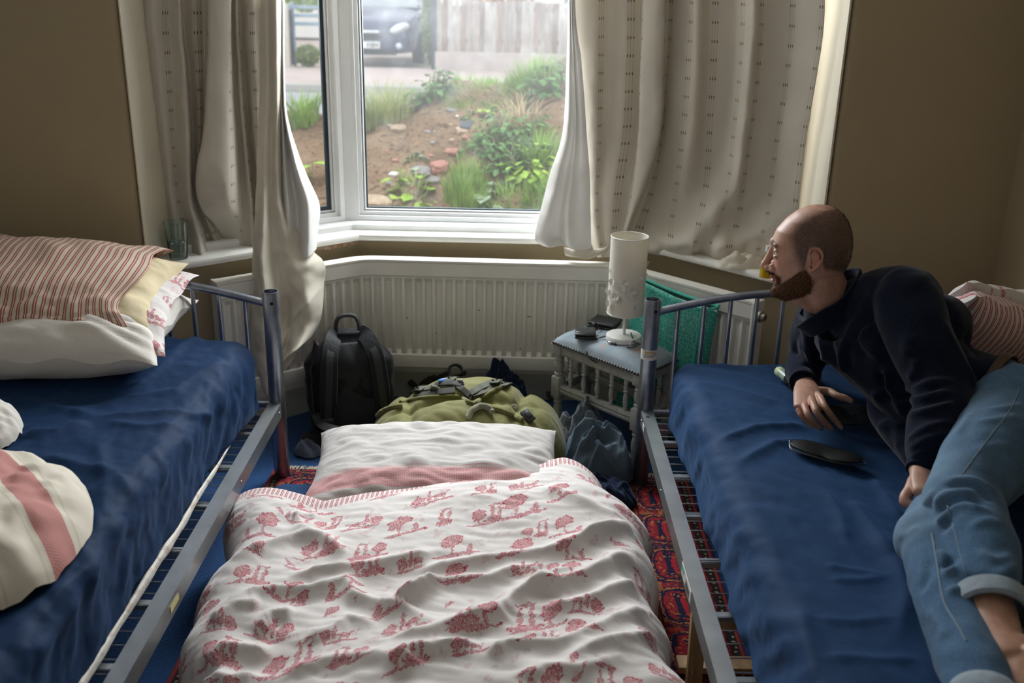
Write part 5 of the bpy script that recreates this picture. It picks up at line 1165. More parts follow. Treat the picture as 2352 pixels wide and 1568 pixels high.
m = MB(); m.lathe([(0.0055, 0.019), (0.0055, 0.21), (0.012, 0.212), (0.012, 0.235), (0, 0.235)], (*lampc, lz), 14); m.build('stem', M_LAMPW, lamp)
SZ0, SZ1, SR = lz+0.100, lz+0.374, 0.0640
sh = MB().lathe([(SR, SZ0), (SR, SZ1), (SR-0.0018, SZ1), (SR-0.0018, SZ0), (SR, SZ0)], (*lampc, 0), 56).build('shade', M_SHADE, lamp)
for z in (SZ0, SZ1): MB().tube([(lampc[0]+SR*math.cos(a), lampc[1]+SR*math.sin(a), z) for a in np.linspace(0, 2*math.pi, 48, endpoint=False)], 0.0016, 6, True).build('shade_ring', M_LAMPW, sh)
for k in range(3):
    a = k*2.094+0.4; MB().tube([(lampc[0], lampc[1], lz+0.232), (lampc[0]+(SR-0.002)*math.cos(a), lampc[1]+(SR-0.002)*math.sin(a), lz+0.232)], 0.0015, 6).build('spider_arm', M_LAMPW, sh)
rb = random.Random(3)
def butterfly(ang, z, s, rot, op):
    n = Vector((math.cos(ang), math.sin(ang), 0)); tn = Vector((-math.sin(ang), math.cos(ang), 0)); up = Vector((0, 0, 1)); c = Vector((lampc[0], lampc[1], z))+n*(SR+0.0015)
    ax = (up*math.cos(rot)+tn*math.sin(rot)); sd = (tn*math.cos(rot)-up*math.sin(rot)); m = MB()
    for sg in (-1, 1):
        o_ = (sd*sg*math.cos(op)+n*math.sin(op))
        for (l, ww, aa) in ((1.0, 0.55, 0.55), (0.75, 0.5, -0.5)):
            d = (o_*math.cos(aa)+ax*math.sin(aa)); pr = (ax*math.cos(aa)-o_*math.sin(aa)); v = [c]
            for k in range(9):
                th = -1.0+2.0*k/8; v.append(c+d*s*l*(0.55+0.45*math.cos(th*1.3))+pr*s*ww*math.sin(th*1.5))
            m.add([tuple(q) for q in v], [(0, k, k+1) for k in range(1, 9)])
    return m
for (px_, py_, s, rot, op) in ((1412, 640, 0.016, 0.2, 0.5), (1432, 648, 0.017, -0.4, 0.25), (1408, 662, 0.013, 0.5, 0.9), (1418, 668, 0.018, 0.9, 0.6), (1425, 676, 0.014, -0.2, 0.8), (1403, 690, 0.018, 0.3, 0.5), (1398, 665, 0.012, 0.1, 0.9), (1400, 614, 0.010, 0.8, 0.6), (1470, 625, 0.013, 0.5, 0.9), (1488, 600, 0.013, -0.5, 0.6), (1483, 620, 0.010, 0.6, 0.9), (1455, 652, 0.015, 1.2, 0.15), (1448, 668, 0.016, -0.9, 0.15), (1470, 660, 0.015, 0.4, 0.15), (1462, 690, 0.012, -0.3, 0.2), (1440, 634, 0.012, 0.8, 0.4)):
    # azimuth on the drum from the horizontal place in the picture
    w_ = interp(py_, [545, 712], [43.5, 41.5]); cxp = interp(py_, [545, 712], [1452, 1437]); q = max(-0.98, min(0.98, (px_-cxp)/w_)); view = math.atan2(-lampc[1], -lampc[0]); ang = view+math.asin(q); z = interp(py_, [545, 712], [SZ1, SZ0])
    butterfly(ang, z, s, rot, op).build('paper_butterfly', M_LAMPW, sh, smooth=False)

# ------------------------------------------------------------------ things on the stool
M_BLACKP = simple('black_plastic', (0.012, 0.012, 0.014), 0.35); M_SCREEN = simple('dark_glass_screen', (0.03, 0.034, 0.038), 0.06, spec=0.8); M_LEATH = simple('black_leather', (0.015, 0.015, 0.016), 0.45, bump=0.4, bscale=300, bdist=0.001)
def flatbox(c, d, ang, name, mat, label, cat, tilt=0.0, parent=None, bev=0.004, group=None):
    m = MB(); m.box(c, d, bev, Matrix.Rotation(ang, 3, 'Z') @ Matrix.Rotation(tilt, 3, 'X'), 3); o = m.build(name, mat, parent); 
    if parent is None: tag(o, label, cat, group)
    return o
def on_pad(px_, py_):
    z = 0.405
    for _ in range(6): p = onz(px_, py_, z); z = padz(p[0], p[1])
    return p
p = on_pad(1344, 778); ph = thing('smartphone', 'black phone lying on the blue stool seat', 'phone', (p[0], p[1], p[2]))
RP = RZ(-4) @ RX(4)
MB().box((p[0], p[1], p[2]+0.016), (0.074, 0.066, 0.012), 0.005, RP, 3).build('power_bank', M_BLACKP, ph); MB().box((p[0], p[1], p[2]+0.0275), (0.074, 0.070, 0.008), 0.004, RP, 3).build('body', M_BLACKP, ph); MB().box((p[0], p[1]+0.0003, p[2]+0.0325), (0.067, 0.060, 0.001), 0.0004, RP).build('screen', M_SCREEN, ph)
p = on_pad(1385, 752); wl_ = thing('wallet', 'black folded leather wallet behind the lamp base on the stool', 'wallet', (p[0], p[1], p[2]))
for k, (dz, dx) in enumerate(((0.008, 0.0), (0.021, 0.004))):
    m = MB(); m.box((p[0]+0.004+dx, p[1]+0.01, p[2]+dz), (0.105, 0.085, 0.011), 0.005, RZ(-28) @ RX(3), 3); m.build('leaf', M_LEATH, wl_)
MB().tube([tuple(Vector((p[0]-0.046, p[1]-0.012+0.03, p[2]+0.014))+Vector((0.0, 0.0, 0.0))), tuple(Vector((p[0]-0.028, p[1]-0.022, p[2]+0.014)))], 0.011, 10).build('spine', M_LEATH, wl_)
def cable(pts, r, name, label, mat=None, cat='cable', group='cables on the stool'):
    o = MB().tube(catmull(pts, 8), r, 8).build(name, mat or M_BLACKP); return tag(o, label, cat, group)
def pd(x, y, dz=0.009): q = on_pad(x, y); return (q[0], q[1], q[2]+dz)
def fr(x, y, b): # just in front of the stool face
    d = ray(x, y); n = np.array([e2[0], e2[1], 0]); q0 = np.array([*(A_-e2*b), 0.3]); t_ = ((q0-CP)@n)/(d@n); return tuple(CP+d*t_)
cable([pd(1368, 765, 0.012), pd(1385, 755), pd(1402, 752), pd(1408, 765), pd(1402, 782), pd(1405, 795)], 0.0028, 'cable', 'black cable looping from the phone to the keys')
cable([pd(1366, 785, 0.012), pd(1380, 780), pd(1395, 778), pd(1412, 786), pd(1425, 790)], 0.0028, 'cable', 'second black cable running to the key clip')
cable([pd(1348, 795, 0.008), fr(1347, 805, 0.012), fr(1355, 822, 0.013), fr(1370, 832, 0.013), fr(1390, 836, 0.012), fr(1408, 828, 0.012), pd(1415, 812), pd(1414, 797), pd(1405, 790)], 0.0026, 'cable', 'thin black cord drooping over the studded edge of the stool')
M_KEYS = simple('steel_keys', (0.45, 0.45, 0.46), 0.25, 1.0)
kp = pd(1412, 790); ks = thing('key_clip', 'steel carabiner clip with keys in front of the lamp base', 'keys', (kp[0], kp[1], kp[2]-0.005), None)
MB().tube([(kp[0]+0.024*math.cos(a), kp[1]+0.011*math.sin(a), kp[2]) for a in np.linspace(0, 6.283, 20, endpoint=False)], 0.003, 8, True).build('carabiner', M_KEYS, ks)
MB().box((kp[0]+0.042, kp[1]-0.002, kp[2]-0.001), (0.045, 0.012, 0.003), 0.001, RZ(12)).build('key', M_KEYS, ks, smooth=False); MB().box((kp[0]+0.05, kp[1]+0.01, kp[2]+0.002), (0.04, 0.010, 0.003), 0.001, RZ(-16)).build('key', M_KEYS, ks, smooth=False)
MB().lathe([(0.004, 0), (0.013, 0), (0.013, 0.003), (0.004, 0.003)], (kp[0]+0.022, kp[1], kp[2]), 14).build('key_head', M_BLACKP, ks)
# glasses, half behind the bed post
gp = pd(1485, 797, 0.006); gl = thing('eyeglasses', 'thin framed eyeglasses folded open on the stool behind the bed post', 'glasses', (gp[0], gp[1], gp[2]-0.006))
def g_pt(x, y, dz): q = on_pad(x, y); return (q[0], q[1], q[2]+dz+0.004)
M_FRAME = simple('black_glasses_frame', (0.01, 0.01, 0.01), 0.3); M_LENS = NT('lens'); _tr = M_LENS.node('ShaderNodeBsdfTransparent'); _gl = M_LENS.node('ShaderNodeBsdfGlossy'); _gl.inputs['Roughness'].default_value = 0.03; _mx = M_LENS.node('ShaderNodeMixShader'); _mx.inputs[0].default_value = 0.12; M_LENS.l.new(_tr.outputs[0], _mx.inputs[1]); M_LENS.l.new(_gl.outputs[0], _mx.inputs[2]); M_LENS.l.new(_mx.outputs[0], M_LENS.out.inputs[0]); M_LENS = M_LENS.m
for (c0, nm) in (((1458, 800), 'l'), ((1500, 792), 'r')):
    q = g_pt(*c0, 0.013); ring_ = [(q[0]+0.022*math.cos(a), q[1]+0.006*math.sin(a), q[2]+0.012*math.sin(a)) for a in np.linspace(0, 6.283, 26, endpoint=False)]
    MB().tube(ring_, 0.0010, 6, True).build('rim', M_KEYS, gl); MB().add([q]+ring_, [(0, k, k % 26+1) for k in range(1, 27)]).build('lens', M_LENS, gl, smooth=False)
MB().tube([g_pt(1440, 803, 0.004), g_pt(1452, 804, 0.004), g_pt(1478, 796, 0.005)], 0.0022, 8).build('temple', M_FRAME, gl)
MB().tube([g_pt(1448, 780, 0.022), g_pt(1455, 795, 0.012), g_pt(1470, 798, 0.008)], 0.0024, 8).build('temple_tip', M_FRAME, gl)
MB().tube([g_pt(1524, 773, 0.022), g_pt(1516, 788, 0.010), g_pt(1508, 796, 0.006)], 0.0022, 8).build('temple_tip', M_FRAME, gl)

# ------------------------------------------------------------------ teal bag behind the stool
t = NT('teal_hex_fabric'); u, v, _ = t.sep(t.uv()); V = t.voro(t.uv(), 105, 'DISTANCE_TO_EDGE', 0.75); ln = t.step(V.outputs['Distance'], 0.10, 0.03)
t.set(t.mix(t.math('MULTIPLY', ln, 0.8), t.ramp(t.noise(t.uv(), 9, 3), [(0.3, (0.018, 0.27, 0.21)), (0.7, (0.035, 0.37, 0.29))]), (0.20, 0.52, 0.42)), 0.45, spec=0.4); t.bump(t.noise(t.obj(), 30, 4), 0.35, 0.01); M_TEAL = t.m
M_TEALD = simple('dark_teal_lining', (0.008, 0.13, 0.085), 0.6, var=0.2, scale=25); M_TEALT = simple('teal_binding', (0.05, 0.42, 0.32), 0.5); M_ZIP = simple('white_zip', (0.6, 0.62, 0.6), 0.5)
bag = thing('shopping_bag', 'teal patterned zip bag standing between the stool and the radiator', 'bag', (0.53, 3.36, 0.0))
def quadsurf(P00, P10, P01, P11, bulge, nrm, n=26, seed=0.0, wr=0.004, uvs=(0.30, 0.34)):
    P00, P10, P01, P11 = map(Vector, (P00, P10, P01, P11)); nrm = Vector(nrm).normalized(); m = MB()
    def f(u, v):
        p = P00.lerp(P10, u).lerp(P01.lerp(P11, u), v); b = bulge*math.sin(math.pi*u)*math.sin(math.pi*min(1, v*0.9)); return tuple(p+nrm*(b+wr*N3(u*4+seed, v*4, seed)+wr*0.6*N3(u*9, v*9, seed)))
    return m.grid(f, n, n, uvf=lambda u, v: (u*uvs[0], v*uvs[1]))
bn = Vector((-e2[0], -e2[1], 0.15))
FL, FR_, FLt, FRt = (0.395, 3.475, 0.05), (0.615, 3.24, 0.05), (0.440, 3.420, 0.605), (0.640, 3.205, 0.565)
BLt, BRt = ony(1483, 642, 3.44), ony(1652, 703, 3.20)
BL, BR = (0.43, 3.50, 0.05), (0.66, 3.275, 0.05)
def fold(m, nm, mat): o = m.build(nm, mat, bag, angle=None); solid(o, 0.003, 0); return o
fold(quadsurf(FL, FR_, FLt, FRt, 0.02, bn, 30, 1.0), 'front_panel', M_TEAL); fold(quadsurf(BL, BR, BLt, BRt, -0.006, bn, 26, 3.0), 'back_panel', M_TEALD)
fold(quadsurf(FR_, BR, FRt, BRt, 0.008, (0.7, -0.5, 0), 20, 5.0, uvs=(0.06, 0.34)), 'side_panel', M_TEAL); fold(quadsurf(FL, BL, FLt, BLt, 0.004, (-0.7, 0.3, 0), 20, 6.0, uvs=(0.06, 0.34)), 'side_panel', M_TEAL)
def seg(a, b, n=10, sag=0.0, off=(0, 0, 0)): return [tuple(Vector(a).lerp(Vector(b), k/n)+Vector((0, 0, -sag*math.sin(math.pi*k/n)))+Vector(off)) for k in range(n+1)]
MB().tube(seg(BLt, BRt, 12, 0.006), 0.006, 8).build('top_binding', M_TEALT, bag); MB().tube(seg(BLt, BRt, 12, 0.006, (-0.008, -0.008, -0.016)), 0.0035, 6).build('zip', M_ZIP, bag); MB().tube(seg(FLt, FRt, 12, 0.010), 0.0045, 8).build('top_binding', M_TEALT, bag)
MB().tube(seg(FRt, FR_, 12), 0.005, 8).build('edge_binding', M_TEALT, bag); MB().tube(seg(FRt, BRt, 6, 0.012), 0.0045, 8).build('top_binding', M_TEALT, bag)
MB().tube(seg(FLt, BLt, 8, 0.01, (0.01, 0, 0)), 0.004, 8).build('top_binding', M_TEALT, bag)
M_TEALW = simple('inside_strap', (0.006, 0.09, 0.06), 0.7)
q0, q1 = Vector(ony(1490, 668, 3.40)), Vector(ony(1540, 690, 3.36)); MB().box(tuple((q0+q1)/2), ((q1-q0).length, 0.004, 0.03), 0.001, Matrix.Rotation(math.atan2(q1.y-q0.y, q1.x-q0.x), 3, 'Z') @ RY(18)).build('inner_strap', M_TEALW, bag, smooth=False)

# ------------------------------------------------------------------ glass and oil bottle on the sills
t = NT('green_tumbler_glass'); t.set((0.80, 0.92, 0.88), 0.03); t.b.inputs['Transmission Weight'].default_value = 1.0; t.b.inputs['IOR'].default_value = 1.45; M_TUMB = t.m
gc = ony(412, 606, 3.305); gz = 0.677
tum = thing('drinking_glass', 'tall greenish tumbler half full of water on the left sill', 'glass', (gc[0], gc[1], gz))
MB().lathe([(0.0, 0.004), (0.026, 0.004), (0.027, 0.006), (0.036, 0.118), (0.0385, 0.128), (0.041, 0.128), (0.0385, 0.116), (0.030, 0.0), (0.0, 0.0)], (gc[0], gc[1], gz), 36).build('tumbler', M_TUMB, tum)
t = NT('water'); t.set((0.82, 0.9, 0.86), 0.0); t.b.inputs['Transmission Weight'].default_value = 1.0; t.b.inputs['IOR'].default_value = 1.33
MB().lathe([(0.0, 0.0065), (0.026, 0.0065), (0.0302, 0.055), (0.0, 0.055)], (gc[0], gc[1], gz), 30).build('water', t.m, tum)
oc = (ony(1758, 643, 3.215)[0], 3.215); oz = 0.677
bot = thing('oil_bottle', 'small clear bottle of yellow oil with white cap on the right sill', 'bottle', (oc[0], oc[1], oz))
t = NT('yellow_oil'); t.set((0.85, 0.55, 0.01), 0.08); t.b.inputs['Transmission Weight'].default_value = 0.6; M_OIL = t.m
MB().lathe([(0, 0.001), (0.019, 0.001), (0.0205, 0.004), (0.0185, 0.062), (0.0, 0.062)], (oc[0], oc[1], oz), 24).build('oil', M_OIL, bot)
t = NT('clear_bottle'); t.set((0.95, 0.96, 0.94), 0.05); t.b.inputs['Transmission Weight'].default_value = 1.0; t.b.inputs['IOR'].default_value = 1.1
MB().lathe([(0.021, 0.0), (0.0215, 0.004), (0.0195, 0.064), (0.018, 0.074), (0.010, 0.086), (0.009, 0.092)], (oc[0], oc[1], oz), 24).build('bottle_body', t.m, bot)
MB().lathe([(0.0105, 0.090), (0.0105, 0.108), (0.0095, 0.110), (0, 0.110)], (oc[0], oc[1], oz), 18).build('cap', M_LAMPW, bot)

# ------------------------------------------------------------------ pine frame stored under the right bed
t = NT('pine_wood'); o_ = t.obj(); s_ = t.sep(o_); t.set(t.ramp(t.noise(t.comb(t.math('MULTIPLY', s_[0], 40), t.math('MULTIPLY', s_[1], 40), t.math('MULTIPLY', s_[2], 3)), 1.0, 4), [(0.3, (0.30, 0.17, 0.075)), (0.7, (0.48, 0.31, 0.16))]), 0.6); M_PINE = t.m
pf = thing('wooden_frame', 'pine slatted frame pushed under the right bed on the rug', 'frame', (0.55, 1.93, 0.012))
MB().box((0.446, 1.945, 0.123), (0.036, 0.022, 0.215), 0.002, RX(-4)).build('upright', M_PINE, pf, smooth=False)
MB().box((0.62, 2.02, 0.035), (0.40, 0.05, 0.018), 0.002).build('slat', M_PINE, pf, smooth=False); MB().box((0.62, 1.86, 0.035), (0.40, 0.05, 0.018), 0.002).build('slat', M_PINE, pf, smooth=False)
MB().box((0.62, 1.945, 0.215), (0.34, 0.022, 0.03), 0.002).build('top_rail', M_PINE, pf, smooth=False); MB().box((0.80, 1.945, 0.137), (0.05, 0.022, 0.235), 0.002).build('upright', M_PINE, pf, smooth=False)
MB().lathe([(0, 0), (0.005, 0), (0.004, 0.002), (0, 0.002)], (0.440, 1.930, 0.08), 10, RX(90)).build('screw', M_KEYS, pf)
# ------------------------------------------------------------------ black backpack leaning on the radiator
M_NYL = simple('black_nylon', (0.006, 0.0065, 0.008), 0.65, spec=0.25, var=0.25, scale=30, bump=0.5, bscale=90, bdist=0.003, sheen=0.05); M_NYL2 = simple('black_padded_mesh', (0.011, 0.012, 0.014), 0.8, var=0.3, scale=60, bump=0.5, bscale=500, bdist=0.001)
M_BRN = simple('dark_brown_side', (0.030, 0.021, 0.018), 0.7, var=0.3, scale=20, bump=0.4, bscale=60); M_WEB = simple('dark_webbing', (0.012, 0.013, 0.014), 0.7, bump=0.4, bscale=700, bdist=0.0008)
bpo = Vector((-0.575, 3.335, 0.0)); RB = Matrix.Rotation(math.radians(17), 3, 'Z') @ Matrix.Rotation(math.radians(-13), 3, 'X')
bp = thing('backpack', 'black backpack with padded straps leaning against the radiator corner', 'backpack', tuple(bpo))
def BPp(x, y, z): return tuple(bpo+Vector((0, 0.0, 0.012))+RB @ Vector((x, y, z)))
m = MB()
def bpf(u, v):  # v height 0..1, u around
    a = u*2*math.pi; ca, sa = math.cos(a), math.sin(a); h = 0.372
    w = 0.150*(0.95+0.12*math.sin(v*2.6))*(1-sstep(0.72, 1.0, v)*0.50); dp = 0.085*(1.0+0.15*math.sin(v*3))*(1-sstep(0.7, 1.0, v)*0.45)
    x = math.copysign(abs(ca)**0.65, ca)*w; y = math.copysign(abs(sa)**0.7, sa)*dp+0.02
    wr = 0.006*N3(x*18, y*18, v*7)+0.004*abs(N3(x*40, y*40, v*16)); k = 1+wr*6*(1 if sa > -0.6 else 0.3)
    return BPp(x*k, y*k, h*v)
m.grid(bpf, 72, 60, 0, 1, 0, 1, closeu=True)
v0 = len(m.v); m.ell(BPp(0, 0.02, 0.370), (0.080, 0.050, 0.022), 28, 8, RB); m.ell(BPp(0, 0.02, 0.012), (0.14, 0.09, 0.02), 28, 8, RB)
m.build('body', M_NYL, bp, angle=None)
m = MB(); m.grid(lambda u, v: BPp(u*0.105*(1-0.35*sstep(0.6, 1, v)), -0.062-0.016*(1-u**4)*(1-(2*v-1)**6)+0.012*sstep(0.75, 1, v)+0.003*N3(u*3, v*6), 0.03+0.315*v), 24, 40, -1, 1, 0, 1); o = m.build('back_panel', M_NYL2, bp, angle=None); solid(o, 0.01)
def strap(pts, w, th, name, mat, parent, nrm=None, seg=8):
    P = [Vector(p) for p in catmull(pts, seg)]; m = MB(); v = []; n = len(P); L = 0; uv = []
    for i in range(n):
        t = (P[min(n-1, i+1)]-P[max(0, i-1)]).normalized(); nn = Vector(nrm(i/(n-1))) if callable(nrm) else Vector(nrm or (0, -1, 0)); s = t.cross(nn).normalized(); nn = s.cross(t).normalized(); ww = w(i/(n-1)) if callable(w) else w
        if i: L += (P[i]-P[i-1]).length
        for a, b in ((-1, -.5), (-.92, 0.5), (0, 0.65), (.92, 0.5), (1, -.5), (0, -.6)): v.append(tuple(P[i]+s*a*ww/2+nn*b*th)); uv.append((a*ww/2, L))
    f = []
    for i in range(n-1):
        for k in range(6): f.append((i*6+k, i*6+(k+1) % 6, (i+1)*6+(k+1) % 6, (i+1)*6+k))
    f += [tuple(range(5, -1, -1)), tuple((n-1)*6+k for k in range(6))]
    return m.add(v, f, uv).build(name, mat, parent, angle=50)
bN = RB @ Vector((0, -1, 0))
for s in (-1, 1):
    sp1 = [BPp(s*0.045, 0.0, 0.374), BPp(s*0.060, -0.055, 0.362), BPp(s*0.080, -0.096, 0.305), BPp(s*0.090, -0.110, 0.22), BPp(s*0.098, -0.105, 0.13), BPp(s*0.105, -0.09, 0.06)]
    st = strap(sp1, lambda t: 0.062 if t < 0.8 else 0.055, 0.013, 'shoulder_strap', M_NYL, bp, lambda t: bN); strap([tuple(Vector(q)+bN*0.0085) for q in sp1[1:]], 0.026, 0.003, 'webbing', M_WEB, st, lambda t: bN)
    strap([BPp(s*0.105, -0.09, 0.06), BPp(s*0.115, -0.075, 0.03), BPp(s*0.13, -0.03, 0.02)], 0.024, 0.003, 'webbing', M_WEB, st, lambda t: bN)
    m = MB(); m.box(BPp(s*0.102, -0.104, 0.075), (0.040, 0.010, 0.026), 0.003, RB); m.build('buckle', M_BLACKP, st)
MB().tube(catmull([BPp(-0.040, -0.01, 0.365), BPp(-0.042, -0.008, 0.400), BPp(-0.030, -0.005, 0.432), BPp(0.0, -0.004, 0.440), BPp(0.030, -0.005, 0.432), BPp(0.042, -0.008, 0.400), BPp(0.040, -0.01, 0.365)], 6), 0.008, 8, flat=0.45).build('grab_handle', M_WEB, bp)
m = MB(); m.grid(lambda u, v: BPp(-0.147-0.010*math.sin(math.pi*v)*math.sin(math.pi*u)+0.004*N3(u*5, v*9)+0.03*sstep(0.65, 1, v), lerp(-0.05, 0.07, u), 0.04+0.31*v), 14, 30, 0, 1, 0, 1); o = m.build('side_pocket', M_BRN, bp, angle=None); solid(o, 0.006)
strap([BPp(-0.14, -0.06, 0.10), BPp(-0.125, -0.13, 0.07), BPp(-0.06, -0.15, 0.045), BPp(-0.02, -0.13, 0.02)], 0.034, 0.004, 'waist_strap', M_WEB, bp, (0, -0.5, 0.85))
# ------------------------------------------------------------------ green rucksack lying flat
M_OLIVE = simple('olive_canvas', (0.128, 0.121, 0.030), 0.85, var=0.10, scale=9, bump=0.35, bscale=40, bdist=0.006, sheen=0.15); M_OLIVEW = simple('grey_green_webbing', (0.060, 0.062, 0.042), 0.8, bump=0.4, bscale=600, bdist=0.0008); M_DKWEB = simple('black_green_webbing', (0.022, 0.022, 0.016), 0.7); M_FLEECE = simple('olive_fleece_pad', (0.15, 0.147, 0.09), 0.95, bump=0.6, bscale=300, bdist=0.003, sheen=0.4)
rkc = (-0.148, 3.115)
def rk_z(x, y):
    u = (x-rkc[0])/0.350; v = (y-rkc[1])/0.245; r4 = abs(u)**3.2+abs(v)**3.2; z = 0.255*max(0, 1-r4)**0.42
    z += 0.042*math.exp(-((u-0.02)/0.42)**4)*math.exp(-((v-0.45)/0.55)**4)       # lid
    z += 0.030*math.exp(-((u+0.05)/0.30)**4-((v+0.55)/0.34)**4)                    # front pocket
    z -= 0.018*math.exp(-((v-(-0.12+0.1*u))/0.07)**2)*math.exp(-(u/0.75)**6)     # seam under the lid
    z -= 0.020*math.exp(-((u-0.50-0.12*v)/0.045)**2)-0.0; z -= 0.020*math.exp(-((u+0.56+0.1*v)/0.05)**2)
    z += 0.022*math.exp(-((u-0.78)/0.20)**2-((v-0.1)/0.5)**2)
    z += 0.010*N3(x*9, y*9, 3)+0.008*abs(N3(x*17+y*9, y*15, 6))
    return max(0.012, z)
rk = thing('rucksack', 'large olive green army rucksack lying on the floor behind the pillow', 'rucksack', (rkc[0], rkc[1], 0.0))
m = MB(); m.grid(lambda u, v: (rkc[0]+0.350*u, rkc[1]+0.245*v, rk_z(rkc[0]+0.350*u, rkc[1]+0.245*v)), 130, 100, -1, 1, -1, 1); m.build('body', M_OLIVE, rk, angle=None)
def hit(px_, py_, zf, t0=2.3, t1=3.7):
    d = ray(px_, py_); y = t0
    while y < t1:
        p = CP+d*(y/d[1])
        if p[2] <= zf(p[0], p[1]): return p
        y += 0.004
    return p
def rk_pts(l, dz=0.005): return [tuple(np.array(hit(x, y, rk_z))+np.array([0, -0.001, dz])) for x, y in (catmull(l, 3) if len(l) > 2 else l)]
strap(rk_pts([(1030, 858), (1010, 868), (980, 885), (945, 905)]), 0.026, 0.003, 'lid_strap', M_OLIVEW, rk, (0, -0.3, 1))
strap(rk_pts([(1070, 857), (1040, 870), (1005, 886), (970, 898)]), 0.026, 0.003, 'lid_strap', M_OLIVEW, rk, (0, -0.3, 1))
strap(rk_pts([(1165, 868), (1130, 880), (1100, 893), (1080, 905)]), 0.030, 0.003, 'lid_strap', M_OLIVEW, rk, (0, -0.3, 1))
strap(rk_pts([(1190, 878), (1150, 886), (1110, 900), (1085, 908)]), 0.028, 0.003, 'lid_strap', M_OLIVEW, rk, (0, -0.3, 1))
strap(rk_pts([(955, 910), (985, 908), (1015, 903), (1045, 900)], 0.008), 0.024, 0.004, 'buckle_strap', M_DKWEB, rk, (0, -0.6, 1)); strap(rk_pts([(1050, 888), (1065, 900), (1078, 912), (1086, 920)], 0.008), 0.022, 0.004, 'buckle_strap', M_DKWEB, rk, (0, -0.6, 1))
strap(rk_pts([(1000, 890), (1020, 886), (1042, 886), (1060, 890)], 0.012), 0.020, 0.004, 'buckle_strap', M_DKWEB, rk, (0, -0.6, 1))
def buckle(x, y, sx, sy, an, mat=None):
    q = rk_pts([(x, y)], 0.012)[0]; m = MB(); R = RX(38) @ RZ(an); m.box(q, (sx, sy, 0.010), 0.003, R)
    m.box((q[0], q[1]-0.002, q[2]+0.006), (sx*0.55, sy*0.5, 0.006), 0.002, R); return m.build('buckle', mat or M_BLACKP, rk)
buckle(948, 888, 0.026, 0.040, 50); buckle(1000, 900, 0.020, 0.034, 70); buckle(1058, 886, 0.020, 0.026, 20); buckle(1212, 962, 0.030, 0.05, 40); buckle(858, 942, 0.022, 0.034, -30, M_WEB); buckle(1262, 915, 0.02, 0.04, 20)
q = rk_pts([(1016, 884)], 0.018)[0]; MB().box(q, (0.028, 0.010, 0.008), 0.002, RX(35) @ RZ(15)).build('blue_tag', simple('blue_tag', (0.06, 0.20, 0.55), 0.4), rk)
q = rk_pts([(1002, 902)], 0.020)[0]; MB().box(q, (0.010, 0.010, 0.014), 0.003, RX(30)).build('buckle_tongue', M_OLIVE, rk)
MB().tube(catmull(rk_pts([(1075, 968), (1085, 950), (1105, 940), (1122, 945), (1130, 955)], 0.014), 6), 0.010, 10).build('fleece_strap', M_FLEECE, rk)
MB().tube(catmull(rk_pts([(1125, 940), (1150, 945), (1175, 955), (1200, 968)], 0.006), 6), 0.010, 8).build('pocket_flap_edge', M_OLIVE, rk)
MB().tube(catmull(rk_pts([(855, 968), (880, 948), (905, 938), (925, 935)], 0.006), 6), 0.011, 8).build('pocket_flap_edge', M_OLIVE, rk)
MB().tube(catmull(rk_pts([(1085, 930), (1110, 915), (1135, 898), (1160, 886)], 0.004), 6), 0.008, 8).build('lid_hem', M_OLIVE, rk); MB().tube(catmull(rk_pts([(920, 925), (960, 916), (1000, 912), (1050, 912), (1085, 928)], 0.003), 6), 0.007, 8).build('lid_hem', M_OLIVE, rk)
q = hit(1181, 937, rk_z); m = MB()
for k in range(7): m.ell((q[0]+0.010*math.cos(k*0.9), q[1]-0.003, q[2]+0.006+0.006*math.sin(k*0.9)), (0.006, 0.003, 0.005), 6, 4)
m.build('white_tag', M_STICK, rk)
MB().tube(catmull([ony(1030, 856, 3.36), ony(1034, 842, 3.37), ony(1048, 838, 3.38), ony(1060, 845, 3.38), ony(1066, 855, 3.36)], 6), 0.009, 8, flat=0.4).build('loop', M_WEB, rk)
strap(rk_pts([(1146, 866), (1162, 862), (1180, 868), (1192, 880)], 0.008), 0.030, 0.004, 'shoulder_strap', M_DKWEB, rk, (0, -0.5, 1))
strap(rk_pts([(1000, 868), (985, 872), (968, 884), (958, 895)], 0.006), 0.024, 0.003, 'lid_strap', M_OLIVEW, rk, (0, -0.3, 1))
# ------------------------------------------------------------------ loose clothes
def cloth_heap(c, rx, ry, h, seed, mat, name, label, n=70, sharp=1.0, rot=0.0, cat='clothes'):
    m = MB(); cs, sn = math.cos(rot), math.sin(rot)
    def fn(u, v):
        a = u*2*math.pi; r = v; x = r*math.cos(a); y = r*math.sin(a); wob = 1+0.22*N3(math.cos(a)*1.4+seed, math.sin(a)*1.4, 3)+0.08*N3(math.cos(a)*5+seed, math.sin(a)*5, 1)
        wx = x+0.35*N3(x*1.7+seed, y*1.7, 1); wy = y+0.35*N3(x*1.7, y*1.7+seed, 2)
        rid = max(0, 1-abs(N3(wx*1.7+seed, wy*1.7, 0))*2.4)**1.6; rid2 = max(0, 1-abs(N3(wx*3.6+seed, wy*3.6, 5))*2.2)**1.6
        z = h*(max(0, 1-r**2.2))**0.45*(0.60+0.25*N3(x*1.5+seed, y*1.5, 9)+0.26*rid*sharp+0.09*rid2*sharp)
        X, Y = x*rx*wob, y*ry*wob; return (c[0]+X*cs-Y*sn, c[1]+X*sn+Y*cs, c[2]+max(0, z))
    m.grid(fn, n*2, n, 0, 1, 1.0, 0.0, closeu=True); o = m.build(name, mat, angle=None); q = o.modifiers.new('s', 'SMOOTH'); q.factor = 0.5; q.iterations = 14; return tag(o, label, cat, 'clothes on the floor')
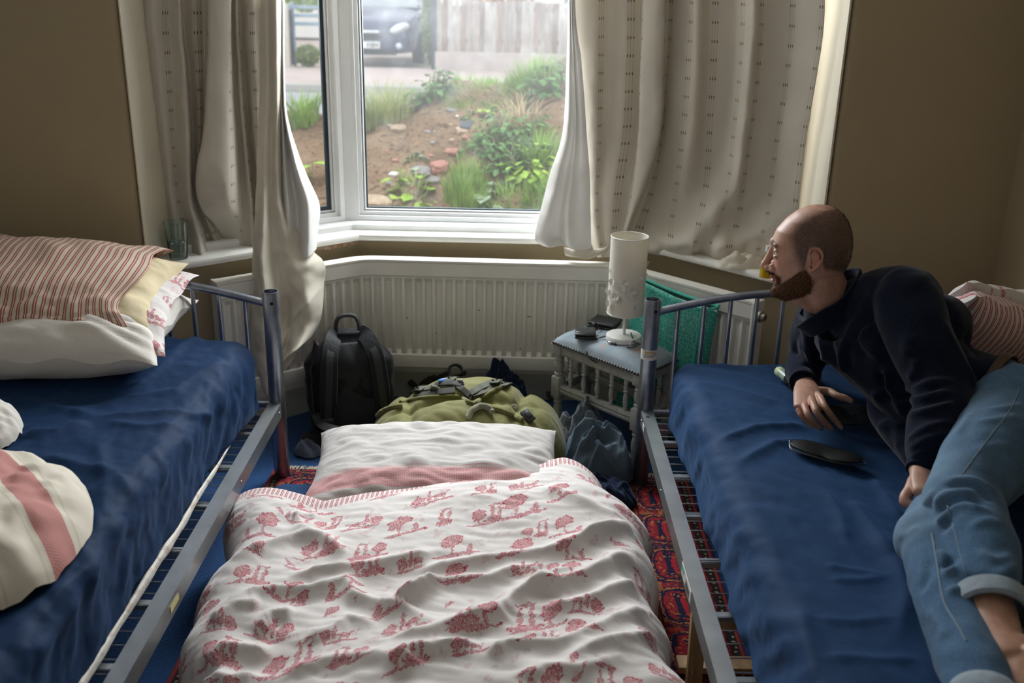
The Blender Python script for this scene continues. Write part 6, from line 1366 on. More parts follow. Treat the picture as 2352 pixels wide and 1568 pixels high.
M_GFLEECE = simple('grey_marl_fleece', (0.13, 0.145, 0.165), 0.95, var=0.5, scale=160, bump=0.6, bscale=260, bdist=0.003, sheen=0.4); M_GTROU = m_cloth('slate_cotton', (0.10, 0.135, 0.165), 0.85, 0.2, 0.12, 0.4, 18); M_DKCL = m_cloth('dark_navy_cloth', (0.012, 0.018, 0.038), 0.85, 0.2); M_GSOCK = m_cloth('grey_sock_wool', (0.10, 0.12, 0.16), 0.95, 0.3, 0.3); M_BLKCAP = m_cloth('black_cap_cloth', (0.022, 0.020, 0.022), 0.9, 0.2)
cloth_heap((0.262, 3.235, 0.0), 0.105, 0.085, 0.23, 3.0, M_GFLEECE, 'fleece_garment', 'grey marl fleece garment heaped beside the rucksack', rot=0.5)
cloth_heap((0.300, 3.03, 0.012), 0.125, 0.115, 0.22, 8.4, M_GTROU, 'trousers', 'slate grey trousers crumpled by the right bed post', rot=-0.4, sharp=1.2)
cloth_heap((0.300, 2.86, 0.012), 0.115, 0.08, 0.10, 14.0, M_DKCL, 'dark_garment', 'dark garment lying below the slate trousers', rot=-0.3)
cloth_heap((-0.035, 3.43, 0.0), 0.105, 0.06, 0.30, 17.0, M_DKCL, 'dark_garment', 'dark blue garment bundled behind the rucksack under the radiator', rot=0.1)
cloth_heap((-0.715, 3.18, 0.0), 0.055, 0.042, 0.065, 21.0, M_GSOCK, 'sock', 'crumpled grey sock beside the left bed post', 40, rot=-0.5); cloth_heap((-0.700, 3.255, 0.0), 0.060, 0.045, 0.085, 25.0, M_BLKCAP, 'cap', 'small black cloth cap behind the grey sock', 40, sharp=0.4)
# ------------------------------------------------------------------ the reclining man
from mathutils.bvhtree import BVHTree
class Blob:
    def __init__(s): s.mb = MB()
    def limb(s, pts, rad, ref=(0, 0, 1), n=20, seg=5, caps=True):
        """tapered tube; rad = list of r or (r_along_ref, r_other)"""
        rad = [(r, r) if not isinstance(r, (tuple, list)) else r for r in rad]
        Q = catmull([tuple(p)+tuple(r) for p, r in zip(pts, rad)], seg) if len(pts) > 2 else [np.array(tuple(pts[0])+tuple(rad[0])), np.array(tuple(pts[1])+tuple(rad[1]))]
        P = [Vector(q[:3]) for q in Q]; R = [(max(q[3], .001), max(q[4], .001)) for q in Q]; m = len(P); v = []; rf = Vector(ref).normalized()
        if caps:  # rounded ends
            def ext(p, d, r):
                out = []
                for k in (0.35, 0.7, 0.92): out.append((p+d*min(r)*k, tuple(x*math.sqrt(1-k*k) for x in r)))
                return out
            d0 = (P[0]-P[1]).normalized(); d1 = (P[-1]-P[-2]).normalized(); a = ext(P[0], d0, R[0]); b = ext(P[-1], d1, R[-1])
            P = [q for q, _ in reversed(a)]+P+[q for q, _ in b]; R = [r for _, r in reversed(a)]+R+[r for _, r in b]; m = len(P)
        for i in range(m):
            t = (P[min(m-1, i+1)]-P[max(0, i-1)]).normalized(); a = rf-t*rf.dot(t)
            a = a.normalized() if a.length > 1e-4 else t.orthogonal().normalized(); b = t.cross(a)
            for k in range(n):
                an = 2*math.pi*k/n; v.append(tuple(P[i]+a*R[i][0]*math.cos(an)+b*R[i][1]*math.sin(an)))
        f = [tuple(range(n-1, -1, -1)), tuple((m-1)*n+k for k in range(n))]
        for i in range(m-1):
            for k in range(n): f.append((i*n+k, i*n+(k+1) % n, (i+1)*n+(k+1) % n, (i+1)*n+k))
        s.mb.add(v, f); return s
    def ell(s, c, r, R=None, n=18, m=12): s.mb.ell(c, r, n, m, R); return s
    def remesh(s, vox, it=4, fac=0.5):
        me = bpy.data.meshes.new('tmp'); me.from_pydata(s.mb.v, [], s.mb.f)
        bm = bmesh.new(); bm.from_mesh(me); bmesh.ops.remove_doubles(bm, verts=bm.verts, dist=1e-6); bmesh.ops.recalc_face_normals(bm, faces=bm.faces); bm.to_mesh(me); bm.free()
        o = bpy.data.objects.new('tmp', me); COL.objects.link(o); r = o.modifiers.new('r', 'REMESH'); r.mode = 'VOXEL'; r.voxel_size = vox; r.adaptivity = 0
        if it: q = o.modifiers.new('s', 'SMOOTH'); q.factor = fac; q.iterations = it
        dg = bpy.context.evaluated_depsgraph_get(); m2 = bpy.data.meshes.new_from_object(o.evaluated_get(dg)); bpy.data.objects.remove(o); bpy.data.meshes.remove(me)
        n = len(m2.vertices); V = np.empty(n*3); m2.vertices.foreach_get('co', V); V = V.reshape(-1, 3); Nn = np.empty(n*3); m2.vertices.foreach_get('normal', Nn); Nn = Nn.reshape(-1, 3)
        F = [tuple(p.vertices) for p in m2.polygons]; bpy.data.meshes.remove(m2); return V, Nn, F
def normals(V, F):
    me = bpy.data.meshes.new('t'); me.from_pydata(V.tolist(), [], F); N_ = np.empty(len(V)*3); me.vertices.foreach_get('normal', N_); bpy.data.meshes.remove(me); return N_.reshape(-1, 3)
def nz(V, f, seed=0.0, absn=False):
    out = np.empty(len(V))
    for i, p in enumerate(V): out[i] = mn.noise(Vector((p[0]*f+seed, p[1]*f, p[2]*f)))
    return np.abs(out) if absn else out
def cast(V, F, pts):
    tr = BVHTree.FromPolygons(V.tolist(), F); out = []
    for x, y in pts:
        d = Vector(ray(x, y)).normalized(); h = tr.ray_cast(Vector(CP), d)
        if h[0] is not None: out.append(np.array(h[0]))
    return out
def crease_disp(V, lines):
    D = np.zeros(len(V))
    for pts, amp, wid in lines:
        if len(pts) < 2: continue
        d2 = np.full(len(V), 1e9); tt = np.zeros(len(V)); n = len(pts)-1
        for i in range(n):
            a, b = pts[i], pts[i+1]; ab = b-a; L = ab@ab+1e-12; t = np.clip(((V-a)@ab)/L, 0, 1); e = ((V-a-t[:, None]*ab)**2).sum(1); k = e < d2; d2 = np.where(k, e, d2); tt = np.where(k, (i+t)/n, tt)
        D += amp*np.clip(np.minimum(tt, 1-tt)*6+0.2, 0, 1)*np.exp(-d2/wid**2)
    return D
def px_lines(V, F, L): return [(cast(V, F, catmull(p, 4)), a, w) for p, a, w in L]
def raw_obj(name, V, F, mat, parent, attr=None):
    m = MB(); m.v = [tuple(p) for p in V]; m.f = list(F); m.uv = [(p[0], p[2]) for p in V]; m.m = [0]*len(F); o = m.build(name, mat, parent, angle=None)
    if attr:
        for k, a in attr.items():
            at = o.data.attributes.new(k, 'FLOAT', 'POINT'); at.data.foreach_set('value', np.asarray(a, dtype=np.float32))
    return o
man = thing('person', 'bald bearded man in dark sweater and jeans reclining on the right bed looking out', 'person', (0.98, 2.1, 0.48))
A3 = lambda *p: np.array(p, float)
# --- skin materials
def m_skin():
    t = NT('skin'); o = t.obj(); n = t.noise(o, 40, 4); c = t.ramp(n, [(0.3, (0.40, 0.215, 0.150)), (0.7, (0.50, 0.285, 0.205))])
    red = t.node('ShaderNodeAttribute', attribute_name='red').outputs['Fac']; c = t.mix(red, c, (0.46, 0.135, 0.095))
    lip = t.node('ShaderNodeAttribute', attribute_name='lip').outputs['Fac']; c = t.mix(lip, c, (0.42, 0.13, 0.12))
    dk = t.node('ShaderNodeAttribute', attribute_name='stubble').outputs['Fac']; st = t.math('MULTIPLY', dk, t.math('MULTIPLY_ADD', t.noise(o, 900, 2), 0.5, 0.55)); c = t.mix(t.math('MINIMUM', st, 0.97), c, (0.050, 0.036, 0.026))
    brow = t.node('ShaderNodeAttribute', attribute_name='brow').outputs['Fac']; c = t.mix(brow, c, (0.06, 0.035, 0.02))
    t.set(c, 0.48, spec=0.45); t.b.inputs['Subsurface Weight'].default_value = 0.08; t.b.inputs['Subsurface Radius'].default_value = (0.012, 0.005, 0.003); t.b.inputs['Subsurface Scale'].default_value = 0.5
    t.bump(t.noise(o, 320, 3), 0.12, 0.0015); return t.m
M_SKIN = m_skin()
# --- head in local axes: x forward, y towards the picture (his left), z up; origin at the ear canal
HO = A3(*ony(1873, 585, 2.50)); _v = A3(HO[0], HO[1], 0); _v /= np.linalg.norm(_v); ta = math.radians(-3)
HX = A3(-_v[1], _v[0], 0); HY = A3(-_v[0], -_v[1], 0); HX, HY = HX*math.cos(ta)+HY*math.sin(ta), HY*math.cos(ta)-HX*math.sin(ta); HZ = A3(0, 0, 1)
def H(x, y, z): return HO+HX*x+HY*y+HZ*z
HR = Matrix((HX, HY, HZ)).transposed()
hb = Blob()
zt_ = [-0.126, -0.118, -0.105, -0.085, -0.06, -0.03, 0.0, 0.03, 0.06, 0.09, 0.11, 0.124, 0.131]
xf_ = [0.070, 0.082, 0.0875, 0.0925, 0.0985, 0.102, 0.107, 0.1135, 0.104, 0.082, 0.060, 0.036, 0.012]
xb_ = [0.035, 0.020, 0.005, -0.022, -0.058, -0.079, -0.087, -0.088, -0.083, -0.071, -0.055, -0.034, -0.008]
hw_ = [0.018, 0.030, 0.043, 0.055, 0.063, 0.070, 0.0735, 0.0765, 0.0755, 0.067, 0.053, 0.035, 0.010]
v = []; nA = 64; ZL = np.linspace(-0.126, 0.131, 70)
for z in ZL:
    xf, xb, hw = (interp(z, zt_, q) for q in (xf_, xb_, hw_)); xc = lerp(xb, xf, 0.44)
    for k in range(nA):
        a = 2*math.pi*k/nA; ca, sa = math.cos(a), math.sin(a); e = 0.90 if ca > 0 else 1.0
        x = xc+(xf-xc if ca > 0 else xc-xb)*math.copysign(abs(ca)**e, ca); y = hw*math.copysign(abs(sa)**0.92, sa)
        if ca > 0: y *= 1-0.10*ca*sstep(-0.02, -0.10, z)
        v.append(tuple(H(x, y, z)))
f = [tuple(range(nA-1, -1, -1)), tuple((len(ZL)-1)*nA+k for k in range(nA))]
for i in range(len(ZL)-1):
    for k in range(nA): f.append((i*nA+k, i*nA+(k+1) % nA, (i+1)*nA+(k+1) % nA, (i+1)*nA+k))
hb.mb.add(v, f)
def he(x, y, z, a, b, c): hb.ell(tuple(H(x, y, z)), (a, b, c), HR)
hb.limb([H(0.104, 0, 0.010), H(0.1125, 0, -0.012), H(0.1190, 0, -0.028), H(0.1240, 0, -0.039)], [(0.011, 0.0085), (0.0105, 0.0085), (0.0105, 0.0105), (0.011, 0.0120)], tuple(HX), 16)
he(0.1255, 0, -0.0415, 0.0100, 0.0118, 0.0092)
for s in (-1, 1):
    he(0.1125, 0.0115*s, -0.0455, 0.0125, 0.0085, 0.0095); he(0.094, 0.028*s, 0.0235, 0.0130, 0.022, 0.0090); he(0.100, 0.017*s, -0.042, 0.013, 0.012, 0.014)
    he(0.0955, 0.031*s, 0.0095, 0.0105, 0.0165, 0.0055); he(0.0945, 0.031*s, -0.0055, 0.0100, 0.0145, 0.0050)
he(0.0965, 0, -0.0595, 0.0125, 0.021, 0.009); he(0.1000, 0, -0.0675, 0.0095, 0.0195, 0.0050); he(0.0960, 0, -0.0790, 0.0095, 0.0175, 0.0058); he(0.0850, 0, -0.105, 0.0135, 0.022, 0.016); he(0.108, 0, 0.024, 0.010, 0.022, 0.012)
# ears
for s in (-1, 1):
    E_ = lambda x, z, y=0.0: H(x, s*(0.0765+y), z)
    hx = [E_(0.006, 0.004, -0.002), E_(0.010, 0.018, 0.001), E_(0.009, 0.030, 0.004), E_(0.000, 0.0375, 0.008), E_(-0.012, 0.0365, 0.011), E_(-0.021, 0.026, 0.014), E_(-0.0225, 0.012, 0.014), E_(-0.018, -0.002, 0.011), E_(-0.010, -0.013, 0.007), E_(-0.003, -0.020, 0.004), E_(0.003, -0.022, 0.001), E_(0.006, -0.016, -0.002)]
    hb.limb(hx, [0.0028, 0.0032, 0.0034, 0.0034, 0.0036, 0.0038, 0.0038, 0.0040, 0.0048, 0.0058, 0.0052, 0.003], (0, 0, 1), 10, 4)
    hb.limb([E_(-0.004, 0.028, 0.005), E_(-0.012, 0.020, 0.009), E_(-0.0135, 0.008, 0.009), E_(-0.009, -0.004, 0.006), E_(-0.002, -0.010, 0.003)], [0.0022, 0.0034, 0.0034, 0.0032, 0.003], (0, 0, 1), 8, 4)
    hb.limb([E_(0.008, 0.008, 0.0), E_(0.0055, 0.000, 0.004), E_(0.0065, -0.006, 0.0)], [0.003, 0.0042, 0.003], (0, 0, 1), 8, 4)
    hb.ell(tuple(E_(-0.008, 0.010, 0.000)), (0.0135, 0.0045, 0.024), HR)
# neck
NB = A3(0.872, 2.50, 0.790)
hb.limb([H(-0.015, 0, -0.015), H(-0.022, 0, -0.065), (H(-0.022, 0, -0.065)+NB)/2+A3(0.0, 0, -0.006), NB, NB+A3(0.05, 0, -0.05)], [(0.058, 0.060), (0.058, 0.060), (0.056, 0.058), (0.056, 0.056), (0.04, 0.04)], tuple(HX), 26)
hb.limb([H(0.040, 0, -0.095), H(0.022, 0, -0.115), NB+A3(-0.045, 0.01, 0.0)], [0.030, 0.026, 0.022], tuple(HX), 16)
HV, HN, HF = hb.remesh(0.0017, 9, 0.5)
Lc = np.stack([(HV-HO)@HX, (HV-HO)@HY, (HV-HO)@HZ], 1); lx, ly, lz_ = Lc[:, 0], np.abs(Lc[:, 1]), Lc[:, 2]
def bump3(cx_, cy_, cz_, r, amp): return amp*np.exp(-((lx-cx_)**2+(ly-cy_)**2+(lz_-cz_)**2)/r**2)
HD = bump3(0.082, 0.050, -0.018, 0.024, 0.0030)+bump3(0.106, 0.033, 0.004, 0.011, -0.0045)+bump3(0.104, 0.016, 0.004, 0.008, -0.0035)+bump3(0.095, 0.024, -0.071, 0.006, -0.0020)+bump3(0.105, 0.0, -0.0735, 0.005, -0.0016)+bump3(0.103, 0, -0.093, 0.010, -0.003)+bump3(0.118, 0.008, -0.053, 0.004, -0.003)
nas = -0.0018*np.exp(-((np.hypot(lx-0.098, lz_+0.055)-0.018)/0.004)**2)*np.exp(-((ly-0.024)/0.008)**2)
HD = HD+nas; HV = HV+HN*HD[:, None]
SS_ = lambda a, b, x: np.clip((x-a)/(b-a), 0, 1)**2*(3-2*np.clip((x-a)/(b-a), 0, 1))
front = np.interp(lz_, [-0.04, -0.02, 0.0, 0.03, 0.06, 0.09, 0.11, 0.128], [0.020, 0.030, 0.040, 0.052, 0.064, 0.048, 0.020, -0.02])
w_front = SS_(0.014, -0.016, lx-front); low = np.interp(lx, [-0.09, -0.03, -0.012, 0.012, 0.02, 0.04], [-0.030, -0.020, 0.034, 0.036, -0.03, -0.03]); w_low = SS_(-0.008, 0.010, lz_-low); top = 1-0.75*np.exp(-((ly)/0.034)**2)*SS_(0.095, 0.118, lz_)*SS_(-0.06, -0.01, lx)
w_hair = w_front*w_low*top*SS_(0.090, 0.080, ly)
bl = np.interp(lx, [-0.02, 0.015, 0.030, 0.050, 0.070, 0.085, 0.095, 0.11], [-0.06, -0.025, -0.030, -0.052, -0.072, -0.086, -0.087, -0.088]); w_beard = SS_(0.007, -0.008, lz_-bl)*SS_(-0.02, 0.012, lx)*SS_(-0.133, -0.120, lz_-0.55*np.maximum(0, 0.062-lx))
mous = SS_(0.006, 0.0, np.abs(lz_+0.0595)-0.0035)*SS_(0.083, 0.090, lx)*SS_(0.030, 0.022, ly); side = SS_(0.010, 0.0, np.abs(lx-0.084)-0.006)*SS_(0.012, 0.0, np.abs(lz_+0.072)-0.012)*SS_(0.018, 0.024, ly)
lips = np.maximum(SS_(0.004, 0.001, np.abs(lz_+0.0675)-0.0028), SS_(0.004, 0.001, np.abs(lz_+0.0790)-0.0040))*SS_(0.086, 0.093, lx)*SS_(0.024, 0.018, ly)
w_beard = np.clip(np.maximum(w_beard, np.maximum(mous*0.8, side*0.6)), 0, 1)*(1-lips)
brow = SS_(0.004, 0.001, np.abs(lz_-0.0270+0.006*np.clip((ly-0.03)/0.02, 0, 1)-0.002)-0.0022)*SS_(0.085, 0.092, lx)*SS_(0.008, 0.014, ly)*SS_(0.052, 0.044, ly)
lash = SS_(0.0022, 0.0006, np.abs(lz_-0.0068))*SS_(0.094, 0.100, lx)*SS_(0.018, 0.022, ly)*SS_(0.046, 0.040, ly)
red = np.clip(0.55*np.exp(-((lx-0.125)**2+ly**2+(lz_+0.043)**2)/0.013**2)+0.35*np.exp(-((lx-0.085)**2+(ly-0.042)**2+(lz_+0.028)**2)/0.022**2)+0.45*SS_(0.078, 0.084, ly)*SS_(-0.04, -0.02, lx), 0, 0.8)
# --- hands
hand = Blob()
def fingers(bl, chains):
    for pts, rad in chains: bl.limb(pts, rad, (0, 0, 1), 14, 4)
Z = lambda x, y, z: A3(*onz(x, y, z))
rw = Z(1851, 884, 0.553)
rk_ = [Z(1884, 912, 0.572), Z(1867, 925, 0.570), Z(1849, 935, 0.560), Z(1836, 942, 0.545)]      # knuckles: index .. little
hand.limb([rw+A3(0.036, 0.13, -0.004), rw+A3(0.014, 0.055, 0.002), rw], [(0.026, 0.028), (0.024, 0.029), (0.021, 0.029)], (0, 0, 1), 20)
pc = (rk_[0]+rk_[1]+rk_[2]+rk_[3])/4
hand.limb([rw, (rw*0.55+pc*0.45)+A3(0, 0, 0.004), pc+A3(0, 0, -0.008)], [(0.020, 0.029), (0.018, 0.038), (0.014, 0.040)], (0, 0, 1), 20)
for k in range(4): hand.limb([rw*0.7+rk_[k]*0.3+A3(0, 0, -0.004), rk_[k]], [0.011, 0.0098], (0, 0, 1), 12)
ch = [([rk_[0], Z(1893, 930, 0.568), Z(1905, 948, 0.552), Z(1919, 966, 0.530), Z(1931, 981, 0.513)], [0.0098, 0.0088, 0.0090, 0.0080, 0.0068]),
      ([rk_[1], Z(1874, 943, 0.564), Z(1884, 958, 0.548), Z(1899, 975, 0.526), Z(1909, 984, 0.513)], [0.0100, 0.0088, 0.0092, 0.0080, 0.0068]),
      ([rk_[2], Z(1855, 951, 0.553), Z(1864, 963, 0.540), Z(1878, 977, 0.521), Z(1887, 984, 0.510)], [0.0096, 0.0084, 0.0088, 0.0078, 0.0066]),
      ([rk_[3], Z(1840, 953, 0.537), Z(1847, 962, 0.527), Z(1858, 973, 0.514), Z(1866, 979, 0.508)], [0.0088, 0.0076, 0.0078, 0.0070, 0.0060]),
      ([rw*0.6+rk_[0]*0.4+A3(0.012, -0.004, -0.004), Z(1903, 899, 0.560), Z(1921, 908, 0.560), Z(1940, 914, 0.558), Z(1955, 921, 0.554)], [0.0150, 0.0120, 0.0098, 0.0098, 0.0070])]
fingers(hand, ch)
RVv, RNn, RFf = hand.remesh(0.0016, 3, 0.5)
def nail(V, F, x, y, sx, sz, an, name='fingernail'):
    c = cast(V, F, [(x, y)])
    return c[0] if c else None
lh = Blob(); lw = Z(2120, 1082, 0.607)
lh.limb([lw+A3(0.050, 0.084, 0.068), lw+A3(0.020, 0.036, 0.028), lw], [(0.026, 0.026), (0.026, 0.028), (0.024, 0.030)], (0, 0, 1), 20)
lk = Z(2132, 1138, 0.590)
lh.limb([lw, lw*0.5+lk*0.5, lk], [(0.023, 0.029), (0.020, 0.036), (0.018, 0.036)], (0.4, 0, 1), 20)
lh.limb([lw*0.55+lk*0.45+A3(-0.022, 0, 0), Z(2091, 1124, 0.588), Z(2079, 1140, 0.580), Z(2080, 1154, 0.572), Z(2099, 1162, 0.570)], [0.017, 0.0135, 0.0115, 0.0115, 0.0090], (0, 0, 1), 14)
for k in range(4):
    b = lk+A3(-0.018+0.018*k, -0.002-0.004*k, -0.004); lh.limb([b, b+A3(0.010, -0.014, -0.010), b+A3(0.016, -0.014, -0.026), b+A3(0.010, 0.0, -0.034)], [0.0105, 0.0095, 0.0088, 0.0072], (0, 0, 1), 12)
LVv, LNn, LFf = lh.remesh(0.0017, 3, 0.5)
# --- foot and lower shin
ft = Blob(); an_ = A3(0.832, 1.370, 0.560); cf = A3(0.853, 1.52, 0.575)
ft.limb([cf+A3(0.0, 0.07, 0.008), cf, an_+A3(0.002, 0.05, 0.002), an_], [(0.034, 0.036), (0.044, 0.047), (0.037, 0.043), (0.036, 0.042)], (0, 0, 1), 22)
ft.limb([an_+A3(0.02, 0.02, -0.006), an_+A3(0.0, -0.05, -0.012), an_+A3(-0.045, -0.12, -0.030), an_+A3(-0.07, -0.17, -0.045)], [(0.040, 0.044), (0.036, 0.046), (0.026, 0.046), (0.016, 0.042)], (0, 0, 1), 22); ft.ell(tuple(an_+A3(0.055, -0.035, -0.012)), (0.03, 0.035, 0.03)); ft.ell(tuple(an_+A3(0.022, -0.016, 0.030)), (0.014, 0.014, 0.012))
for k in range(5): b = an_+A3(-0.10+0.018*k, -0.165+0.004*k, -0.045); ft.limb([b, b+A3(-0.010, -0.035-0.004*(k == 0), -0.004)], [0.011, 0.009 if k else 0.012], (0, 0, 1), 10)
FVv, FNn, FFf = ft.remesh(0.003, 3, 0.5)
# --- hidden trunk and limbs so that the figure is whole
RS = A3(0.872, 2.665, 0.735); LS = A3(0.958, 2.315, 0.880); PEL = A3(1.225, 2.20, 0.620); CH = A3(0.945, 2.465, 0.735); BE = A3(1.085, 2.325, 0.645); sax = (LS-RS)/np.linalg.norm(LS-RS)
LE = A3(*ony(2170, 895, 2.13)); LW = lw; RE = A3(0.878, 2.80, 0.545); RW = rw
HIPL = A3(1.165, 2.115, 0.680); LK = A3(0.917, 1.795, 0.630); LC = A3(0.856, 1.50, 0.572); HIPR = A3(1.10, 2.06, 0.575); RK = A3(0.852, 1.760, 0.553); RC = A3(0.762, 1.300, 0.540); RA = A3(0.742, 1.20, 0.530)
ib = Blob(); ib.limb([NB+A3(.02, 0, -.02), CH, BE, PEL], [(0.040, 0.040), (0.07, 0.045), (0.06, 0.045), (0.07, 0.05)], tuple(sax), 20); ib.limb([LS, LE, LW], [0.030, 0.026, 0.020]); ib.limb([RS, RE, RW], [0.030, 0.026, 0.020]); ib.limb([HIPL, LK, LC], [0.050, 0.026, 0.026]); ib.limb([HIPR, RK, RC, RA], [0.045, 0.026, 0.026, 0.026])
IV, IN_, IF_ = ib.remesh(0.009, 2)
allV = [HV, RVv, LVv, FVv, IV]; allF = []; off_ = 0
for V_, F_l in zip(allV, (HF, RFf, LFf, FFf, IF_)): allF += [tuple(i+off_ for i in q) for q in F_l]; off_ += len(V_)
nh = len(HV); tot = off_; z0 = np.zeros(tot)
def put(a): r = z0.copy(); r[:nh] = a; return r
redall = put(red); kn = np.concatenate([HV, RVv, LVv, FVv, IV])
for q in rk_: redall += 0.35*np.exp(-((kn-q)**2).sum(1)/0.014**2)
body = raw_obj('body', np.concatenate(allV), allF, M_SKIN, man, {'red': np.clip(redall, 0, 0.8), 'lip': put(lips*0.8), 'stubble': put(np.clip(w_hair*0.92+w_beard*0.85, 0, 1)), 'brow': put(np.clip(brow*0.5+lash*0.9, 0, 1))})
# hair and beard shells
def shell(name, w, thick, mat, rough, thr=0.08):
    keep = [q for q in HF if all(w[i] > thr for i in q)]; idx = sorted({i for q in keep for i in q}); mp = {j: k for k, j in enumerate(idx)}; idx = np.array(idx)
    n1 = nz(HV[idx], 260, 1.0); V = HV[idx]+HN[idx]*(thick*(w[idx]**1.5)*(0.75+rough*n1))[:, None]-HN[idx]*(0.0006*(w[idx] < thr*2.5))[:, None]
    o = raw_obj(name, V, [tuple(mp[i] for i in q) for q in keep], mat, man, {'w': w[idx]}); return o, idx
def m_hair(name, dark, light):
    t = NT(name); o = t.obj(); c = t.ramp(t.noise(o, 420, 3), [(0.35, dark), (0.65, light)]); t.set(c, 0.7, spec=0.25); t.bump(t.noise(o, 700, 2), 0.7, 0.0015); return t.m
M_HAIR = m_hair('short_dark_hair', (0.022, 0.016, 0.012), (0.065, 0.046, 0.033)); M_BEARD = m_hair('ginger_brown_beard', (0.045, 0.020, 0.009), (0.17, 0.080, 0.030))
bo, bi = shell('beard', w_beard, 0.0050, M_BEARD, 0.5, 0.55)
# strands
def strands(name, w, n, L, mat, dirf, seed, r=0.00028, amin=0.2, nf=0.5):
    R = random.Random(seed); m = MB(); idx = [i for i in range(nh) if w[i] > amin]; cnt = 0
    while cnt < n:
        i = R.choice(idx)
        if R.random() > w[i]: continue
        p = Vector(HV[i]); nn = Vector(HN[i]); d = (nn*nf+Vector(dirf(Lc[i]))+Vector((R.gauss(0, .25), R.gauss(0, .25), R.gauss(0, .25)))).normalized(); l = L*R.uniform(0.6, 1.2)*(0.5+0.5*w[i]); s = d.orthogonal().normalized()*r*1.6; q = d.cross(s).normalized()*r*1.6
        a = p+nn*0.0005; b = a+d*l*0.6; c = b+(d+Vector((0, 0, -0.35))).normalized()*l*0.5
        m.add([a-s, a+s, a+q, b-s*.8, b+s*.8, b+q*.8, c], [(0, 1, 4, 3), (1, 2, 5, 4), (2, 0, 3, 5), (3, 4, 6), (4, 5, 6), (5, 3, 6)]); cnt += 1
    o = m.build(name, mat, man, angle=None); o['kind'] = 'stuff'; return o
strands('beard_hairs', w_beard, 5600, 0.0075, M_BEARD, lambda q: HZ*-0.7+HX*0.25, 4, 0.00022, 0.15, 0.35); strands('head_hair', w_hair, 7000, 0.0022, M_HAIR, lambda q: HX*-0.4, 5, 0.00020, 0.12, 0.4); strands('eyebrow_hairs', brow, 260, 0.005, simple('eyebrow_hair', (0.035, 0.022, 0.014), 1.0, spec=0.0), lambda q: HX*-0.9+HZ*0.15, 6, 0.00020, 0.3, 0.12)
# eyes
M_EYE = simple('eye_white', (0.70, 0.66, 0.62), 0.2, var=0.02); M_IRIS = simple('iris', (0.05, 0.07, 0.07), 0.1)
for s in (-1, 1):
    e = MB(); e.ell(tuple(H(0.0885, 0.031*s, 0.0020)), (0.0122, 0.0122, 0.0118), 22, 14, HR); eo = e.build('eyeball', M_EYE, man); e = MB(); e.ell(tuple(H(0.0972, 0.0325*s, 0.0022)), (0.0040, 0.0060, 0.0060), 16, 10, HR); e.build('iris', M_IRIS, eo)
# nails
M_NAIL = simple('fingernail', (0.52, 0.33, 0.27), 0.3, var=0.05)
h_ = cast(LVv, LFf, [(2096, 1161), (2100, 1159), (2097, 1165)])
if h_:
    m = MB(); m.ell(tuple(h_[0]+A3(0, -0.0004, 0.0004)), (0.0058, 0.0045, 0.0018), 14, 8, RX(48) @ RZ(20)); m.build('thumbnail', M_NAIL, man)
# --- sweater
M_SWEAT = NT('navy_fleece_sweater'); _o = M_SWEAT.obj(); M_SWEAT.set(M_SWEAT.ramp(M_SWEAT.noise(_o, 300, 2), [(0.35, (0.0042, 0.0062, 0.0150)), (0.65, (0.0092, 0.0135, 0.0290))]), 0.95, spec=0.1, sheen=0.12); M_SWEAT.bump(M_SWEAT.noise(_o, 420, 2), 0.35, 0.0015); M_SWEAT = M_SWEAT.m
sb_ = Blob()
sb_.limb([NB+A3(0.0, 0.0, 0.012), CH+A3(-0.03, 0.02, 0.045), CH, BE+A3(0, 0, 0.012), PEL+A3(-0.02, 0.01, 0.02)], [(0.085, 0.075), (0.165, 0.098), (0.182, 0.118), (0.158, 0.118), (0.150, 0.115)], tuple(sax), 30)
# shoulders / yoke
sb_.limb([NB+A3(0.02, -0.02, 0.02), LS*0.6+NB*0.4+A3(0.03, 0, 0.02), LS+A3(0.015, 0.02, 0.0)], [0.078, 0.082, 0.078], (0, 0, 1), 20)
sb_.limb([NB+A3(-0.02, 0.03, -0.01), RS+A3(-0.005, 0.0, 0.0)], [0.07, 0.066], (0, 0, 1), 20)
sb_.ell(tuple(CH+A3(0.10, -0.07, 0.055)), (0.12, 0.12, 0.095)); sb_.ell(tuple(A3(1.04, 2.42, 0.78)), (0.10, 0.10, 0.10))
# near sleeve
sb_.limb([LS+A3(0, 0, 0.004), LS*0.5+LE*0.5+A3(-0.005, -0.005, 0.0), LE, LE*0.5+LW*0.5+A3(-0.002, -0.006, 0.004), LE*0.18+LW*0.82, LW*0.93+LE*0.07], [0.080, 0.078, 0.071, 0.058, 0.046, 0.036], (0, 0, 1), 24)
sb_.ell(tuple(LE+A3(0.0, -0.01, -0.01)), (0.07, 0.065, 0.07))
# far sleeve
sb_.limb([RS, RS*0.5+RE*0.5+A3(0.0, -0.01, 0), RE+A3(-0.005, -0.02, 0.0), RE*0.4+RW*0.6+A3(-0.004, 0, 0.006), RW+A3(-0.002, 0.035, 0.002)], [0.072, 0.066, 0.055, 0.050, 0.038], (0, 0, 1), 22)
sb_.ell(tuple(RS*0.55+RE*0.45+A3(-0.012, -0.07, 0.0)), (0.05, 0.06, 0.09))
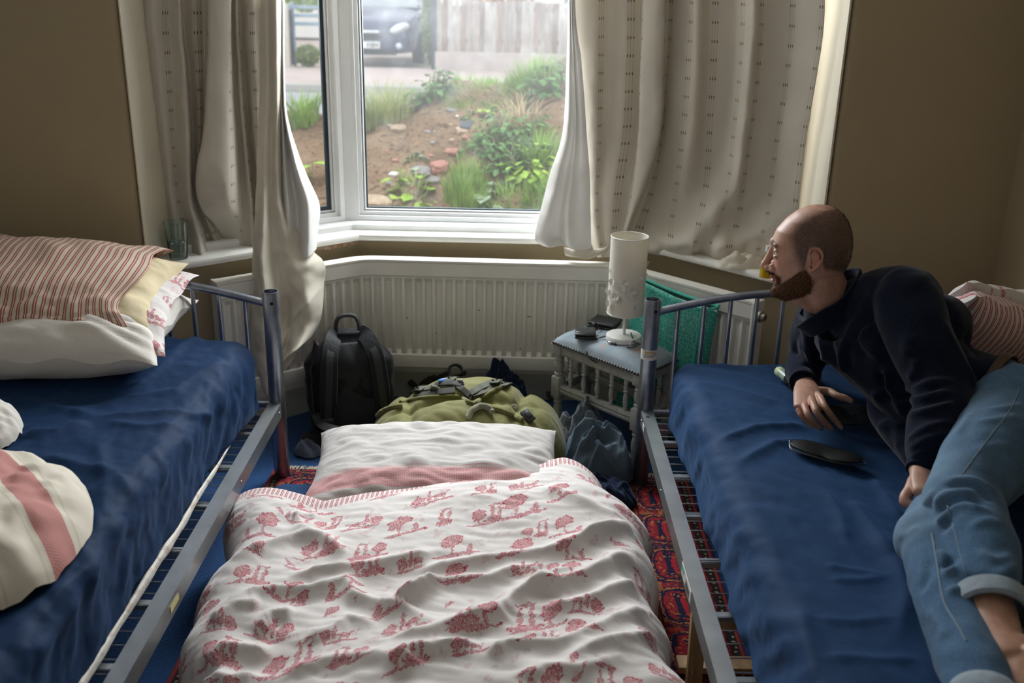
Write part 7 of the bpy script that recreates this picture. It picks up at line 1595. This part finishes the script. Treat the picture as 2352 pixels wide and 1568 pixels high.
# belly cloth hanging onto the bed in front
sb_.limb([CH+A3(0.0, -0.05, -0.07), BE+A3(-0.02, -0.09, -0.035), BE+A3(0.02, -0.14, -0.03)], [(0.06, 0.07), (0.08, 0.075), (0.07, 0.06)], (0, 0, 1), 18)
sb_.limb([A3(1.00, 2.40, 0.57), A3(1.01, 2.28, 0.545), A3(1.00, 2.14, 0.530)], [(0.05, 0.07), (0.045, 0.065), (0.03, 0.05)], (0, 0, 1), 16)
SV, SN, SF = sb_.remesh(0.0048, 10, 0.5)
SV = SV+SN*(0.010*nz(SV, 7, 3.0)+0.006*nz(SV, 16, 9.0)*1.0)[:, None]
c1 = lambda l: [(1780+x/3.92, 600+y/3.92) for x, y in l]
c4 = lambda l: [(2020+x/2.28, 880+y/2.28) for x, y in l]
FO = [(c1([(840, 470), (720, 560), (645, 720), (600, 850), (610, 950), (655, 1005)]), 0.011, 0.014), (c1([(700, 700), (650, 790), (660, 900), (670, 960)]), -0.009, 0.013), (c1([(670, 690), (760, 655), (830, 600), (850, 560)]), 0.010, 0.014), (c1([(700, 710), (770, 790), (830, 820)]), -0.009, 0.014), (c1([(760, 770), (850, 800), (960, 880)]), 0.008, 0.012),
      (c1([(390, 560), (440, 800), (480, 1000), (530, 1150)]), 0.010, 0.012), (c1([(460, 600), (520, 850), (580, 1050)]), -0.010, 0.014), (c1([(230, 520), (330, 850), (420, 1050)]), 0.009, 0.012), (c1([(300, 560), (380, 850), (450, 1050)]), -0.009, 0.012),
      (c1([(1010, 950), (1015, 1100), (1090, 1230), (1180, 1380)]), 0.014, 0.013), (c1([(960, 1000), (970, 1120), (1040, 1280)]), -0.014, 0.014), (c1([(1250, 880), (1280, 960), (1200, 1060)]), 0.009, 0.012), (c1([(1080, 1170), (1250, 1150), (1400, 1085), (1620, 1080)]), 0.009, 0.010), (c1([(1100, 1210), (1300, 1190), (1500, 1120)]), -0.008, 0.010), (c1([(1150, 1260), (1300, 1225), (1570, 1170)]), 0.009, 0.010),
      (c1([(1200, 1390), (1400, 1335), (1620, 1270)]), 0.009, 0.011), (c1([(1180, 1320), (1400, 1270), (1600, 1220)]), -0.008, 0.010), (c1([(930, 1490), (1050, 1450), (1170, 1500)]), 0.012, 0.012), (c1([(880, 1220), (1010, 1140)]), 0.009, 0.012), (c1([(1210, 650), (1190, 850)]), 0.006, 0.02), (c1([(240, 900), (330, 920), (420, 980)]), 0.009, 0.010), (c1([(220, 760), (280, 800), (340, 880)]), 0.008, 0.010),
      (c4([(140, 310), (250, 230), (390, 200)]), 0.008, 0.010), (c4([(150, 350), (260, 290), (380, 260)]), 0.008, 0.010), (c4([(20, 230), (90, 250), (110, 350)]), 0.010, 0.012), (c4([(160, 390), (230, 360), (300, 360)]), 0.006, 0.008), (c1([(1500, 500), (1600, 720), (1750, 1000), (1820, 1150)]), 0.007, 0.012), (c1([(1700, 700), (1800, 760), (1830, 860)]), -0.012, 0.014), (c1([(780, 130), (880, 260), (760, 480)]), 0.006, 0.016)]
D = crease_disp(SV, px_lines(SV, SF, FO)); SV = SV+SN*D[:, None]; SN = normals(SV, SF)
SV[:, 2] = np.maximum(SV[:, 2], 0.474)
sweater = raw_obj('sweater', SV, SF, M_SWEAT, man)
def cuff(c, ax, r, w, name, mat, rx=1.0):
    ax = Vector(ax).normalized(); R = ax.to_track_quat('Z', 'Y').to_matrix(); m = MB(); prof = [(r*0.80, -w/2), (r*0.98, -w/2), (r*1.03, -w*0.3), (r*1.03, w*0.3), (r*1.0, w/2), (r*0.8, w/2)]
    m.lathe(prof, (0, 0, 0), 60, None); T = Matrix.Translation(Vector(c)) @ R.to_4x4(); m.v = [tuple(T @ Vector((p[0]*rx*(1+0.015*math.sin(k*9)), p[1]*(1+0.015*math.sin(k*9)), p[2]))) for k, p in enumerate(m.v)]
    return m.build(name, mat, man)
cuff(LW+(LE-LW)*0.12, LE-LW, 0.037, 0.055, 'ribbed_cuff', M_SWEAT); cuff(RW+A3(-0.002, 0.030, 0.003), RE-RW, 0.037, 0.045, 'ribbed_cuff', M_SWEAT)
# open stand-up collar
def collar():
    m = MB(); up_ = Vector(H(-0.01, 0, -0.02)-NB).normalized(); a0 = Vector(HX)-up_*Vector(HX).dot(up_); a0.normalize(); b0 = up_.cross(a0)
    def f(u, v):
        a = lerp(0.35, 2*math.pi-0.35, u); fr_ = math.cos(a)  # 1 = throat
        hgt = 0.062+0.020*(-fr_)+0.004*math.sin(u*17); r = 0.073+0.012*v+0.016*max(0, fr_)*v+0.010*(1-v)
        c = Vector(NB)+up_*(0.012+hgt*v-0.035*max(0, fr_)**1.5)+a0*(0.004+0.018*max(0, fr_))
        out = 1.0+0.15*max(0, v-0.75)
        return tuple(c+(a0*math.cos(a)+b0*math.sin(a))*r*out)
    m.grid(f, 70, 18, 0, 1, 0, 1); return m
o = collar().build('collar', M_SWEAT, man, angle=None); solid(o, 0.007, 0)
# --- jeans
M_JEAN = NT('blue_denim'); _o = M_JEAN.obj(); _w = M_JEAN.node('ShaderNodeAttribute', attribute_name='worn').outputs['Fac']
_c = M_JEAN.ramp(M_JEAN.noise(_o, 8, 5), [(0.3, (0.034, 0.082, 0.158)), (0.7, (0.066, 0.140, 0.245))]); _c = M_JEAN.mix(_w, _c, (0.19, 0.29, 0.39)); _f = M_JEAN.noise(_o, 520, 2); _c = M_JEAN.mix(M_JEAN.math('MULTIPLY', M_JEAN.step(_f, 0.52, 0.66), 0.25), _c, (0.33, 0.42, 0.48)); M_JEAN.set(_c, 0.88, spec=0.15, sheen=0.12); M_JEAN.bump(_f, 0.35, 0.001); M_JEAN = M_JEAN.m
M_JEANIN = simple('denim_wrong_side', (0.26, 0.31, 0.36), 0.9, var=0.15, scale=60); M_STITCH = simple('pale_seam', (0.15, 0.21, 0.27), 0.9)
jb = Blob()
jb.limb([PEL+A3(-0.045, 0.035, 0.028), PEL, PEL+A3(0.05, -0.06, -0.01)], [(0.152, 0.108), (0.160, 0.118), (0.15, 0.115)], tuple(sax), 28)
jb.limb([PEL+A3(-0.02, -0.03, 0.06), HIPL, HIPL*0.5+LK*0.5+A3(0.004, 0.0, 0.012), LK+A3(0.012, 0.020, 0.004)], [0.098, 0.105, 0.090, 0.076], (0, 0, 1), 24)
jb.limb([LK+A3(0.012, 0.020, 0.002), LK+A3(0.0, -0.035, -0.004), LK*0.55+LC*0.45+A3(0.012, 0, 0.002), LK*0.16+LC*0.84], [0.072, 0.069, 0.068, 0.060], (0, 0, 1), 24)
jb.ell(tuple(LK+A3(-0.004, -0.006, 0.0)), (0.074, 0.070, 0.070))
jb.limb([HIPR, RK+A3(0.03, 0.04, 0.0)], [0.095, 0.068], (0, 0, 1), 22); jb.limb([RK+A3(0.01, 0.012, 0.0), RK*0.6+RC*0.4, RC, RA], [0.066, 0.061, 0.054, 0.048], (0, 0, 1), 22); jb.ell(tuple(RK+A3(-0.004, 0.0, 0.0)), (0.066, 0.064, 0.066))
JV, JN, JF = jb.remesh(0.0045, 7, 0.5)
JV = JV+JN*(0.005*nz(JV, 10, 5.0)+0.003*nz(JV, 26, 2.0))[:, None]
FJ = [(c4([(350, 512), (500, 512), (620, 585)]), 0.010, 0.009), (c4([(345, 540), (480, 545), (600, 620)]), -0.010, 0.009), (c4([(290, 640), (330, 590), (420, 555), (520, 560)]), 0.009, 0.009), (c4([(290, 690), (350, 640), (460, 600), (560, 640)]), -0.010, 0.010), (c4([(300, 740), (345, 690), (430, 640), (560, 660)]), 0.009, 0.010), (c4([(320, 760), (380, 720)]), -0.008, 0.010),
      (c4([(400, 280), (440, 220), (480, 160)]), 0.007, 0.010), (c4([(520, 880), (610, 925), (700, 900)]), 0.006, 0.010), (c4([(570, 1060), (640, 1000), (720, 950)]), 0.008, 0.010), (c4([(430, 1000), (520, 1040), (600, 1035)]), -0.006, 0.010), (c4([(310, 880), (345, 905), (365, 900)]), 0.009, 0.008), (c4([(330, 1000), (370, 985), (410, 960)]), 0.010, 0.008), (c4([(325, 960), (360, 945), (390, 930)]), -0.010, 0.008), (c4([(360, 1100), (390, 1080), (420, 1070)]), 0.008, 0.008),
      (c4([(210, 1090), (250, 1010), (260, 920)]), -0.007, 0.010), (c4([(100, 800), (150, 790), (200, 750)]), 0.005, 0.010), (c4([(560, 140), (660, 130), (740, 110)]), 0.006, 0.008), (c4([(520, 200), (620, 190), (740, 170)]), 0.005, 0.009), (c4([(230, 650), (260, 600), (300, 560)]), 0.006, 0.010), (c4([(640, 740), (560, 720), (470, 760)]), 0.006, 0.010), (c4([(250, 1190), (320, 1260), (340, 1340)]), 0.006, 0.010), (c4([(500, 360), (580, 330), (700, 330)]), 0.005, 0.012)]
D = crease_disp(JV, px_lines(JV, JF, FJ)); JV = JV+JN*D[:, None]; JN = normals(JV, JF); JV[:, 2] = np.maximum(JV[:, 2], 0.472)
worn = np.clip(0.55*np.exp(-((JV-(LK+A3(-0.05, 0.05, 0.03)))**2).sum(1)/0.085**2)+0.55*np.exp(-((JV-(RK+A3(-0.05, 0.0, 0.03)))**2).sum(1)/0.07**2)+0.45*np.exp(-((JV-(HIPL*0.55+LK*0.45+A3(-0.06, 0.04, 0.05)))**2).sum(1)/0.10**2)+12*np.clip(D, 0, 0.03), 0, 0.75)
jeans = raw_obj('jeans', JV, JF, M_JEAN, man, {'worn': worn})
for _o in (sweater, jeans): _q = _o.modifiers.new('s', 'SMOOTH'); _q.factor = 0.5; _q.iterations = 6
def seam(l, r=0.0013, mat=None, nm='seam'):
    p = cast(JV, JF, catmull(c4(l), 6))
    if len(p) > 3: MB().tube([tuple(q) for q in p], r, 6).build(nm, mat or M_STITCH, jeans)
seam([(735, 25), (700, 110), (660, 175), (600, 250), (540, 330), (480, 410), (430, 480)]); seam([(355, 640), (380, 730), (410, 840), (440, 960), (480, 1080)]); seam([(275, 785), (290, 870), (305, 960), (325, 1090), (350, 1170), (400, 1250), (455, 1350)], 0.0022)
# rolled cuffs
def roll(c, ax, r, w, name, mat):
    ax = Vector(ax).normalized(); R = ax.to_track_quat('Z', 'Y').to_matrix(); m = MB()
    m.lathe([(r*0.82, -w*0.5), (r*0.98, -w*0.55), (r*1.08, -w*0.4), (r*1.10, 0), (r*1.09, w*0.4), (r*1.0, w*0.52), (r*0.9, w*0.45)], (0, 0, 0), 64); T = Matrix.Translation(Vector(c)) @ R.to_4x4()
    def wob(p):
        a = math.atan2(p[1], p[0]); return Vector((p[0]*(1+0.02*math.sin(3*a+1)), p[1]*(1+0.02*math.sin(2*a)), p[2]+0.004*math.sin(2*a)))
    m.v = [tuple(T @ wob(p)) for p in m.v]
    return m.build(name, mat, jeans)
roll(LC+A3(0.0, -0.005, 0.0), LC-LK, 0.062, 0.042, 'rolled_cuff', M_JEANIN); roll(RC+A3(-0.006, -0.02, 0.0), RC-RK, 0.053, 0.040, 'rolled_cuff', M_JEANIN)
# belt
M_BELT = simple('brown_leather_belt', (0.045, 0.021, 0.008), 0.55, var=0.15, scale=30); tx = Vector(BE-PEL).normalized(); sa_ = Vector(sax); sa_ = (sa_-tx*sa_.dot(tx)).normalized(); sb2 = tx.cross(sa_); bc_ = Vector(PEL)+Vector((-0.050, 0.040, 0.030)); m = MB(); n = 80; v = []
for k in range(n):
    a = 2*math.pi*k/n; d = sa_*math.cos(a)*0.160+sb2*math.sin(a)*0.117
    for (o1, o2) in ((0, -0.011), (0.004, -0.010), (0.004, 0.010), (0, 0.011)): v.append(tuple(bc_+d+d.normalized()*o1+tx*o2))
m.add(v, [(k*4+j, k*4+(j+1) % 4, ((k+1) % n)*4+(j+1) % 4, ((k+1) % n)*4+j) for k in range(n) for j in range(4)]); m.build('belt', M_BELT, man)
# ------------------------------------------------------------------ things around him
q = [Z(1893, 930, 0.500), Z(1982, 940, 0.520)]; pc2 = Vector(Z(1938, 952, 0.512)); t2 = thing('smartphone', 'dark phone under the man\'s hand on the blue sheet', 'phone', (pc2.x, pc2.y, 0.49))
RPh = RZ(-8) @ RX(28) @ RY(-4); MB().box(tuple(pc2), (0.125, 0.066, 0.009), 0.004, RPh, 3).build('body', simple('slate_phone_back', (0.018, 0.020, 0.022), 0.35), t2)
for dx, dy, r in ((0.050, 0.016, 0.0060), (0.022, 0.0, 0.0055)):
    c = pc2+RPh @ Vector((dx, dy, 0.0046)); MB().lathe([(0, 0.001), (r*0.7, 0.001), (r*0.75, 0.0014), (r, 0.0012), (r, -0.001)], tuple(c), 18, RPh).build('camera_lens' if r > 0.0058 else 'fingerprint_sensor', M_SCREEN, t2)
# translucent roll-on stick lying by the sleeve
t = NT('frosted_green_plastic'); t.set((0.42, 0.52, 0.40), 0.35); t.b.inputs['Transmission Weight'].default_value = 0.35; M_FROST = t.m
a, b = Vector(Z(1788, 851, 0.513)), Vector(Z(1838, 893, 0.515)); st_ = thing('deodorant_stick', 'small frosted green plastic stick lying beside the sleeve cuff', 'stick', (a.x, a.y, 0.49)); d = (b-a).normalized(); R = d.to_track_quat('Z', 'Y').to_matrix()
MB().lathe([(0, -0.006), (0.010, -0.005), (0.0145, 0.002), (0.0155, 0.008), (0.0155, 0.022)], tuple(a), 24, R).build('cap', simple('lime_cap', (0.50, 0.58, 0.30), 0.4), st_); MB().lathe([(0.0155, 0.022), (0.0150, 0.024), (0.0152, 0.060), (0.0145, 0.066), (0, 0.066)], tuple(a), 24, R).build('tube', M_FROST, st_)
# sleep mask / sunglasses case: black eye mask with thin elastic
em = thing('eye_mask', 'black sleeping eye mask lying on the blue sheet', 'eye mask', Z(1895, 1050, 0.495)); em_c = Z(1893, 1045, 0.505)
m = MB(); A0, A1 = Z(1812, 1016, 0.492), Z(1984, 1062, 0.490); ex1 = (A1-A0); Lm = np.linalg.norm(ex1); ex1 = ex1/Lm; ey1 = np.cross(A3(0, 0, 1), ex1)
def emf(u, v):
    hwid = 0.040*(1-abs(2*u-1)**2.6)**0.6*(1-0.22*math.exp(-((u-0.5)/0.10)**2)*(v < 0)); return tuple(A0+ex1*Lm*u+ey1*hwid*v+A3(0, 0, 0.003+0.007*(1-v*v)*(1-abs(2*u-1)**4)+0.002*math.sin(u*9)))
m.grid(emf, 44, 16, 0, 1, -1, 1); o = m.build('pad', simple('black_satin', (0.004, 0.004, 0.0045), 0.55, spec=0.25), em, angle=None); solid(o, 0.003)
for k in (0.0, 0.006): MB().tube(catmull([tuple(A0+A3(0, 0, 0.006)), tuple(A0+ex1*Lm*0.1-ey1*(0.030+k)), tuple(A0+ex1*Lm*0.4-ey1*(0.042+k)+A3(0, 0, 0.002)), tuple(A0+ex1*Lm*0.75-ey1*(0.036+k)), tuple(A0+ex1*Lm*1.02-ey1*(0.012)), tuple(A1+A3(0, 0, 0.005))], 8), 0.0013, 6).build('elastic', M_BLACKP, em)
# pillow propped in the corner behind him, white bedding beyond his knees
pr_ = thing('pillow', 'red striped pillow with toile edge propped in the corner behind the man', 'pillow', (1.36, 2.62, 0.49), 'pillows')
RPil = RZ(10) @ RX(-55)
pillow((1.315, 2.66, 0.615), 0.50, 0.46, 0.17, M_TICK2, 'striped_case', '', RPil @ RZ(20), 41.0, 0.020, parent=pr_, fold=8)
pillow((1.34, 2.72, 0.655), 0.46, 0.44, 0.10, M_TOILE, 'toile_border', '', RPil @ RZ(14), 47.0, 0.014, parent=pr_)
heap((1.16, 1.60, 0.475), 0.15, 0.16, 0.10, 12.0, M_WHITEC, 'duvet', 'white bedding bunched behind the man\'s knees', 0.3)
